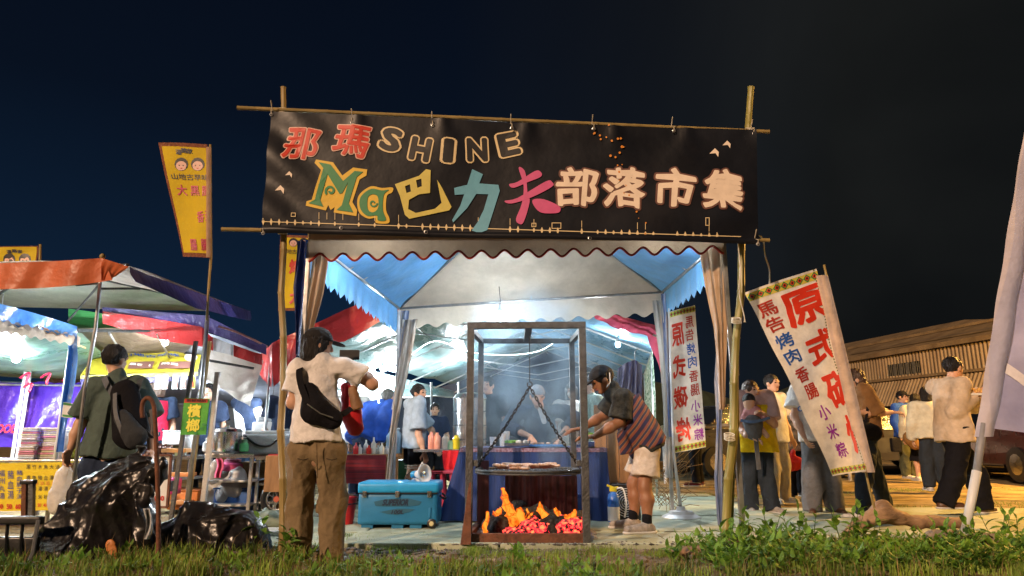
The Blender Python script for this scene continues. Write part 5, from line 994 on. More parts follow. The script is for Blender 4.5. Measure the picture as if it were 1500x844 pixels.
for (u, v, a) in ((36, 552, 1), (40, 566, .6), (66, 552, .8), (98, 556, .7)): sm('red_ribbon', {36: 'red ribbon knotted high on the left white post of the violet wall', 40: 'lowest red ribbon on the left white post', 66: 'red ribbon hanging alone between two stall poles', 98: 'red ribbon beside the blue tied curtain'}[u], 'ribbon', MB().tube(vpath([P(u - 6, v + 2, 9.0), P(u, v - 3, 8.95), P(u + 7, v - 5 * a, 9.0), P(u + 3, v + 5, 8.98), P(u + 2, v + 14 * a, 9.0)], 4), .018, 5, flat=.3), ink('ribbon', (.55, .02, .06)), 'red ribbons on the stall poles')
bulb(24, 525, 7.6, 2600, 'bare bulb glowing inside the blue tent at the far left', r=.04, top=P(30, 497, 7.4))
bulb(-6, 500, 7.0, 1500, 'bulb at the very left edge of the picture', r=.035)
bulb(241, 501, 8.2, 1500, 'bare bulb glowing above the yellow banner of the left stall', r=.042, top=P(243, 484, 8.2))
bulb(-60, 470, 6.4, 2600, 'bulb under the square canopy just outside the left edge of the picture', r=.04)  # added off-frame lamp to light the cream underside and the bags
bulb(-10, 600, 8.3, 1600, 'bulb behind the food counter just outside the left edge', r=.035)  # unseen lamp, added to lift the brightness of the left stall
bulb(330, 560, 10.6, 5000, 'far bulb under the grey tarpaulin behind the food stalls', r=.035)  # hidden lamp, added to light the stalls from behind
bulb(560, 540, 11.5, 5500, 'bulb deep inside the marquee behind the tables', r=.035)  # unseen lamp, added to brighten the marquee interior
bulb(905, 505, 9.2, 3600, 'bulb under the right slope of the marquee', r=.03)  # added lamp, lifts the brightness under the marquee roof
bulb(398, 598, 8.7, 1500, 'bulb low behind the red gable flap over the steel tables', r=.035)  # hidden lamp, added to brighten the stall around the tables
bulb(170, 600, 8.2, 1500, 'bulb behind the backpack man inside the left stall', r=.035)  # added fill lamp for the left stall, hidden from view
bulb(688, 545, 13.5, 4500, 'bulb far down the marquee behind the cook', r=.035)  # extra lamp for marquee brightness, hidden behind a grill post
bulb(589, 560, 12.5, 3600, 'bulb far down the marquee behind the woman in the pale blue shirt', r=.035)  # extra lamp for marquee brightness, hidden behind the rear tent pole
wdr = thing('white_drape', 'row of pale plastic drapes hanging behind the food stalls under the grey tarpaulin', 'drape', P(330, 640, 12.8))
band('drape', [(P(190, 592, 12.6), P(190, 640, 12.6)), (P(250, 590, 12.8), P(255, 628, 12.8)), (P(300, 593, 12.7), P(300, 645, 12.7)), (P(360, 596, 12.9), P(365, 630, 12.9)), (P(430, 600, 12.8), P(430, 642, 12.8)), (P(520, 604, 13), P(520, 640, 13))], tarp('pale_plastic', (.45, .50, .56), col2=(.66, .68, .7), vs=2, transl=.3, rough=.3), wdr, .08, 17)
MB().tube([P(190, 592, 12.6), P(430, 600, 12.8), P(520, 604, 13)], .012, 6).build('line', steel, wdr)
# clutter of the stalls
def clutter(kind, lab, cat, u, v, Y, size, col, shape='box', **k):
    p = P(u, v, Y); m_ = M(kind + '_m', col, rough=k.get('rough', .5), bump=.2)
    t = thing(kind, lab, cat, p)
    if shape == 'box': MB().box(p + Vector((0, 0, size[2] / 2)), size, bev=min(size) * .12).build('body', m_, t, smooth=True); MB().box(p + Vector((0, 0, size[2] + .008)), (size[0] * 1.04, size[1] * 1.04, .016), bev=.004).build('rim', M(kind + '_rim', tuple(c * .7 for c in col), rough=.4), t)
    else: MB().lathe([(size[0] * .8, 0), (size[0], size[2] * .1), (size[0], size[2] * .8), (size[0] * .6, size[2])], p, 18).build('body', m_, t, smooth=True, autos=True); MB().lathe([(size[0] * .62, 0), (size[0] * .62, .03), (size[0] * .3, .035)], p + Vector((0, 0, size[2])), 16).build('lid', M(kind + '_lid', tuple(min(1, c * .5 + .1) for c in col), rough=.4), t)
clutter('plastic_crate', 'blue plastic crate on the ground under the steel tables', 'crate', 345, 748, 8.0, (.4, .3, .24), (.03, .12, .4))
clutter('plastic_crate', 'orange plastic crate beside the pink box under the tables', 'crate', 275, 745, 8.1, (.35, .3, .2), (.6, .2, .04))
clutter('gas_cylinder', 'grey gas cylinder standing between the steel table legs', 'gas cylinder', 318, 752, 8.05, (.13, .13, .42), (.35, .37, .36), 'can')
clutter('food_tub', 'white lidded food tub on the left end of the preparation table', 'tub', 306, 662, 7.85, (.07, .07, .12), (.6, .6, .58), 'can')
clutter('food_tub', 'small green lidded tub beside the big steel pot', 'tub', 357, 662, 7.8, (.05, .05, .1), (.08, .4, .15), 'can')
clutter('foam_box', 'white foam box on the counter behind the red vest', 'box', 262, 652, 8.6, (.3, .25, .16), (.62, .62, .6))
clutter('foam_box', 'white foam box stacked behind the cool bag', 'box', 428, 655, 8.5, (.28, .25, .2), (.6, .62, .62))
clutter('steel_tin', 'shiny round tin on the counter right of the red vest', 'tin', 272, 660, 8.3, (.06, .06, .16), (.5, .5, .5), 'can')
clutter('plastic_crate', 'dark green crate behind the red cloth table', 'crate', 575, 705, 9.0, (.4, .3, .25), (.03, .16, .08))
clutter('water_bottle', 'large clear blue water bottle behind the cool box', 'bottle', 577, 668, 8.6, (.1, .1, .3), (.25, .4, .55), 'can')
clutter('plastic_basin', 'pink plastic basin on the lower shelf of the steel table', 'basin', 340, 690, 8.2, (.15, .15, .1), (.6, .08, .22), 'can')
clutter('food_tub', 'yellow lidded tub next to the tray bundles', 'tub', 108, 672, 7.3, (.06, .06, .12), (.6, .5, .05), 'can')
clutter('cardboard_box', 'brown carton under the yellow menu board table', 'box', 128, 745, 7.6, (.4, .3, .3), (.26, .17, .08))
clutter('plastic_crate', 'red crate low behind the white cloth sack', 'crate', 150, 735, 7.9, (.4, .3, .25), (.5, .04, .03))
# yellow stall banner
ybm = M('yellow_vinyl', (.46, .38, .03), rough=.5, var=.1, transl=.1, bump=.1)
yb = thing('stall_banner', 'long yellow stall banner with blue lettering and a face, slanted above the food counter', 'banner', P(220, 545, 9.0))
ys_ = Surf(P(140, 516, 9.2), P(296, 516, 9.2), P(290, 545, 8.7), P(118, 550, 8.7), wave=lambda a, b: .015 * math.sin(a * 20)); ys_.sheet('vinyl_sheet', ybm, yb, 30, 8)
letter_px('山地古早味', ys_, 222, 524, 84, 9, ink('banner_blue', (.03, .07, .25)), yb, off=.03, shear=-.3, lift=.02); letter_px('香腸', ys_, 170, 536, 26, 8, i_wh, yb, off=.05, lift=.02)
for u0, u1 in ((188, 224), (232, 280)): patch_px(ys_, [(u0 + 3, 532), (u1 + 3, 531), (u1 - 1, 541), (u0 - 1, 542)], i_bro, yb, 'text_box', .018)
letter_px('黑香腸', ys_, 206, 537, 30, 7, i_wh, yb, off=.03, lift=.026); letter_px('飛鼠湯', ys_, 256, 536, 38, 7, i_wh, yb, off=.03, lift=.026)
patch_px(ys_, [(280 + 10 * math.cos(k * .6), 525 + 6 * math.sin(k * .6)) for k in range(10)], i_wh, yb, 'face_print', .02); patch_px(ys_, [(280 + 11 * math.cos(k * .4 + 3.3), 522 + 6 * math.sin(k * .4 + 3.3)) for k in range(8)], i_bk, yb, 'hair_print', .023)
band('fringe', [(P(118, 550, 8.7), P(118, 555, 8.7)), (P(290, 545, 8.7), P(290, 550, 8.7))], M('banner_fringe', (.3, .28, .03), col2=(.5, .45, .1), vs=30), yb, .0)
band('backing', [(P(118, 555, 8.75), P(118, 566, 8.75)), (P(290, 550, 8.75), P(290, 556, 8.75))], pum, yb, .0)
for i, (u, m_) in enumerate(((232, 'a'), (242, 'a'), (257, 'a'), (269, 'a'), (282, 'y'))):
    pc_ = thing('price_card', ['white edged brown price card, leftmost under the yellow banner', 'second brown price card from the left under the yellow banner', 'middle price card of the row under the yellow banner', 'brown price card left of the yellow one', 'yellow price card at the right end of the row'][i], 'card', P(u, 570, 8.6), 'price cards hanging under the yellow banner')
    MB().box(P(u, 560, 8.6), (.075, .006, .17), bev=.002).build('card', white_pl, pc_); sf = Surf(P(u - 3.6, 551, 8.59), P(u + 3.6, 551, 8.59), P(u + 3.6, 569, 8.59), P(u - 3.6, 569, 8.59)); sf.sheet('print', i_bro if m_ == 'a' else ybm, pc_, 1, 1); letter_px('山\n豬\n肉', sf, u, 560, 4.5, 15, i_wh if m_ == 'a' else i_red, pc_, off=.02, lift=.004)
# yellow hanging flags against the sky
fy = M('flag_yellow_cloth', (.80, .60, .02), rough=.8, var=.1, transl=.2, bump=.15); fb = M('flag_brown_edge', (.28, .10, .05), rough=.9, var=.5, vs=60, transl=.2)
def face(surf, u, v, s, par):
    patch_px(surf, [(u + s * 1.12 * math.cos(k * .52), v - s * .12 + s * 1.08 * math.sin(k * .52)) for k in range(12)], i_bk, par, 'hair_print', .006)
    patch_px(surf, [(u + s * .86 * math.cos(k * .52), v + s * .16 + s * .78 * math.sin(k * .52)) for k in range(12)], i_lp, par, 'face_print', .008)
    for dx in (-.33, .33): patch_px(surf, [(u + s * dx + s * .12 * math.cos(k), v + s * .1 + s * .12 * math.sin(k)) for k in (0, 1.5, 3.1, 4.6)], i_bk, par, 'eye_print', .010)
    patch_px(surf, [(u - s * .22, v + s * .5), (u + s * .22, v + s * .5), (u, v + s * .68)], i_red, par, 'mouth_print', .010)
def yflag(label, tl, tr, br, bl, Y, full, pole):
    t = thing('yellow_flag', label, 'flag', P(*bl, Y)); wv_ = lambda a, b: .012 * math.sin(a * 4 + b * 6)
    ed = Surf(P(*tl, Y), P(*tr, Y), P(*br, Y), P(*bl, Y), wave=wv_); ed.sheet('edge', fb, t, 12, 24)
    g = lambda a, b: ed.at(a, b, .003); mx_ = .06; my = .035
    MB().grid(lambda a, b: g(lerp(mx_, 1 - .03, a), lerp(my, 1 - my if full else 1, b)), 12, 24).build('flag_cloth', fy, t, smooth=True)
    MB().tube([P(*p, Y + .01) for p in pole], .013, 8).build('pole', bamboo_m, t, smooth=True); return t, ed
i_mag = ink('magenta', (.52, .01, .09)); i_nv = ink('navy3', (.01, .015, .05))
t, ed = yflag('tall yellow flag with magenta lettering and two printed faces against the night sky', (232, 209), (303, 211), (310, 378), (268, 376), 6.6, True, [(308, 212), (309, 378), (305, 430), (303, 470)])
MB().grid(lambda a, b: P(lerp(302, 309.5, a), lerp(216, 377, b), 6.57) - Vector((0, .015 * math.sin(a * 3.1), 0)), 4, 20).build('pole_sleeve', cloth('flag_sleeve', (.45, .30, .20), transl=.2), t, smooth=True)
for u in (266, 290): face(ed, u, 242, 9, t)
for ch, u, v in (('溫', 262, 223), ('路', 270, 221), ('家', 278, 222)): letter_px(ch, ed, u, v, 7, 8, i_nv, t, off=.03, lift=.008)
letter_px('山地古早味', ed, 279, 260, 48, 10, i_nv, t, off=.012, lift=.008, clip=.97)
for ch, u, v, w, h in (('大', 267, 279, 14, 17), ('黑', 286, 280, 13, 16), ('腸', 302, 280, 12, 16), ('香', 294, 318, 12, 18), ('菇', 306, 316, 12, 18), ('腸', 284, 359, 13, 18), ('腸', 300, 359, 13, 18)): letter_px(ch, ed, u, v, w, h, i_mag, t, off=.015, lift=.008, clip=.97)
t, ed = yflag('top of a yellow flag rising behind the orange canopy valance', (-16, 362), (55, 360), (55, 402), (-14, 402), 7.2, False, [(59, 358), (58, 404)])
for u in (14, 37): face(ed, u, 381, 8, t)
for ch, u, v in (('溫', 14, 369), ('路', 22, 368), ('家', 30, 369)): letter_px(ch, ed, u, v, 7, 5, i_nv, t, off=.03, lift=.008)
t, ed = yflag('faded yellow flag with red lettering half hidden behind the left gate pole', (411, 345), (452, 345), (446, 455), (407, 456), 6.4, True, [(453, 340), (452, 470), (440, 560)])
for u in (430, 445): face(ed, u, 356, 6, t)
letter_px('山地古早味', ed, 432, 369, 34, 7, i_nv, t, off=.012, lift=.008)
for ch, u, v in (('烤', 433, 391), ('大', 433, 435)): letter_px(ch, ed, u, v, 18, 22, i_red, t, off=.05, lift=.008)
# betel nut sign
bs2 = thing('betel_sign', 'bright green hanging sign with yellow lettering and a red strip', 'sign', P(285, 636, 6.85)); bsu = Surf(P(270, 583, 6.85), P(307, 584, 6.85), P(301, 637, 6.85), P(264, 637, 6.85))
MB().grid(lambda a, b: bsu.at(a, b), 1, 1).grid(lambda a, b: bsu.at(1 - a, b, -.012), 1, 1).build('board', M('green_print', (.03, .35, .03), col2=(.12, .50, .05), vs=3), bs2)
patch_px(bsu, [(271, 584), (305, 585), (304, 590), (270, 590)], i_red, bs2, 'red_strip'); letter_px('檳', bsu, 285, 602, 20, 19, ink('sign_yellow', (.85, .8, .08)), bs2, off=.03, lift=.008); letter_px('榔', bsu, 283, 623, 20, 19, ink('sign_yellow2', (.85, .8, .08)), bs2, off=.03, lift=.008)
letter_px('新鮮現剖', bsu, 288, 587, 28, 4, ink('sign_black', (.05, .0, .0)), bs2, off=.02, lift=.009)
for (u, v) in ((296, 628), (299, 622), (287, 634)): patch_px(bsu, [(u + 3 * math.cos(k), v + 2.4 * math.sin(k)) for k in range(6)], fl_gr, bs2, 'nut_print', .008)
MB().tube([P(288, 584, 6.86), P(292, 570, 6.9)], .004, 5).build('tie', rope_m, bs2)
# left counter with menu board and tray stacks
lc = thing('food_counter', 'long steel food counter of the left stall', 'counter', Vector((-4.4, 7.2, 0)))
czz = P(50, 676, 7.0).z; lx0, lx1 = P(-120, 676, 7.0).x, P(122, 676, 7.0).x
MB().box(((lx0 + lx1) / 2, 7.35, czz), (lx1 - lx0, .7, .03), bev=.004).build('top', stain, lc)
for x in (lx0 + .1, (lx0 + lx1) / 2, lx1 - .05): 
    for y in (7.05, 7.65): MB().bar((x, y, 0), (x, y, czz - .015), .03).build('leg', steel, lc)
MB().box(((lx0 + lx1) / 2, 7.35, .25), (lx1 - lx0 - .1, .6, .02), bev=.003).build('shelf', steel, lc)
mbd = thing('menu_board', 'yellow handwritten menu board with blue and red characters below the food counter', 'menu board', P(50, 748, 6.93)); mbs = Surf(P(-60, 680, 6.93), P(103, 677, 6.93), P(103, 747, 6.93), P(-60, 750, 6.93))
MB().grid(lambda a, b: mbs.at(a, b), 6, 2).grid(lambda a, b: mbs.at(1 - a, b, -.015), 6, 2).build('board', M('menu_yellow', (.80, .62, .01), rough=.6, var=.06), mbd)
i_mb = ink('menu_blue', (.02, .05, .35)); i_mr = ink('menu_red', (.7, .04, .02)); i_mk = ink('menu_black', (.02, .02, .04))
for col_, u in (('福州丸湯', 3), ('豬血湯', 16), ('豬血腸子湯', 29)):
    for k, ch in enumerate(col_): letter_px(ch, mbs, u, 690 + (k + .5) * 44 / len(col_) - 2, 9, 36 / len(col_), i_mb, mbd, off=.012, lift=.006)
for s_, u in (('50', 1), ('50', 14), ('60', 27)): letter_px(s_, mbs, u, 742, 8, 7, i_mr, mbd, off=.03, lift=.006)
for row, v in (('黑竹木魚大滷豆', 684), ('貢魯豬血腸三乾', 700), ('', 0), ('湯湯湯湯湯湯', 716), ('麵飯米粉冬粉', 728)):
    for k, ch in enumerate(row): letter_px(ch, mbs, 42 + k * 8.5, v, 6, 6.5, i_mk, mbd, off=.0, lift=.006)
for k in range(6): letter_px('30' if k % 2 else '35', mbs, 54 + k * 8.2, 708, 5, 5, i_or, mbd, off=.02, lift=.006); letter_px('50' if k % 2 else '40', mbs, 50 + k * 8.2, 740, 5, 5, i_mr, mbd, off=.02, lift=.006)
cc_ = [(.62, .58, .56), (.6, .22, .30), (.55, .56, .35), (.66, .62, .62), (.45, .5, .55)]
tm = [M('bag_bundle', c, rough=.5, var=.3, vs=30, bump=.3) for c in cc_]
for j, (u0, u1, n, yy) in enumerate(((28, 53, 15, 7.15), (54, 84, 15, 7.2))):
    for i in range(n):
        xa, xb = P(u0, 650, yy).x, P(u1, 650, yy).x; h = .021
        o = MB().box(((xa + xb) / 2 + rnd.uniform(-.008, .008), yy + .1 + rnd.uniform(-.01, .01), czz + .017 + h * (i + .5)), (xb - xa - .01, .2, h * .86), bev=.005).build('tray_bundle', tm[rnd.randrange(5)], None, smooth=True)
        tag(o, ['flat bundle in the left stack of packed trays on the food counter', 'flat bundle in the right stack of packed trays on the food counter'][j], 'tray bundle', 'stacked bundles of trays on the food counter')
sm('plastic_bag', 'crumpled clear white bag beside the tray stacks', 'bag', MB().ball(P(92, 655, 7.2), .1, (.8, .7, 1.6), 12), M('clear_bag', (.7, .7, .72), rough=.25, bump=1, bs=14, bd=.05, transl=.4))
qr = thing('paper_notice', 'small white paper notice with green print taped to the blue tent pole', 'notice', P(100, 610, 6.95)); nsf = Surf(P(93, 589, 6.95), P(109, 591, 6.95), P(107, 613, 6.95), P(90, 611, 6.95)); MB().grid(lambda a, b: nsf.at(a, b), 2, 2).build('paper', white_pl, qr); patch_px(nsf, [(93, 590), (108, 592), (108, 595), (93, 593)], fl_gr, qr, 'green_print'); patch_px(nsf, [(92, 607), (107, 609), (107, 612), (92, 610)], fl_gr, qr, 'green_print')
blob_bag = blob('cloth_sack', M('white_sack', (.62, .60, .57), rough=.7, bump=.6, bs=12), None, [cap(P(90, 735, 6.5), P(92, 700, 6.5), .11, .07), cap(P(92, 705, 6.5), P(97, 680, 6.5), .05, .02)], h=.014, k=.05, wrinkle=.02, wf=14); tag(blob_bag, 'white cloth sack hanging in front of the yellow menu board', 'sack')
# middle left: steel tables, pots, vendor gear
def steel_table(label, u0, u1, vtop, Y, d=.6, sh=.35):
    x0, x1 = P(u0, vtop, Y).x, P(u1, vtop, Y).x; z = P(u0, vtop, Y).z; t = thing('steel_table', label, 'table', Vector(((x0 + x1) / 2, Y + d / 2, 0)))
    MB().box(((x0 + x1) / 2, Y + d / 2, z - .02), (x1 - x0, d, .04), bev=.004).build('tabletop', stain, t)
    for x in (x0 + .03, x1 - .03, ) + (((x0 + x1) / 2,) if x1 - x0 > 1 else ()):
        for y in (Y + .03, Y + d - .03): MB().bar((x, y, 0), (x, y, z - .04), .032, .032, .003).build('leg', steel, t)
    for zz in (sh, .1): MB().box(((x0 + x1) / 2, Y + d / 2, zz), (x1 - x0 - .06, d - .06, .02), bev=.003).build('shelf', steel, t)
    return x0, x1, z
a0 = steel_table('steel preparation table carrying the big pot and the grey cool bag', 300, 372, 665, 7.6); a1 = steel_table('steel table with the grey cool bag behind the red gable pole', 374, 445, 668, 7.9, .6, .3); a2 = steel_table('low steel table with sauces in front of the vendor in the red vest', 215, 282, 668, 8.0)
pt = thing('steel_pot', 'large lidded stainless steel pot on the preparation table', 'pot', P(333, 660, 7.75)); pcx = P(333, 640, 7.85).x; zp = a0[2] + .0
MB().lathe([(.15, 0), (.155, .01), (.155, .21), (.165, .215)], (pcx, 7.85, zp + .02), 28).build('body', stain, pt, smooth=True, autos=True); MB().lathe([(.165, 0), (.14, .03), (.03, .05), (.015, .055), (.02, .08)], (pcx, 7.85, zp + .236), 28).build('lid', stain, pt, smooth=True, autos=True)
for sg in (-1, 1): MB().tube([(pcx + sg * .155, 7.82, zp + .17), (pcx + sg * .2, 7.82, zp + .17), (pcx + sg * .2, 7.88, zp + .17), (pcx + sg * .155, 7.88, zp + .17)], .007, 6).build('handle', stain, pt)
MB().box((pcx, 7.85, zp + .01), (.34, .3, .02), bev=.003).build('burner', dsteel, pt)
cb = thing('cool_bag', 'grey white insulated bag with black straps on the steel table', 'bag', P(392, 660, 8.0)); bx = P(392, 640, 8.1).x; MB().box((bx, 8.1, a1[2] + .13), (.48, .3, .24), bev=.04).build('body', M('bag_cloth', (.42, .44, .46), rough=.7), cb, smooth=True); MB().box((bx, 8.1, a1[2] + .26), (.44, .28, .04), bev=.015).build('lid', white_pl, cb, smooth=True); MB().tube(vpath([(bx - .2, 7.94, a1[2] + .22), (bx - .05, 7.93, a1[2] + .12), (bx + .1, 7.93, a1[2] + .12), (bx + .22, 7.94, a1[2] + .24)], 5), .012, 6).build('strap', black_pl, cb, smooth=True)
cov = thing('chafing_dish', 'white domed food box behind the cool bag', 'food box', P(398, 625, 8.6)); MB().box((P(398, 620, 8.6).x, 8.65, .92), (.42, .3, .16), bev=.04).build('body', white_pl, cov, smooth=True); MB().box((P(400, 620, 8.6).x, 8.65, 1.03), (.36, .26, .08), bev=.035).build('lid', M('pale_grey_plastic', (.5, .52, .54), rough=.3), cov, smooth=True)
for i, (u, c, h) in enumerate(((236, (.08, .02, .01), .13), (243, (.07, .02, .01), .13), (250, (.09, .03, .02), .12), (228, (.05, .35, .1), .14), (262, (.5, .45, .2), .08), (270, (.5, .5, .45), .08), (362, (.02, .45, .15), .12))):
    Yi = 8.15; zz = a2[2] if u < 300 else a1[2]; o = sm('sauce_bottle', ['dark sauce jar, first beside the red vest', 'dark sauce jar, second beside the red vest', 'dark sauce jar with reddish lid on the low table', 'green squeeze bottle in front of the red vest', 'yellowish food tub on the low table', 'pale food tub at the right end of the low table', 'bright green bottle beside the grey cool bag'][i], 'bottle', MB().lathe([(.03, 0), (.034, .01), (.034, h * .7), (.015, h * .85), (.015, h)], (P(u, 650, Yi).x, Yi, zz), 12), M('bottle_plastic', c, rough=.3))
pb = thing('picture_board', 'white menu board with a small cartoon cook and red figures in a brown frame', 'board', P(222, 748, 7.2)); psf = Surf(P(196, 668, 7.2), P(250, 668, 7.2), P(245, 742, 7.2), P(196, 742, 7.2)); psf.sheet('panel', white_pl, pb, 2, 2)
for a, b in (((196, 667), (251, 667)), ((251, 667), (245, 743)), ((196, 743), (245, 743))): MB().bar(P(*a, 7.19), P(*b, 7.19), .03, .02).build('frame_bar', rust, pb)
face(psf, 217, 676, 4.5, pb); letter_px('香', psf, 206, 677, 8, 8, i_mk, pb, off=.03, lift=.006); patch_px(psf, [(211, 683), (222, 682), (224, 690), (218, 697), (210, 694)], i_mr, pb, 'apron_print', .006); letter_px('100', psf, 234, 730, 14, 7, i_mr, pb, off=.03, lift=.006)
pk = thing('portable_radio', 'bright pink plastic box with round dark front under the low steel table', 'box', P(252, 725, 7.6)); MB().box(P(252, 712, 7.6), (.15, .14, .17), bev=.025).build('body', M('pink_plastic', (.75, .05, .22), rough=.35), pk, smooth=True); MB().lathe([(.055, 0), (.05, .01)], P(252, 712, 7.53), 18, ax=(0, -1, 0)).build('front', black_pl, pk)
sm('pink_cloth', 'pink cloth hanging over the shelf of the preparation table', 'cloth', MB().grid(lambda a, b: P(lerp(316, 326, a) + 2 * math.sin(b * 5), lerp(672, 700, b), 7.55 - .03 * math.sin(a * 9)), 10, 10), cloth('pink_cotton', (.65, .12, .25)))
for i, (u, v, s_) in enumerate(((345, 705, 1.2), (332, 715, 1.0), (312, 690, .7))): o = blob('plastic_bag', M('white_bag', (.62, .62, .63), rough=.35, transl=.3, bump=.7, bs=14), None, [cap(P(u, v + 8, 7.95), P(u + 3, v - 8, 7.95), .12 * s_, .07 * s_)], h=.015, k=.05, wrinkle=.03, wf=16, seed=i); tag(o, ['white plastic bag, largest under the preparation table', 'white plastic bag on the lower shelf left of the largest', 'small white plastic bag on the upper shelf'][i], 'bag')
for i, (u0, u1, v, c) in enumerate(((243, 278, 660, (.6, .28, .08)), (243, 282, 695, (.55, .25, .08)), (250, 280, 735, (.5, .25, .1)))): sm('wooden_crate_board', ['orange board behind the sauces', 'orange board on the shelf above the pink box', 'plank on the ground below the pink box'][i], 'board', MB().box(P((u0 + u1) / 2, v, 7.9), ((u1 - u0) * .0078, .2, .04), bev=.004), M('orange_wood', c, rough=.7))
sm('cardboard_box', 'brown cardboard box under the right end of the preparation tables', 'box', MB().box((P(375, 700, 8.3).x, 8.3, .33), (.35, .3, .4), bev=.006), M('cardboard', (.25, .17, .07), rough=.85))
cart = thing('red_cart', 'red cart panel with a spoked wheel behind the photographing woman', 'cart', Vector((P(405, 740, 7.4).x, 7.4, 0))); MB().box((P(412, 690, 7.4).x, 7.45, P(412, 693, 7.4).z), (.24, .4, .36), bev=.006).build('inner_box', wood_m, cart)
for u in (397, 432): MB().bar(P(u, 668, 7.38), P(u, 715, 7.38), .06).build('red_post', M('red_paint', (.5, .02, .02), rough=.4), cart)
MB().bar(P(394, 669, 7.37), P(436, 669, 7.37), .05, up=(0, 1, 0)).build('red_rail', M('red_paint_b', (.5, .02, .02), rough=.4), cart)
wc = P(406, 731, 7.3); wl = MB().tube([wc + Vector((math.cos(g) * .145, 0, math.sin(g) * .145)) for g in [k * math.pi / 18 for k in range(36)]], .03, 8, closed=True).build('tyre', black_pl, cart, smooth=True); MB().tube([wc + Vector((math.cos(g) * .105, -.01, math.sin(g) * .105)) for g in [k * math.pi / 18 for k in range(36)]], .010, 6, closed=True).build('rim', stain, wl, smooth=True)
for k in range(7): g = k * math.pi * 2 / 7; MB().bar(wc, wc + Vector((math.cos(g) * .1, 0, math.sin(g) * .1)), .014).build('spoke', stain, wl)
MB().lathe([(.03, 0), (.03, .03)], wc, 14, ax=(0, -1, 0)).build('hub', M('red_hub', (.5, .1, .05)), wl)
o = blob('grass_sack', M('greenish_sack', (.22, .27, .2), rough=.6, bump=.8, bs=12, dirt=.6), None, [cap(P(385, 765, 6.6), P(425, 762, 6.6), .085, .07), cap(P(388, 758, 6.7), P(388, 748, 6.7), .05, .02)], h=.014, k=.06, wrinkle=.03, wf=12, seed=4); tag(o, 'grey green plastic sack lying on the ground below the cart wheel', 'sack')
sm('white_board', 'flat white board lying on the ground behind the photographing woman', 'board', MB().box(G(400, 782) + Vector((0, 0, .02)), (.5, .3, .03), bev=.004), M('pale_foam', (.55, .58, .54)))
# red cloth table
rtz = P(480, 668, 8.0).z; rt_ = thing('sauce_table', 'narrow wooden table with a dark red striped cloth, covered in bottles', 'table', Vector((P(482, 700, 8.0).x, 8.2, 0))); rx0, rx1 = P(402, 668, 8.0).x, P(566, 668, 8.0).x
MB().box(((rx0 + rx1) / 2 + .05, 8.22, rtz), (rx1 - rx0 + .12, .45, .03), bev=.004).build('tabletop', wood_m, rt_)
MB().grid(lambda a, b: Vector((lerp(rx0, rx1, a), 7.98 - .02 * math.sin(a * 50) * b, lerp(rtz + .01, rtz - .30, b))), 60, 6).build('cloth', M('red_striped_cloth', (.35, .015, .025), col2=(.08, .01, .02), vs=4, st=(.3, .3, 14), rough=.85), rt_, smooth=True)
for x in (rx0 + .05, rx1 - .02, rx1 + .1): MB().bar((x, 8.1, 0), (x, 8.1, rtz - .015), .04).build('leg', wood_m, rt_)
bot = [(522, (.6, .03, .03), .13), (527, (.65, .65, .62), .11), (535, (.7, .7, .68), .16), (541, (.55, .04, .03), .1), (547, (.72, .7, .62), .19), (553, (.7, .72, .7), .1), (560, (.62, .66, .62), .13), (566, (.5, .55, .6), .09)]
for i, (u, c, h) in enumerate(bot): sm('condiment_bottle', ['red capped condiment bottle at the left of the red cloth table', 'short white bottle next to the red capped one', 'tall white bottle third on the red cloth table', 'small red bottle between white ones', 'tallest white squeeze bottle on the red cloth table', 'low white jar right of the tallest squeeze bottle', 'pale bottle near the right end of the red cloth table', 'small bluish jar at the right end of the red cloth table'][i], 'bottle', MB().lathe([(.026, 0), (.03, .01), (.03, h * .6), (.012, h * .78), (.010, h)], (P(u, 660, 8.15).x, 8.12 + .03 * (i % 3), rtz + .017), 12), M('bottle_plastic', c, rough=.3))
rb = thing('red_bucket', 'red plastic bucket behind the left end of the cool box', 'bucket', Vector((P(507, 760, 6.9).x, 6.9, 0))); MB().lathe([(.08, 0), (.11, .24), (.118, .245), (.118, .265)], (P(505, 760, 6.9).x, 6.9, 0), 24).build('tub', M('red_plastic', (.6, .02, .02), rough=.35), rb, smooth=True, autos=True); MB().lathe([(.121, 0), (.121, .012)], (P(505, 760, 6.9).x, 6.9, .19), 24).build('handle_band', black_pl, rb)
for i, (u, c) in enumerate(((634, (.35, .03, .06)), (648, (.42, .05, .1)))):
    s_ = thing('plastic_stool', ['dark red plastic stool behind the cool box', 'pinkish plastic stool tucked against the navy cloth'][i], 'stool', Vector((P(u, 730, 7.9).x, 7.9, 0))); x = P(u, 700, 7.9).x; m_ = M('stool_plastic', c, rough=.35); MB().box((x, 7.9, .44), (.28, .28, .03), bev=.01).build('seat', m_, s_)
    for dx in (-1, 1):
        for dy in (-1, 1): MB().bar((x + dx * .15, 7.9 + dy * .13, 0), (x + dx * .11, 7.9 + dy * .1, .43), .035).build('leg', m_, s_)
rc = thing('side_table', 'small table with a red cloth end left of the navy table', 'table', Vector((P(652, 700, 8.3).x, 8.3, 0))); zz = P(640, 660, 8.3).z
MB().box((P(645, 660, 8.3).x, 8.35, zz), (.6, .4, .03), bev=.004).build('tabletop', stain, rc); band('cloth_end', [(P(648, 660, 8.1), P(650, 688, 8.1)), (P(676, 660, 8.1), P(680, 695, 8.1))], cloth('bright_red_cloth', (.6, .02, .03)), rc, .03, 6)
for u in (622, 668): MB().bar((P(u, 660, 8.35).x, 8.35, 0), (P(u, 660, 8.35).x, 8.35, zz - .015), .03).build('leg', steel, rc)
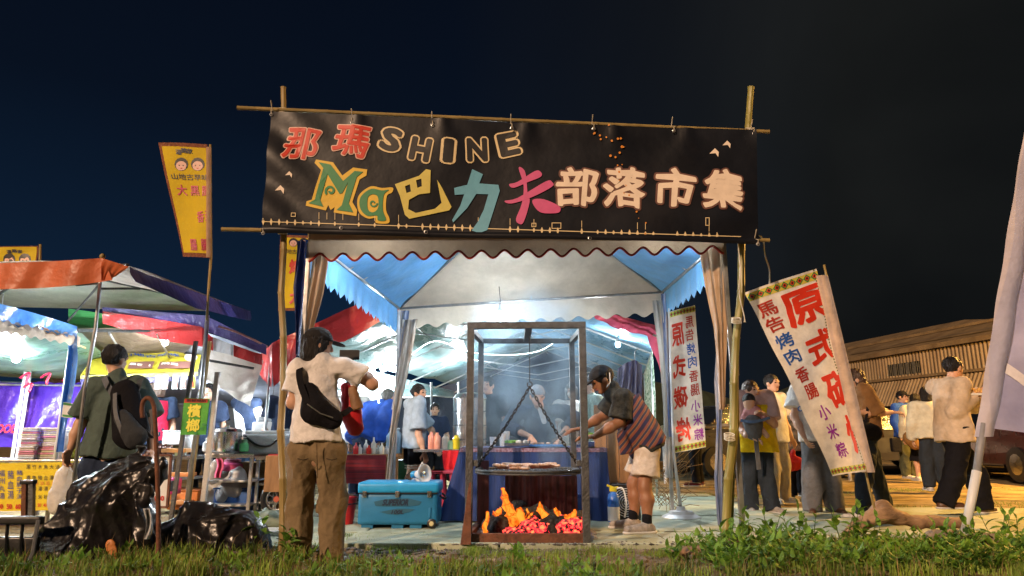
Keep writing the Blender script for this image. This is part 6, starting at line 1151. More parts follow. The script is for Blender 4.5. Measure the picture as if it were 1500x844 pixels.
for i, (u, c, h) in enumerate(((632, (.7, .28, .2), .2), (640, (.75, .35, .25), .19), (652, (.7, .6, .5), .17), (668, (.8, .65, .03), .16), (660, (.3, .5, .3), .1))): sm('drink_bottle', ['coral red drink carton at the left of the small side table', 'second coral drink carton', 'cream jug between the cartons and the yellow bottle', 'yellow squeeze bottle on the small side table', 'small green jar beside the yellow bottle'][i], 'bottle', MB().lathe([(.04, 0), (.043, .01), (.043, h * .75), (.02, h * .9), (.02, h)], (P(u, 655, 8.35).x, 8.35, zz + .017), 12), M('bottle_plastic', c, rough=.3))
# ================================================================== right: shed, cars, poles
shd = thing('metal_shed', 'long corrugated metal shed with a barred window in the dark at the right', 'shed', Vector((13, 19, 0)))
A_, B_ = P(1236, 532, 25), P(1620, 430, 15.5); A_.z = B_.z = 3.45; dS = (B_ - A_); LS = dS.length; dS.normalize(); nS = Vector((dS.y, -dS.x, 0)); nS = nS if nS.y < 0 else -nS
cor = M('corrugated_metal', (.22, .165, .10), rough=.55, metal=.3, var=.35, vs=1.5, st=(1, 1, .5), dirt=.7, dcol=(.12, .07, .04), bump=.1)
npn = 34
def corr(name, zt_, zb_, off, i, lean=0):
    a = A_ + dS * (LS * i / npn); w = LS / npn; mb = MB()
    def f(s, t): return a + dS * (w * (s * .985)) + nS * (off + .022 * math.sin(s * 4 * math.pi) + lean * t) + Vector((0, 0, lerp(zt_, zb_, t) - a.z))
    mb.grid(f, 16, 1); return mb
for i in range(npn):
    if 8 <= i <= 12: 
        corr('wall_panel', 3.4, 3.1, 0, i).build('wall_panel', cor, shd, smooth=True); corr('wall_panel', 2.72, 2.5, 0, i).build('wall_panel', cor, shd, smooth=True)
        a = A_ + dS * (LS * (i + .5) / npn)
        for k in range(-2, 3): MB().bar(a + dS * (k * .08) + Vector((0, 0, 2.72 - a.z)), a + dS * (k * .08) + Vector((0, 0, 3.1 - a.z)), .02).build('window_bar', dsteel, shd)
    else: corr('wall_panel', 3.4, 2.5, 0, i).build('wall_panel', cor, shd, smooth=True)
    corr('awning_panel', 2.55, 1.72, .25, i, .45).build('awning_panel', cor, shd, smooth=True)
a = A_ + dS * (LS * 8 / npn) + nS * -.25; b = A_ + dS * (LS * 13 / npn) + nS * -.25; MB().add([Vector((a.x, a.y, 2.7)), Vector((b.x, b.y, 2.7)), Vector((b.x, b.y, 3.12)), Vector((a.x, a.y, 3.12))], [(0, 1, 2, 3)]).build('window_pane', M('dark_glass', (.01, .012, .015), rough=.1), shd)
MB().bar(A_ + Vector((0, 0, .02)) + nS * .05, B_ + Vector((0, 0, .02)) + nS * .05, .12, .14).build('roof_edge', cor, shd); MB().bar(A_ + nS * .28 + Vector((0, 0, -.86)), B_ + nS * .28 + Vector((0, 0, -.86)), .08, .08).build('awning_rail', cor, shd)
MB().add([A_ + Vector((0, 0, .05)), B_ + Vector((0, 0, .05)), B_ + Vector((2, 8, 1.3)), A_ + Vector((2, 8, 1.3))], [(0, 1, 2, 3)]).build('roof', cor, shd); MB().bar(A_ + dS * 2 + Vector((0, 2.2, .5)), B_ + Vector((0, 2.2, .55)), .08).build('roof_ridge', cor, shd)
MB().add([Vector((A_.x, A_.y + 3, 0)), Vector((B_.x, B_.y + 3, 0)), Vector((B_.x, B_.y + 3, 3.4)), Vector((A_.x, A_.y + 3, 3.4))], [(0, 1, 2, 3)]).build('back_wall', M('dark_brick', (.04, .03, .025), rough=.9), shd)
for i in range(0, npn, 6): a = A_ + dS * (LS * i / npn) + nS * .5; MB().bar(Vector((a.x, a.y, 0)), Vector((a.x, a.y, 1.75)), .1).build('post', dsteel, shd)
tags_ = [('dark parked saloon car in the shade behind the mother with the baby', P(1105, 640, 15), 12, (.015, .016, .02)), ('black parked car left of the blue jacketed man', P(1262, 640, 16), -8, (.02, .02, .022)), ('dark red parked car at the right edge behind the lilac flag', P(1490, 640, 14), -95, (.05, .012, .012)), ('grey parked car seen behind the beige sweatshirt man', P(1420, 640, 17), -20, (.03, .03, .032))]
glm = M('car_glass', (.01, .012, .014), rough=.08); 
for lab, c, ang, colr in tags_:
    c = Vector((c.x, c.y, 0)); ca, sa = math.cos(R(ang)), math.sin(R(ang)); X = Vector((ca, sa, 0)); Y_ = Vector((-sa, ca, 0)); t = thing('parked_car', lab, 'car', c); pm = M('car_paint', colr, rough=.3, coat=.8, bump=0)
    def W3(x, y, z): return c + X * x + Y_ * y + Vector((0, 0, z))
    prof = [(-2.15, .3), (-2.2, .62), (-2.05, .85), (-1.35, .95), (1.1, .95), (2.0, .82), (2.2, .6), (2.18, .3)]
    mb = MB(); n = len(prof); mb.add([W3(x, -.84 if z < .8 else -.78, z) for x, z in prof] + [W3(x, .84 if z < .8 else .78, z) for x, z in prof], [tuple(range(n))[::-1], tuple(range(n, 2 * n))] + [(i, (i + 1) % n, n + (i + 1) % n, n + i) for i in range(n)]); mb.build('body', pm, t)
    cab = [(-1.5, .95), (-.95, 1.4), (.35, 1.43), (1.15, .95)]; mb = MB(); mb.add([W3(x, -.74 if z < 1 else -.60, z) for x, z in cab] + [W3(x, .74 if z < 1 else .60, z) for x, z in cab], [(3, 2, 1, 0), (4, 5, 6, 7), (0, 1, 5, 4), (1, 2, 6, 5), (2, 3, 7, 6)]); mb.build('cabin_glass', glm, t)
    MB().box(W3(-.3, 0, 1.43), (1.28, 1.2, .03), (X, Y_, Vector((0, 0, 1))), .01).build('roof', pm, t)
    for x in (-1.35, 1.35):
        for y in (-.8, .8): w_ = MB().lathe([(.2, -.1), (.31, -.09), (.31, .09), (.2, .1)], W3(x, y, .31), 20, ax=Y_).build('wheel', black_pl, t, smooth=True, autos=True); MB().lathe([(.19, -.102), (.05, -.108)], W3(x, y, .31), 12, ax=Y_ * (1 if y < 0 else -1)).build('rim', stain, w_)
    for y in (-.6, .6): MB().box(W3(2.17, y, .66), (.06, .34, .13), (X, Y_, Vector((0, 0, 1))), .02).build('headlight', M('lamp_glass', (.3, .3, .3), rough=.1), t); MB().box(W3(-2.17, y, .70), (.06, .3, .12), (X, Y_, Vector((0, 0, 1))), .02).build('tail_light', M('tail_lens', (.35, .02, .01), rough=.2), t)
    pk_ = Surf(W3(2.21, .22, .56), W3(2.21, -.22, .56), W3(2.21, -.22, .42), W3(2.21, .22, .42)); MB().box(W3(2.2, 0, .49), (.02, .46, .16), (X, Y_, Vector((0, 0, 1))), .004).build('number_plate', white_pl, t)
    if ang == -95: lettering('4677', pk_, .5, .5, .34, .10, i_mk, t, off=.03, lift=.012)
sr = thing('steel_rail', 'pale horizontal guard rail in the dark behind the people', 'rail', Vector((4, 12.5, 0))); MB().tube([Vector((2.6, 12.4, .95)), Vector((6.4, 13.2, 1.1))], .04, 8).build('rail_tube', steel, sr, smooth=True)
for x in (2.7, 4.5, 6.3): MB().tube([Vector((x, 12.4 + (x - 2.6) * .21, 0)), Vector((x, 12.4 + (x - 2.6) * .21, 1.0 + (x - 2.6) * .035))], .035, 8).build('post', steel, sr)
# sodium street lamp that lights the yard from the right, outside the picture
slp = thing('street_lamp', 'sodium street lamp on a steel pole at the right of the yard', 'street lamp', Vector((11.5, 10.5, 0))); MB().tube([(11.5, 10.5, 0), (11.5, 10.5, 4.4), (10.9, 10.3, 4.6)], [.06, .045, .04], 10).build('pole', steel, slp); MB().box((10.7, 10.25, 4.6), (.5, .22, .1), bev=.03).build('head', dsteel, slp)
MB().ball((10.65, 10.2, 4.5), .14, (1.4, .8, .5), 12).build('lamp_glass', EM('sodium', (1.0, .50, .10), 9500), slp, smooth=True)
# ================================================================== people
c_cream = cloth('cream_cotton', (.74, .73, .74)); c_khaki = cloth('khaki_cotton', (.20, .145, .08), dirt=.3, dcol=(.08, .055, .03)); c_blk = cloth('black_cloth', (.009, .009, .012), spec=.12, sheen=0); c_navy = cloth('navy_cloth', (.022, .035, .07), spec=.15); c_lb = cloth('pale_blue_cotton', (.34, .44, .55)); c_grey = cloth('grey_cloth', (.11, .11, .115)); c_teal = cloth('grey_green_cotton', (.075, .11, .10)); c_white = cloth('white_cotton', (.76, .75, .72))
c_yel = cloth('yellow_cotton', (.85, .60, .01)); c_jean = cloth('dark_denim', (.02, .028, .04)); c_brown = cloth('brown_cotton', (.17, .085, .03)); c_beige = cloth('beige_fleece', (.58, .46, .34)); c_red = cloth('red_vest', (.60, .015, .06)); c_blue = cloth('blue_cotton', (.02, .08, .42)); c_camo = cloth('camouflage', (.014, .016, .015), var=.8, vs=16, col2=(.05, .05, .042)); c_short = cloth('white_shorts', (.58, .50, .42), dirt=.2, dcol=(.3, .2, .2)); c_cjk = cloth('cream_jacket', (.55, .53, .42)); c_pink = cloth('pink_baby_cloth', (.55, .26, .26)); c_olive = cloth('olive_trousers', (.06, .065, .035)); c_cap = cloth('dark_cap', (.018, .018, .02))
# 1 photographing woman
w = person('woman from behind in cream T-shirt, khaki trousers and dark cap, taking a photo', 462, 4.9, 1.66, 12, dict(m=c_cream, sleeve='short', sl=.62, loose=.008, hemp=P(463, 646, 4.9)), dict(kind='trousers', m=c_khaki, w=1.12, hem=1.0, wr=1.1), sh_g, hair=('bob', hair_m), cap_m=c_cap, face=False, hy=62, hp=5,
    la=[(429, 590, 4.92), (452, 562, 5.22)], ra=[(546, 563, 4.98), (525, 541, 5.08), (-.75, .45, .5)], jo=dict(head=(466, 505, 4.93), neck=(468, 533, 4.9), shL=(436, 541, 4.88), shR=(505, 538, 4.93), chest=(465, 570, 4.9), waist=(463, 620, 4.9), hipL=(444, 662, 4.9), hipR=(484, 662, 4.9), kneeL=(439, 738, 4.9), kneeR=(488, 738, 4.92), ankL=(436, 816, 4.85), ankR=(484, 818, 4.88)), base=Vector((P(462, 640, 4.9).x, 4.9, -.02)), seed=3, wr=.022, fine=.85)
for sg, (ua, ub) in enumerate(((436, 452), (478, 494))): MB().tube([P(ua, 672, 4.71), P((ua + ub) / 2, 674, 4.695), P(ub, 672, 4.71)], .0035, 5).build('pocket_edge', cloth('dark_khaki', (.05, .035, .02)), w['t'])
MB().tube([P(464, 650, 4.73), P(465, 700, 4.74)], .0028, 5).build('seam', cloth('dark_khaki2', (.06, .04, .02)), w['t'])
t = thing('crossbody_bag', 'black crossbody bag worn across the back of the photographing woman', 'bag', P(470, 640, 4.75))
blob('pouch', c_blk, t, [cap(P(452, 572, 4.77), P(461, 600, 4.74), .05, .09, fl=(np.array((0, 1., 0)), .5)), cap(P(461, 600, 4.74), P(487, 614, 4.76), .092, .07, fl=(np.array((0, 1., 0)), .5))], h=.008, k=.03, wrinkle=.006, wf=18)
def ribbon(path, wd, name, mat, par, n=8, thick=.006):
    p = vpath(path, n); mb = MB(); vs = []
    for i, q_ in enumerate(p):
        a = p[max(i - 1, 0)]; b = p[min(i + 1, len(p) - 1)]; tdir = (b - a).normalized(); sd = tdir.cross(Vector((0, 1, 0))).normalized() * wd / 2
        vs += [q_ - sd, q_ + sd, q_ + sd + Vector((0, thick, 0)), q_ - sd + Vector((0, thick, 0))]
    mb.add(vs, [(4 * i + j, 4 * i + (j + 1) % 4, 4 * i + 4 + (j + 1) % 4, 4 * i + 4 + j) for i in range(len(p) - 1) for j in range(4)]); return mb.build(name, mat, par, smooth=False)
ribbon([P(441, 531, 4.86), P(438, 545, 4.77), P(441, 565, 4.74), P(450, 590, 4.70)], .045, 'strap', c_blk, t); ribbon([P(488, 612, 4.73), P(503, 606, 4.78), P(515, 598, 4.86)], .04, 'strap', c_blk, t)
MB().tube([P(450, 592, 4.665), P(470, 606, 4.66), P(488, 612, 4.68)], .004, 5).build('zip', steel, t)
t = thing('red_bag', 'shiny red bag with a brown pouch hanging at the right side of the photographing woman', 'bag', P(517, 635, 4.95))
blob('bag', M('red_nylon', (.55, .02, .03), rough=.35, bump=.5, bs=10), t, [cap(P(507, 568, 4.98), P(514, 605, 4.98), .035, .07, fl=(np.array((0, 1., 0)), .6)), cap(P(514, 605, 4.98), P(521, 628, 4.98), .07, .05, fl=(np.array((0, 1., 0)), .6))], h=.008, k=.03, wrinkle=.012, wf=16)
blob('pouch', M('brown_leather', (.24, .12, .05), rough=.6), t, [cap(P(517, 572, 4.93), P(524, 600, 4.93), .034, .045, fl=(np.array((0, 1., 0)), .6), cut=True)], h=.007, k=.01); MB().tube([P(507, 566, 4.98), P(512, 552, 5.0), P(520, 566, 4.96)], .008, 6).build('handle', c_blk, t)
ph = thing('mobile_phone', 'mobile phone held up by the photographing woman', 'phone', P(512, 522, 5.28)); MB().box(P(512, 520, 5.28), (.155, .01, .078), bev=.004).build('case', black_pl, ph)
# 2 backpack man
w = person('man from behind in grey green T-shirt with a black backpack, standing among the rubbish bags', 162, 5.6, 1.66, 8, dict(m=c_teal, sleeve='short', sl=.8, loose=.03, hemp=P(158, 668, 5.6)), dict(kind='trousers', m=c_navy, w=1.5), sh_b, face=False, hy=15,
    la=[(117, 622, 5.55), (103, 658, 5.5)], ra=[(222, 622, 5.6), (222, 660, 5.45)], jo=dict(head=(169, 527, 5.62), neck=(172, 552, 5.6), shL=(141, 568, 5.58), shR=(203, 566, 5.62), chest=(170, 600, 5.6), waist=(160, 650, 5.6), hipL=(135, 688, 5.6), hipR=(180, 688, 5.6)), z0=-.05, seed=8)
t = thing('backpack', 'black backpack with grey straps on the back of the man among the rubbish bags', 'backpack', P(190, 655, 5.4))
blob('pack', c_blk, t, [cap(P(182, 575, 5.42), P(192, 632, 5.38), .10, .14, fl=(np.array((0, 1., 0)), .65))], h=.011, k=.03, wrinkle=.01, wf=14); blob('front_pocket', cloth('charcoal_nylon', (.03, .034, .04)), t, [cap(P(178, 612, 5.31), P(198, 640, 5.29), .06, .085, fl=(np.array((0, 1., 0)), .6))], h=.01, k=.03, wrinkle=.01, wf=14)
ribbon([P(152, 552, 5.52), P(158, 566, 5.44), P(176, 590, 5.36)], .05, 'strap', cloth('strap_grey', (.10, .11, .13)), t); ribbon([P(206, 555, 5.52), P(200, 572, 5.42), P(190, 590, 5.36)], .05, 'strap', cloth('strap_grey2', (.05, .06, .07)), t); ribbon([P(168, 576, 5.32), P(170, 610, 5.26), P(186, 650, 5.28)], .03, 'strap', cloth('strap_grey3', (.14, .15, .17)), t); ribbon([P(212, 630, 5.3), P(225, 640, 5.35), P(220, 600, 5.4)], .02, 'strap', c_grey, t)
# 3 woman in pale blue
w = person('woman in pale blue T-shirt and black shorts, hair tied back, standing behind the cool box', 606, 8.6, 1.53, 62, dict(m=c_lb, sleeve='short', sl=.85, loose=.03, hem=.45), dict(kind='shorts', m=c_blk, hem=.80, w=1.15), sh_w, hair=('bun', hair_m), hy=118, jo=dict(head=(614, 576, 8.6), neck=(609, 593, 8.6)), ra=[(613, 636, 8.4), (621, 663, 8.35)], la=[(632, 630, 8.9), (640, 655, 8.85)], seed=11)
for v in (682, 685.5): MB().tube([P(592 + 1, v, 8.38), P(602, v + .5, 8.34), P(611, v, 8.36)], .006, 5).build('white_stripe', c_white, w['t'])
# 4 cook
w = person('cook in dark navy hooded top and grey cap, chopping meat at the navy table', 786, 8.05, 1.64, 180, dict(m=c_navy, sleeve='long', sl=.55, loose=.03), dict(kind='trousers', m=c_blk), None, hair=('short', hair_m), cap_m=cloth('grey_cap', (.25, .26, .28)), visor=False, hy=168, hp=14, fine=.9,
    ra=[(744, 626, 7.95), (778, 640, 7.5), (.3, -.6, -.5)], la=[(842, 614, 7.95), (820, 640, 7.5), (-.4, -.5, -.5)], jo=dict(head=(787, 580, 7.72), neck=(791, 597, 7.88), shR=(757, 604, 7.95), shL=(827, 603, 7.95), chest=(791, 622, 7.98), waist=(790, 655, 8.05)), seed=13)
blob('apron_collar', c_white, w['t'], [cap(P(792, 600, 7.78), P(797, 618, 7.80), .035, .03, fl=(np.array((0, 1., 0)), .4))], h=.01, k=.02)
# 5 bending griller
vest_m = bpy.data.materials.new('woven_vest'); vest_m.use_nodes = True; tt_ = vest_m.node_tree; bb_ = tt_.nodes['Principled BSDF']; bb_.inputs['Roughness'].default_value = .85
wv_ = tt_.nodes.new('ShaderNodeTexWave'); wv_.inputs['Scale'].default_value = 3.4; wv_.bands_direction = 'X'; wv_.inputs['Distortion'].default_value = 1.2; tcx = tt_.nodes.new('ShaderNodeTexCoord'); mpx = tt_.nodes.new('ShaderNodeMapping'); mpx.inputs['Rotation'].default_value = (0, R(-38), 0); rp_ = tt_.nodes.new('ShaderNodeValToRGB'); rp_.color_ramp.interpolation = 'CONSTANT'
cr_ = rp_.color_ramp.elements; cr_[0].color = (.02, .02, .06, 1); cr_[1].position = .25; cr_[1].color = (.22, .05, .04, 1)
for p_, c_ in ((.45, (.16, .09, .04)), (.62, (.25, .04, .04)), (.8, (.20, .13, .06)), (.92, (.03, .03, .07))): q = cr_.new(p_); q.color = (*c_, 1)
tt_.links.new(tcx.outputs['Object'], mpx.inputs[0]); tt_.links.new(mpx.outputs[0], wv_.inputs[0]); tt_.links.new(wv_.outputs[0], rp_.inputs[0]); tt_.links.new(rp_.outputs[0], bb_.inputs['Base Color'])
w = person('bending man in dark cap, striped woven vest and white shorts, reaching towards the grill', 936, 6.1, 1.68, -92, dict(m=c_camo, sleeve='short', sl=.85, loose=.022, hemp=P(950, 660, 6.12)), dict(kind='shorts', m=c_short, hem=.70, w=1.25), sh_g, skin=skin_b, hair=('short', hair_m), cap_m=c_cap, hy=-95, hp=28, curl=.5,
    la=[(908, 618, 5.95), (870, 640, 5.9), (-1, 0, .05)], ra=[(886, 608, 6.35), (852, 628, 6.25), (-1, -.1, -.1)],
    jo=dict(head=(882, 556, 6.1), neck=(897, 570, 6.1), shL=(912, 584, 5.96), shR=(903, 580, 6.28), chest=(920, 604, 6.12), waist=(941, 640, 6.12), hipL=(948, 662, 6.02), hipR=(944, 660, 6.2), kneeL=(944, 714, 5.98), kneeR=(928, 710, 6.22), ankL=(948, 768, 5.95), ankR=(928, 762, 6.2)), seed=17, wr=.012)
blob('vest', vest_m, w['t'], [cap(P(915, 592, 6.12), P(950, 655, 6.12), .185, .218, fl=(np.array(w['tf']), .78), cut=True), cap(P(912, 640, 6.0), P(918, 664, 6.0), .05, .055, cut=True)], h=.011, k=.03, wrinkle=.012, wf=12, seed=2, planes=[(P(912, 590, 6.1), (P(896, 570, 6.1) - P(950, 655, 6.1)).normalized())])
for k_ in 'LR': a = w['ank' + k_]; blob('sock', c_blk, w['t'], [cap(a + Vector((0, 0, .06)), a - Vector((0, 0, .03)), .042, .04)], h=.009, k=0)
MB().ball(P(864, 637, 5.98), .035, (1.3, 1, .6), 8).build('lettuce', veg, thing('lettuce_leaf', 'handful of green leaves held by the bending man', 'lettuce', P(864, 642, 5.98)))
MB().tube([P(893, 546, 6.0), P(894, 560, 5.98), P(888, 568, 6.0)], .004, 5).build('mask_loop', white_pl, w['t'])
# 6 mother and baby
w = person('mother in a bright yellow tunic and dark flared jeans, carrying a baby on her chest', 1108, 8.1, 1.60, 178, dict(m=cloth('pale_pink_cotton', (.55, .38, .36)), sleeve='short', sl=.8, loose=.02, hem=.5), dict(kind='trousers', m=c_jean, w=1.25, hem=1.0), sh_g, hair=('tail', hair_br), hy=152, ra=[(1084, 628, 8.05), (1100, 641, 7.82), (.8, -.5, -.2)], la=[(1134, 622, 8.0), (1118, 606, 7.8), (-.8, -.5, .3)],
    jo=dict(head=(1100, 572, 8.08), ankL=(1132, 742, 8.05), ankR=(1100, 743, 8.1), kneeL=(1122, 700, 8.1), kneeR=(1096, 700, 8.1)), seed=19)
blob('yellow_tunic', c_yel, w['t'], [cap(w['chest'] - Vector((0, 0, .0)), w['B'] + Vector((0, 0, .66)), .17, .235, fl=(np.array(w['tf']), .72), cut=True)], h=.012, k=.03, wrinkle=.02, wf=11, planes=[(w['chest'] + Vector((0, 0, .01)), Vector((0, 0, 1)))])
bt_ = thing('person', 'dark haired baby in pink carried against the mother in the yellow tunic', 'person', P(1103, 640, 7.86))
hb_ = P(1097, 588, 7.84); bb2 = P(1103, 612, 7.86)
blob('body', skin_a, bt_, [ell(hb_, (.065, .07, .075)), cap(hb_ - Vector((0, 0, .05)), bb2, .05, .07), cap(bb2 + Vector((-.07, 0, .04)), bb2 + Vector((-.13, -.05, -.04)), .026, .02), cap(bb2 + Vector((.07, 0, .04)), bb2 + Vector((.13, -.05, -.02)), .026, .02), cap(bb2 - Vector((.06, .02, .1)), bb2 - Vector((.12, .06, .2)), .035, .028), cap(bb2 - Vector((-.06, .02, .1)), bb2 - Vector((-.12, .06, .2)), .035, .028)], h=.009, k=.03)
blob('romper', c_pink, bt_, [cap(bb2 + Vector((0, 0, .06)), bb2 - Vector((0, 0, .10)), .085, .095), cap(bb2 + Vector((-.06, 0, .06)), bb2 + Vector((-.11, -.04, 0)), .04, .036), cap(bb2 + Vector((.06, 0, .06)), bb2 + Vector((.11, -.04, 0)), .04, .036)], h=.01, k=.03, wrinkle=.01)
blob('hair', hair_m, bt_, [ell(hb_ + Vector((0, .0, .018)), (.071, .074, .074))], h=.009, k=0, planes=[(hb_ - Vector((0, 0, .01)), Vector((-.0, -.3, -1)).normalized())], wrinkle=.004, wf=40)
cr2 = thing('baby_carrier', 'dark grey baby carrier with long straps on the mother in the yellow tunic', 'carrier', P(1108, 690, 7.8)); blob('pouch', c_grey, cr2, [cap(P(1103, 622, 7.80), P(1104, 634, 7.8), .11, .085, fl=(np.array((0, 1., 0)), .7))], h=.011, k=.02, wrinkle=.008); ribbon([P(1085, 616, 7.74), P(1104, 618, 7.68), P(1128, 612, 7.74)], .03, 'strap', cloth('denim_strap', (.10, .16, .28)), cr2); ribbon([P(1107, 636, 7.72), P(1109, 660, 7.78), P(1112, 688, 7.85)], .05, 'strap', c_grey, cr2)
# 7 to 9 behind
w = person('man in a white shirt standing just behind the mother in yellow', 1134, 9.0, 1.62, 150, dict(m=c_white, sleeve='short', loose=.03), dict(kind='trousers', m=cloth('pale_trousers', (.4, .36, .3)), w=1.2), sh_w, fine=1.4, seed=21)
w = person('person in a white T-shirt and grey trousers, head hidden by the leaning white flag', 1201, 8.1, 1.72, 190, dict(m=c_white, sleeve='short', loose=.035, hem=.45), dict(kind='trousers', m=c_grey, w=1.45, hem=1.0), sh_br, ra=[(1163, 610, 8.1), (1178, 640, 7.95)], jo=dict(kneeL=(1216, 705, 8.1), kneeR=(1190, 705, 8.1), ankL=(1223, 743, 8.1), ankR=(1190, 743, 8.1)), seed=23)
bg_ = P(1172, 599, 7.85); MB().lathe([(.03, 0), (.028, .006)], bg_, 16, ax=(0, -1, 0)).build('round_badge', M('blue_badge', (.05, .2, .6)), w['t']); MB().lathe([(.018, .006), (.017, .009)], bg_, 12, ax=(0, -1, 0)).build('badge_centre', white_pl, w['t'])
w = person('child in a brown patterned jacket holding a red bag, right of the mother in yellow', 1164, 9.6, 1.35, 200, dict(m=cloth('patterned_brown', (.14, .08, .05), var=.7, vs=18, col2=(.35, .24, .14)), sleeve='long', loose=.035), dict(kind='trousers', m=c_blk), sh_b, hair=('long', hair_m), fine=1.5, seed=25)
o = blob('red_shopping_bag', M('red_plastic_bag', (.6, .03, .03), rough=.3, transl=.3), None, [cap(P(1158, 680, 9.3), P(1168, 678, 9.3), .09, .08), cap(P(1160, 672, 9.3), P(1162, 662, 9.3), .05, .02)], h=.014, k=.04, wrinkle=.02, wf=16); tag(o, 'bright red plastic bag held low by the child in the brown jacket', 'bag')
w = person('person in yellow top half hidden behind the grey trousers', 1178, 9.9, 1.55, 170, dict(m=cloth('mustard', (.42, .28, .05)), sleeve='long', loose=.02), dict(kind='trousers', m=c_blk), sh_b, fine=1.6, seed=26)
w = person('woman with long brown hair in a brown top and black jeans, facing the leaning flag', 1270, 7.8, 1.64, -70, dict(m=c_brown, sleeve='short', sl=.95, loose=.04, hem=.50), dict(kind='trousers', m=c_jean, w=1.05, hem=.98), sh_w, hair=('long', hair_br), hy=-80, hp=10, la=[(1280, 607, 7.65), (1254, 604, 7.5)], ra=[(1283, 605, 8.0), (1306, 604, 8.05), (1, 0, 0)], jo=dict(head=(1252, 556, 7.8), ankL=(1262, 752, 7.6), ankR=(1298, 742, 8.1), kneeL=(1266, 705, 7.7), kneeR=(1284, 700, 8.0)), seed=27)
t = thing('shoulder_bag', 'black shoulder bag at the hip of the woman in the brown top', 'bag', P(1272, 655, 7.5)); blob('bag', c_blk, t, [cap(P(1262, 628, 7.52), P(1280, 634, 7.55), .10, .09, fl=(np.array((0, 1., 0)), .5))], h=.012, k=.03); ribbon([P(1282, 570, 7.66), P(1272, 595, 7.56), P(1268, 622, 7.5)], .03, 'strap', c_blk, t)
w = person('man in a beige sweatshirt with short dark hair, eating from a tray in his hands', 1398, 7.7, 1.72, 78, dict(m=c_beige, sleeve='long', loose=.028, hem=.45), dict(kind='trousers', m=c_blk, w=1.35, hem=.98), sh_br, hy=75, ra=[(1400, 603, 7.56), (1427, 581, 7.58), (1, .1, .2)], la=[(1425, 595, 7.95), (1433, 574, 7.75), (.6, -.2, .5)], jo=dict(head=(1397, 539, 7.7), neck=(1392, 562, 7.7), ankR=(1382, 735, 7.6), kneeR=(1398, 696, 7.6), ankL=(1440, 742, 7.85), kneeL=(1430, 698, 7.85)), seed=29)
t = thing('food_tray', 'pale tray of golden snacks in the hands of the beige sweatshirt man', 'tray', P(1430, 582, 7.6)); MB().box(P(1428, 578, 7.58), (.24, .15, .025), bev=.008).build('tray', white_pl, t)
for i in range(6): MB().ball(P(1422 + i * 4, 573 - (i % 2) * 2, 7.55), .022, n=7).build('snack', M('golden_snack', (.7, .42, .12)), t)
w = person('man in a bright blue jacket and dark hat standing far back before the shed', 1326, 13.8, 1.70, 150, dict(m=c_blue, sleeve='long', loose=.04, hem=.47), dict(kind='trousers', m=c_olive, w=1.2), sh_w, cap_m=c_blk, fine=1.7, seed=31, group='people standing before the shed')
t = thing('hand_bag', 'small dark bag held by the man in the blue jacket', 'bag', P(1310, 665, 13.6)); MB().box(P(1312, 652, 13.6), (.18, .1, .26), bev=.03).build('bag', c_blk, t)
w = person('woman in a cream jacket and long black skirt with a brown bag, seen from behind', 1347, 13.0, 1.6, 10, dict(m=c_cjk, sleeve='long', loose=.06, hem=.47), dict(kind='skirt', m=c_blk, w=1.2), sh_w, hair=('bob', hair_m), face=False, fine=1.7, seed=33, group='people standing before the shed')
t = thing('hand_bag', 'soft tan bag on the arm of the woman in the cream jacket', 'bag', P(1335, 662, 12.7)); blob('bag', cloth('tan_leather', (.22, .12, .04)), t, [cap(P(1334, 642, 12.7), P(1340, 650, 12.7), .13, .11)], h=.02, k=.03)
w = person('woman in a pale green jacket and dark trousers behind the beige sweatshirt man', 1364, 10.8, 1.58, 20, dict(m=c_cjk, sleeve='long', loose=.05, hem=.50), dict(kind='trousers', m=c_jean, w=1.3), sh_w, hair=('bob', hair_m), face=False, fine=1.5, seed=35, group='people standing before the shed')
w = person('walking person in black with dark red sneakers, seen below the reversed white flag', 1018, 11.8, 1.66, -60, dict(m=c_blk, sleeve='long', loose=.02), dict(kind='trousers', m=c_blk, w=.95), cloth('dark_red_shoe', (.12, .015, .015)), fine=1.5, seed=37)
# stall people
w = person('vendor in a bright red vest over a dark shirt behind the low steel table', 222, 8.9, 1.56, 150, dict(m=c_navy, sleeve='short', loose=.02), dict(kind='trousers', m=c_blk), None, hair=('bob', hair_br), hy=-100, fine=1.3, seed=41); blob('vest', c_red, w['t'], [cap(w['chest'] + Vector((0, 0, .07)), w['waist'] - Vector((0, 0, .18)), .172, .19, fl=(np.array(w['tf']), .74), cut=True)], h=.014, k=.02, wrinkle=.01, planes=[(w['neck'] - Vector((0, 0, .015)), Vector((0, 0, 1)))])
ribbon([w['shR'] + Vector((0.02, -.13, .02)), w['waist'] + Vector((-.08, -.15, .08))], .03, 'white_sash', c_white, w['t'])
w = person('grey haired stallholder in a dark waistcoat leaning over the steel table', 366, 9.2, 1.58, -150, dict(m=c_navy, sleeve='none', loose=.03), dict(kind='trousers', m=cloth('blue_jeans', (.04, .08, .16))), None, hair=('short', hair_gr), lean=14, fine=1.3, seed=43, ra=[(352, 630, 8.9), (356, 652, 8.6)])
for k_ in 'LR': blob('sleeve', c_white, w['t'], [cap(w['sh' + k_], w['el' + k_], .055, .05), cap(w['el' + k_], lerp(w['el' + k_], w['wr' + k_], .6), .05, .045, cut=True)], h=.014, k=.02, wrinkle=.01)
w = person('worker in a dark T-shirt half hidden behind the photographing woman', 417, 8.6, 1.55, 165, dict(m=c_navy, sleeve='short', loose=.02), dict(kind='trousers', m=c_jean), None, fine=1.4, seed=45, hair=('bob', hair_br))
w = person('dark clothed helper behind the green betel sign', 300, 9.0, 1.5, 170, dict(m=c_navy, sleeve='short', loose=.02), dict(kind='trousers', m=c_blk), None, fine=1.5, seed=46)
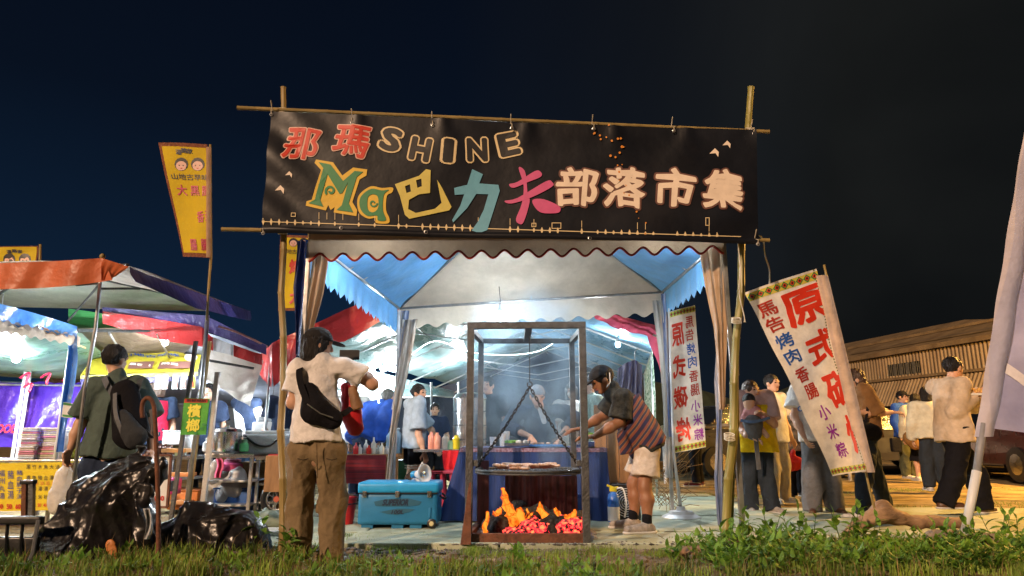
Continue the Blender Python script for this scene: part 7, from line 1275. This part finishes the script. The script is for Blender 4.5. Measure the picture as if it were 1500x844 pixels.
w = person('person in a bright blue shirt bending over the bottles, seen from behind', 533, 8.9, 1.6, 35, dict(m=c_blue, sleeve='long', loose=.05), dict(kind='trousers', m=c_navy), sh_b, hair=('short', hair_gr), lean=38, face=False, fine=1.2, seed=47)
w = person('person in white with pale blue jeans standing behind the red cloth table', 512, 9.3, 1.58, 160, dict(m=c_white, sleeve='short', loose=.03), dict(kind='trousers', m=cloth('pale_jeans', (.16, .30, .52)), w=1.2), sh_w, fine=1.4, seed=48)
w = person('helper with black hair and a white apron over black beside the steamer', 716, 8.9, 1.58, 205, dict(m=c_blk, sleeve='short', loose=.02), dict(kind='trousers', m=c_blk), None, fine=1.2, seed=49); blob('apron', c_white, w['t'], [cap(w['chest'], w['B'] + Vector((0, 0, .6)), .12, .14, fl=(np.array(w['tf']), .74), cut=True)], h=.014, k=.02, wrinkle=.01, planes=[(w['chest'] + Vector((0, -.02, 0)), Vector((0, 1, 0)))])
w = person('helper in white right behind the cook, wearing a white mask', 838, 9.2, 1.52, 185, dict(m=c_white, sleeve='short', loose=.03), dict(kind='trousers', m=c_blk), None, hair=('bob', hair_m), fine=1.3, seed=51); blob('mask', c_white, w['t'], [ell(w['head'] + w['hf'] * .07 - Vector((0, 0, .045)), (.05, .045, .042))], h=.01, k=0)
w = person('seated customer in the distance between the pale blue shirt and the steamer', 636, 10.2, 1.30, 170, dict(m=c_navy, sleeve='short', loose=.02), dict(kind='trousers', m=c_blk), None, fine=1.5, seed=53)
w = person('far customer in grey seen deep inside the marquee', 655, 12.5, 1.5, 120, dict(m=c_grey, sleeve='short', loose=.02), dict(kind='trousers', m=c_blk), None, fine=1.7, seed=54)
w = person('helper with bare arms at the far right end of the cook table', 868, 8.8, 1.58, 250, dict(m=cloth('pale_green_cotton', (.3, .42, .38)), sleeve='short', loose=.02), dict(kind='trousers', m=c_blk), None, fine=1.4, seed=55)
# ================================================================== foreground objects
rod = thing('hooked_rod', 'rusty iron rod with a curved hook top standing in the grass before the rubbish bags', 'rod', P(232, 842, 4.45)); MB().tube(vpath([P(232, 850, 4.45), P(232, 760, 4.45), P(230, 680, 4.45), P(227, 610, 4.45), P(224, 590, 4.45), P(217, 583, 4.45), P(210, 588, 4.45), P(208, 600, 4.45), P(209, 612, 4.45)], 6), .0145, 8).build('iron_bar', rust, rod, smooth=True)
bagm = M('black_bin_bag', (.012, .011, .012), rough=.3, spec=.45, var=.3, bump=.7, bs=5, bd=.04)
def rubbish(label, prims, seed, k=.08, **kw): o = blob('rubbish_bag', bagm, None, prims, h=.012, k=k, wrinkle=.022, wf=12, seed=seed, **kw); tag(o, label, 'rubbish bag', 'black rubbish bags'); return o
def crump(pts, label, seed, Y, depth=.35, n=64):
    # a drooping sheet of bin bag gathered at its tie, with folds fanning out from it
    rs2 = random.Random(seed); tie = Vector(pts['tie']); ring = [Vector(p) for p in pts['ring']]; m = len(ring)
    folds = [(rs2.uniform(0, 6.28), rs2.uniform(9, 26), rs2.uniform(.4, 1)) for _ in range(5)]
    def f(a, b):
        x = a * m; i = int(x) % m; t = x - int(x); p0, p1, p2, p3 = ring[(i - 1) % m], ring[i], ring[(i + 1) % m], ring[(i + 2) % m]
        q = .5 * ((2 * p1) + (p2 - p0) * t + (2 * p0 - 5 * p1 + 4 * p2 - p3) * t * t + (3 * p1 - p0 - 3 * p2 + p3) * t ** 3)
        p = lerp(tie, q, b); w_ = sum(k * (1 - abs(math.sin(a * fr * 3.14 + ph + .7 * math.sin(b * 5 + ph)))) for ph, fr, k in folds) / 3 - .25
        bulge = math.sin(math.pi * min(1, b)) ** .7
        return p + Vector((.03 * w_ * math.sin(a * 6), -.13 * w_ * bulge - (depth * .35 * bulge if pts.get('bulge') else 0), .05 * w_ * bulge))
    mb = MB(); nu, nv = n * 3, 26; vs = [f(i / nu, j / nv) for j in range(nv + 1) for i in range(nu)]
    mb.add(vs, [(j * nu + i, j * nu + (i + 1) % nu, (j + 1) * nu + (i + 1) % nu, (j + 1) * nu + i) for j in range(nv) for i in range(nu)])
    o = mb.build('rubbish_bag', bagm, None, smooth=True); tag(o, label, 'rubbish bag', 'black rubbish bags'); return o
yb_ = 4.75
rubbish('large black rubbish bag slumped in the left corner, stretched up to its tied neck', [cap(P(75, 830, 4.9), P(150, 800, 4.95), .23, .22), cap(P(110, 770, 4.95), P(175, 745, 4.95), .16, .19), cap(P(165, 740, 4.95), P(222, 700, 4.9), .17, .05), cap(P(222, 700, 4.9), P(238, 678, 4.85), .05, .03), cap(P(180, 800, 4.95), P(205, 770, 4.95), .17, .12), cap(P(50, 840, 4.75), P(110, 845, 4.7), .12, .14), cap(P(190, 680, 5.05), P(205, 662, 5.05), .07, .02), cap(P(120, 720, 5.0), P(205, 690, 5.0), .10, .09), cap(P(208, 790, 4.7), P(214, 715, 4.75), .06, .03)], 5, k=.12, fan=(P(238, 678, 4.85).x, P(238, 670, 4.85).z, .035))
sm('torn_white_lining', 'scrap of white plastic at the right edge of the large rubbish bag', 'scrap', MB().grid(lambda a, b: P(lerp(209, 219, a) + 5 * math.sin(b * 3), lerp(745, 790, b), 4.62 - .03 * math.sin(a * 8 + b * 4)), 10, 14), M('shiny_white_plastic', (.6, .62, .65), rough=.15, bump=.8, bs=12))
o = blob('orange_peel', M('orange_scrap', (.55, .2, .05), rough=.5), None, [cap(P(162, 798, 4.6), P(168, 822, 4.6), .03, .02, fl=(np.array((0, 1., 0)), .3))], h=.008, k=0, wrinkle=.01); tag(o, 'scrap of orange plastic showing through the large rubbish bag', 'scrap')
rubbish('low wide black rubbish bag with a knotted top to the right of the iron rod', [cap(P(255, 805, 5.0), P(350, 800, 5.0), .20, .19), cap(P(290, 780, 5.0), P(330, 775, 5.0), .15, .13), cap(P(285, 765, 5.0), P(280, 748, 5.0), .07, .03), cap(P(280, 748, 5.0), P(300, 744, 5.0), .04, .02), cap(P(325, 758, 5.0), P(322, 750, 5.0), .05, .03), cap(P(360, 780, 5.05), P(378, 812, 5.05), .10, .07), cap(P(235, 815, 4.95), P(245, 790, 5.0), .10, .07)], 12, k=.09, fan=(P(290, 745, 5).x, P(290, 740, 5).z, .03))
rubbish('small heap of black rubbish bag behind the iron rod', [cap(P(212, 790, 5.2), P(235, 800, 5.2), .12, .1)], 14, k=.05)
bk = thing('folding_chair', 'black metal folding chair frame with a flat rail in the bottom left corner', 'chair', P(20, 850, 4.6))
MB().box(P(15, 762, 4.6), (.42, .05, .05), bev=.012).build('top_rail', black_pl, bk, smooth=True)
for u in (-10, 12, 34): MB().tube([P(u, 765, 4.62), P(u - 4, 800, 4.6), P(u - 2, 850, 4.58)], .010, 6).build('back_rod', black_pl, bk)
MB().box(P(10, 810, 4.7), (.40, .03, .20), bev=.02).build('back_panel', black_pl, bk, smooth=True); MB().tube([P(56, 762, 4.55), P(48, 810, 4.5), P(30, 850, 4.45)], .012, 6).build('leg', steel, bk)
wp = thing('wooden_post_pair', 'short brown posts sticking up before the yellow menu board', 'post', P(42, 755, 5.2))
for u in (36, 46): MB().bar(P(u, 760, 5.2), P(u + 1, 706, 5.2), .035, bev=.005).build('post', rust if u == 36 else dsteel, wp)
MB().box(P(42, 706, 5.2), (.1, .05, .03), bev=.008).build('cap', black_pl, wp)
for i, (u, v, w_, m_) in enumerate(((1035, 808, .22, (.32, .18, .10)), (1072, 800, .10, (.16, .08, .05)), (1150, 772, .0, (0, 0, 0)))):
    if w_: p = P(u, v, 5.0); o = blob('flat_stone', M('reddish_stone', m_, rough=.8, bump=.6, bs=20, dirt=.5), None, [ell((p.x, 4.95, p.z), (w_, .13, .045)), ell((p.x + .08, 5.0, p.z - .03), (w_ * .7, .1, .05))], h=.012, k=.03, wrinkle=.012, wf=14, seed=i); tag(o, ['flat reddish slab of stone in the grass left of the right gate poles', 'small dark stone right behind the right gate poles'][i], 'stone')
dw = blob('driftwood', M('pale_driftwood', (.36, .22, .12), rough=.75, var=.5, vs=6, st=(1, 3, 3), bump=.6, bs=12, dirt=.5), None, [cap(P(1262, 768, 5.4), P(1290, 750, 5.4), .05, .055), cap(P(1290, 752, 5.4), P(1345, 766, 5.45), .058, .035), cap(P(1345, 764, 5.45), P(1420, 766, 5.5), .045, .03), cap(P(1300, 752, 5.4), P(1294, 742, 5.4), .05, .04), cap(P(1255, 772, 5.35), P(1240, 785, 5.3), .05, .03)], h=.012, k=.05, wrinkle=.02, wf=12); tag(dw, 'gnarled pale driftwood log lying at the foot of the leaning flag', 'log')
dw = blob('flat_stone', M('grey_stone', (.30, .24, .18), rough=.8, bump=.6, bs=20, dirt=.5), None, [cap(P(1365, 785, 4.9), P(1410, 782, 4.95), .05, .045, fl=(np.array((0, 0, 1.)), .6)), ell(P(1450, 790, 4.9), (.08, .06, .03))], h=.012, k=.03, wrinkle=.02, wf=14); tag(dw, 'flat stones round the foot of the lilac flag pole', 'stone')
# dry twigs behind the right tent pole, bush in the dark
tw_ = MB(); rs = random.Random(21)
for i in range(70):
    c = Vector((P(975, 700, 7.9).x + rs.uniform(-.12, .25), 7.9 + rs.uniform(-.1, .2), rs.uniform(0, .5))); d = Vector((rs.uniform(-1, 1), rs.uniform(-.5, .5), rs.uniform(-.2, 1))).normalized() * rs.uniform(.15, .4); tw_.tube([c, c + d * .5 + Vector((0, 0, .02)), c + d], .003, 4, cap=False)
tag(tw_.build('twigs', M('dry_twig', (.28, .17, .07), rough=.9), origin=(P(975, 700, 7.9).x, 7.9, 0)), 'tangle of dry twigs behind the foot of the reversed white flag', 'twigs', kind='stuff')
# ---------------------------------------------------------------- grass, weeds and litter
grass_m = M('grass_blade', (.12, .23, .03), rough=.6, var=.6, vs=3, col2=(.32, .46, .07), transl=.3, bump=0); leaf_m = M('weed_leaf', (.08, .23, .03), rough=.6, var=.6, vs=5, col2=(.24, .46, .05), transl=.3, bump=.3, bs=30); straw_m = M('straw', (.26, .19, .08), rough=.9, var=.5, bump=0)
def blades(n, area, hmin, hmax, name, mat, label, seed, wd=.008):
    rg = np.random.default_rng(seed); x, y = area(rg, n); n = len(x); z = np.array([gz(a, b) for a, b in zip(x, y)])
    h = rg.uniform(hmin, hmax, n); an = rg.uniform(0, 6.28, n); ln2 = rg.uniform(.1, .75, n) * h; w_ = wd * rg.uniform(.6, 1.3, n)
    dx, dy = np.cos(an), np.sin(an); sx_, sy_ = -dy * w_ / 2, dx * w_ / 2
    P0 = np.stack([x, y, z], 1); M1 = P0 + np.stack([dx * ln2 * .35, dy * ln2 * .35, h * .62], 1); T1 = P0 + np.stack([dx * ln2, dy * ln2, h * np.where(ln2 > .5 * h, .85, 1)], 1); S_ = np.stack([sx_, sy_, np.zeros(n)], 1)
    V = np.stack([P0 - S_, P0 + S_, M1 + S_ * .8, M1 - S_ * .8, T1], 1).reshape(-1, 3); me = bpy.data.meshes.new(name)
    b = np.arange(n)[:, None] * 5; me.from_pydata(V.tolist(), [], [tuple(r) for r in (b + [0, 1, 2, 3]).tolist()] + [tuple(r) for r in (b + [3, 2, 4]).tolist()]); me.materials.append(mat); me.update()
    o = link_mesh(name, me); return tag(o, label, name, kind='stuff')
def area_front(rg, n):
    x = rg.uniform(-4.5, 4.6, n * 2); y = rg.uniform(3.9, 5.75, n * 2)
    lim = np.where(x > 1.15, 5.35, np.where(x < -1.2, 4.95, 4.78)) + .12 * np.sin(x * 5) + .08 * np.sin(x * 13); edge = np.where(np.abs(x + .2) < 1.2, .9, 1.0)
    cl = np.sin(x * 9 + np.sin(y * 7) * 2) * np.sin(y * 11 + x * 3); k = (y < lim) & (cl > rg.uniform(-.7, .7, n * 2)) & (rg.uniform(0, 1, n * 2) < edge); return x[k][:n], y[k][:n]
blades(26000, area_front, .03, .10, 'grass', grass_m, 'rough grass growing along the front edge of the yard', 1)
blades(5000, area_front, .05, .17, 'dry_grass', straw_m, 'dry straw coloured grass stalks mixed into the front grass', 2, .004)
def area_tufts(rg, n):
    cs = [(P(u, v, 5).x * 0 + G(u, v).x, G(u, v).y, s) for u, v, s in ((530, 790, .25), (585, 800, .25), (620, 785, .12), (505, 785, .12), (690, 805, .1), (700, 800, .1), (880, 805, .2), (980, 810, .15), (1010, 790, .1), (735, 808, .3), (830, 812, .3), (250, 770, .12), (1090, 770, .1), (430, 800, .15))]
    k = rg.integers(0, len(cs), n); c = np.array(cs)[k]; return c[:, 0] + rg.normal(0, 1, n) * c[:, 2] * .6, c[:, 1] + rg.normal(0, 1, n) * c[:, 2] * .45
blades(7000, area_tufts, .015, .07, 'grass', grass_m, 'sparse grass tufts in the cracks of the concrete', 3, .004)
def area_yard(rg, n): x = rg.uniform(2.0, 9, n * 3); y = rg.uniform(5.8, 12, n * 3); cl = np.sin(x * 2.1 + 1) * np.sin(y * 2.9 + x); k = cl > .35; return x[k][:n], y[k][:n]
blades(9000, area_yard, .01, .04, 'grass', grass_m, 'short trodden grass in patches over the yard on the right', 4, .005)
rs = random.Random(34); cm_ = MB()
for i in range(1500):
    x = rs.uniform(-1.2, 2.2) if i % 2 else xm + rs.gauss(0, .5); y = 5.58 + rs.gauss(0, .10) if i % 2 else rs.uniform(5.45, 5.72); r = rs.uniform(.004, .018); cm_.ball((x, y, max(gz(x, y), -.03 if y < 5.62 else .004) + r * .3), r, (rs.uniform(.8, 2), rs.uniform(.8, 1.4), .6), 5)
tag(cm_.build('charcoal_crumbs', M('charcoal_crumbs', (.035, .03, .027), rough=.95, var=.5, vs=20, col2=(.22, .2, .18)), origin=(0, 5.6, 0)), 'charcoal crumbs and ash litter along the edge of the concrete before the grill', 'litter', kind='stuff')
rs = random.Random(33); lm = MB()
for i in range(900):
    x = rs.uniform(-3.6, 3.6); y = rs.uniform(4.4, 5.75) if abs(x) > 1.3 else rs.uniform(4.6, 5.7); r = rs.uniform(.006, .03) * (1 if rs.random() < .9 else 1.6); z = gz(x, y); lm.ball((x, y, z + r * .3), r, (rs.uniform(.8, 1.6), rs.uniform(.8, 1.4), .6), 6)
tag(lm.build('gravel', M('pebbles', (.16, .13, .10), rough=.9, var=.5, vs=9), origin=(0, 5, 0)), 'loose stones and clods along the grassy edge', 'gravel', kind='stuff')
lf = bpy.data.meshes.new('leaf'); n_ = 6; vs = [(0, 0, 0)]; fs = []
prof = [(0, .0), (.16, .30), (.40, .44), (.66, .36), (.86, .17), (1, 0)]
vv = []
for i, (t_, w_) in enumerate(prof): z_ = .10 * math.sin(t_ * 3.14) - .12 * t_ * t_; vv += [(-w_ * .5, t_, z_ + .05 * w_), (0, t_, z_ - .02), (w_ * .5, t_, z_ + .05 * w_)]
lf.from_pydata(vv, [], [(3 * i + k, 3 * i + k + 1, 3 * i + 4 + k, 3 * i + 3 + k) for i in range(5) for k in (0, 1)]); lf.materials.append(leaf_m); lf.polygons.foreach_set('use_smooth', [True] * len(lf.polygons))
def leaf_batch(mb, base, az, el, L):
    ca, sa, ce, se = math.cos(az), math.sin(az), math.cos(el), math.sin(el)
    Y_ = Vector((ca * ce, sa * ce, se)); X_ = Vector((-sa, ca, 0)); Z_ = X_.cross(Y_)
    mb.add([base + (X_ * v[0] + Y_ * v[1] + Z_ * v[2]) * L for v in vv], [(3 * i + k, 3 * i + k + 1, 3 * i + 4 + k, 3 * i + 3 + k) for i in range(5) for k in (0, 1)])
stm = M('weed_stem', (.08, .13, .03), rough=.6)
names = ['leafy weed with glossy pointed leaves left of the driftwood', 'leafy weed in front of the grey trousers person', 'upright weed right of the right gate poles', 'broad leaved weed below the mother in yellow', 'tall weed shoot before the driftwood', 'bushy weed under the middle of the leaning flag', 'bright weed beside the lilac flag pole', 'weed clump at the right of the lilac flag pole', 'leafy sprig at the far right edge', 'yellow green sprig left of the photographing woman', 'low weed right of the bending man', 'weed in front of the flat reddish stone', 'small leafy weed below the photographing woman', 'leafy weed at the bottom right corner', 'weed between the gate poles and the leaning flag', 'twin shoots under the foot of the grill']
spots = [(1250, 812, .22), (1190, 806, .24), (1095, 806, .20), (1130, 812, .22), (1235, 800, .22), (1160, 800, .2), (1375, 812, .17), (1462, 790, .24), (1492, 800, .2), (367, 822, .17), (985, 830, .12), (1060, 832, .15), (420, 835, .12), (1440, 835, .17), (1280, 825, .18), (760, 838, .08)]
for i, (u, v, h) in enumerate(spots):
    b = P(u, v, 4.72 if v > 825 else 4.95); b = Vector((b.x, b.y, gz(b.x, b.y))); t = thing('leafy_weed', names[i], 'weed', b, 'leafy weeds in the foreground'); st_n = 3
    sm_ = MB()
    for s in range(st_n):
        a0 = rs.uniform(0, 6.28); tip = b + Vector((math.cos(a0) * h * .4, math.sin(a0) * h * .3, h * 1.25 * rs.uniform(.75, 1.1))); sm_.tube([b, lerp(b, tip, .5) + Vector((0, 0, .01)), tip], [.004, .003, .0015], 5)
        for k in range(6):
            tt2 = .3 + .7 * k / 5; p = lerp(b, tip, tt2); o = bpy.data.objects.new('leaf', lf); COL.objects.link(o); o.parent = t; L = rs.uniform(.075, .115) * (1.15 - .3 * tt2); o.location = p - b; o.scale = (L,) * 3
            o.rotation_euler = (rs.uniform(-.2, .9) + (.7 if k == 5 else 0), rs.uniform(-.3, .3), k * 2.4 + a0)
    sm_.build('stem', stm, t)
wm = MB()
for i in range(1500):
    right = rs.random() < .84; x = rs.uniform(1.2, 4.3) if right else rs.uniform(-3.4, .8); y = rs.uniform(4.1, 5.25) if right else rs.uniform(4.1, 4.75); h = rs.uniform(.05, .19) * (1 if right else .45) * (.45 + .55 * abs(math.sin(x * 2.3 + 1))); b = Vector((x, y, gz(x, y))); a0 = rs.uniform(0, 6.28)
    for k in range(5): leaf_batch(wm, b + Vector((rs.uniform(-.02, .02), rs.uniform(-.02, .02), h * (.3 + .7 * k / 4))), a0 + k * 2.4, rs.uniform(-.1, .8), rs.uniform(.03, .085))
tag(wm.build('ground_cover', leaf_m, origin=(0, 4.8, 0), smooth=True), 'thick low weeds covering the front edge of the yard', 'ground cover', kind='stuff')
# ---------------------------------------------------------------- smoke
smk = bpy.data.materials.new('smoke'); smk.use_nodes = True; t_ = smk.node_tree; t_.nodes.remove(t_.nodes['Principled BSDF']); pv2 = t_.nodes.new('ShaderNodeVolumePrincipled'); pv2.inputs['Color'].default_value = (.5, .75, 1, 1); pv2.inputs['Anisotropy'].default_value = .1
tcx = t_.nodes.new('ShaderNodeTexCoord'); mpx = t_.nodes.new('ShaderNodeMapping'); mpx.inputs['Scale'].default_value = (1.6, 1.6, 1.1); n_ = t_.nodes.new('ShaderNodeTexNoise'); n_.inputs['Scale'].default_value = 1.6; n_.inputs['Detail'].default_value = 3; n_.inputs['Distortion'].default_value = .6
mr_ = t_.nodes.new('ShaderNodeMapRange'); mr_.inputs[1].default_value = .47; mr_.inputs[2].default_value = .72; mr_.inputs[3].default_value = .0; mr_.inputs[4].default_value = 1.3
t_.links.new(tcx.outputs['Object'], mpx.inputs[0]); t_.links.new(mpx.outputs[0], n_.inputs[0]); t_.links.new(n_.outputs[0], mr_.inputs[0]); mg_ = t_.nodes.new('ShaderNodeMapping'); mg_.inputs['Scale'].default_value = (1, 1 / 1.35, 1 / 1.22); mg_.inputs['Location'].default_value = (0, 0, -1); gs_ = t_.nodes.new('ShaderNodeTexGradient'); gs_.gradient_type = 'SPHERICAL'; mf_ = t_.nodes.new('ShaderNodeMapRange'); mf_.inputs[1].default_value = 0; mf_.inputs[2].default_value = .5; mf_.interpolation_type = 'SMOOTHSTEP'; mu_ = t_.nodes.new('ShaderNodeMath'); mu_.operation = 'MULTIPLY'
t_.links.new(tcx.outputs['Object'], mg_.inputs[0]); t_.links.new(mg_.outputs[0], gs_.inputs[0]); t_.links.new(gs_.outputs[1], mf_.inputs[0]); t_.links.new(mf_.outputs[0], mu_.inputs[0]); t_.links.new(mr_.outputs[0], mu_.inputs[1])
t_.links.new(mu_.outputs[0], pv2.inputs['Density']); t_.links.new(pv2.outputs[0], t_.nodes['Material Output'].inputs['Volume'])
o = MB().ball((.25, 7.0, 1.35), 1.0, (1.0, 1.35, 1.22), 24).build('smoke', smk, None, smooth=True); tag(o, 'blue white smoke rising from the fire towards the cook and the bulb', 'smoke', kind='stuff')
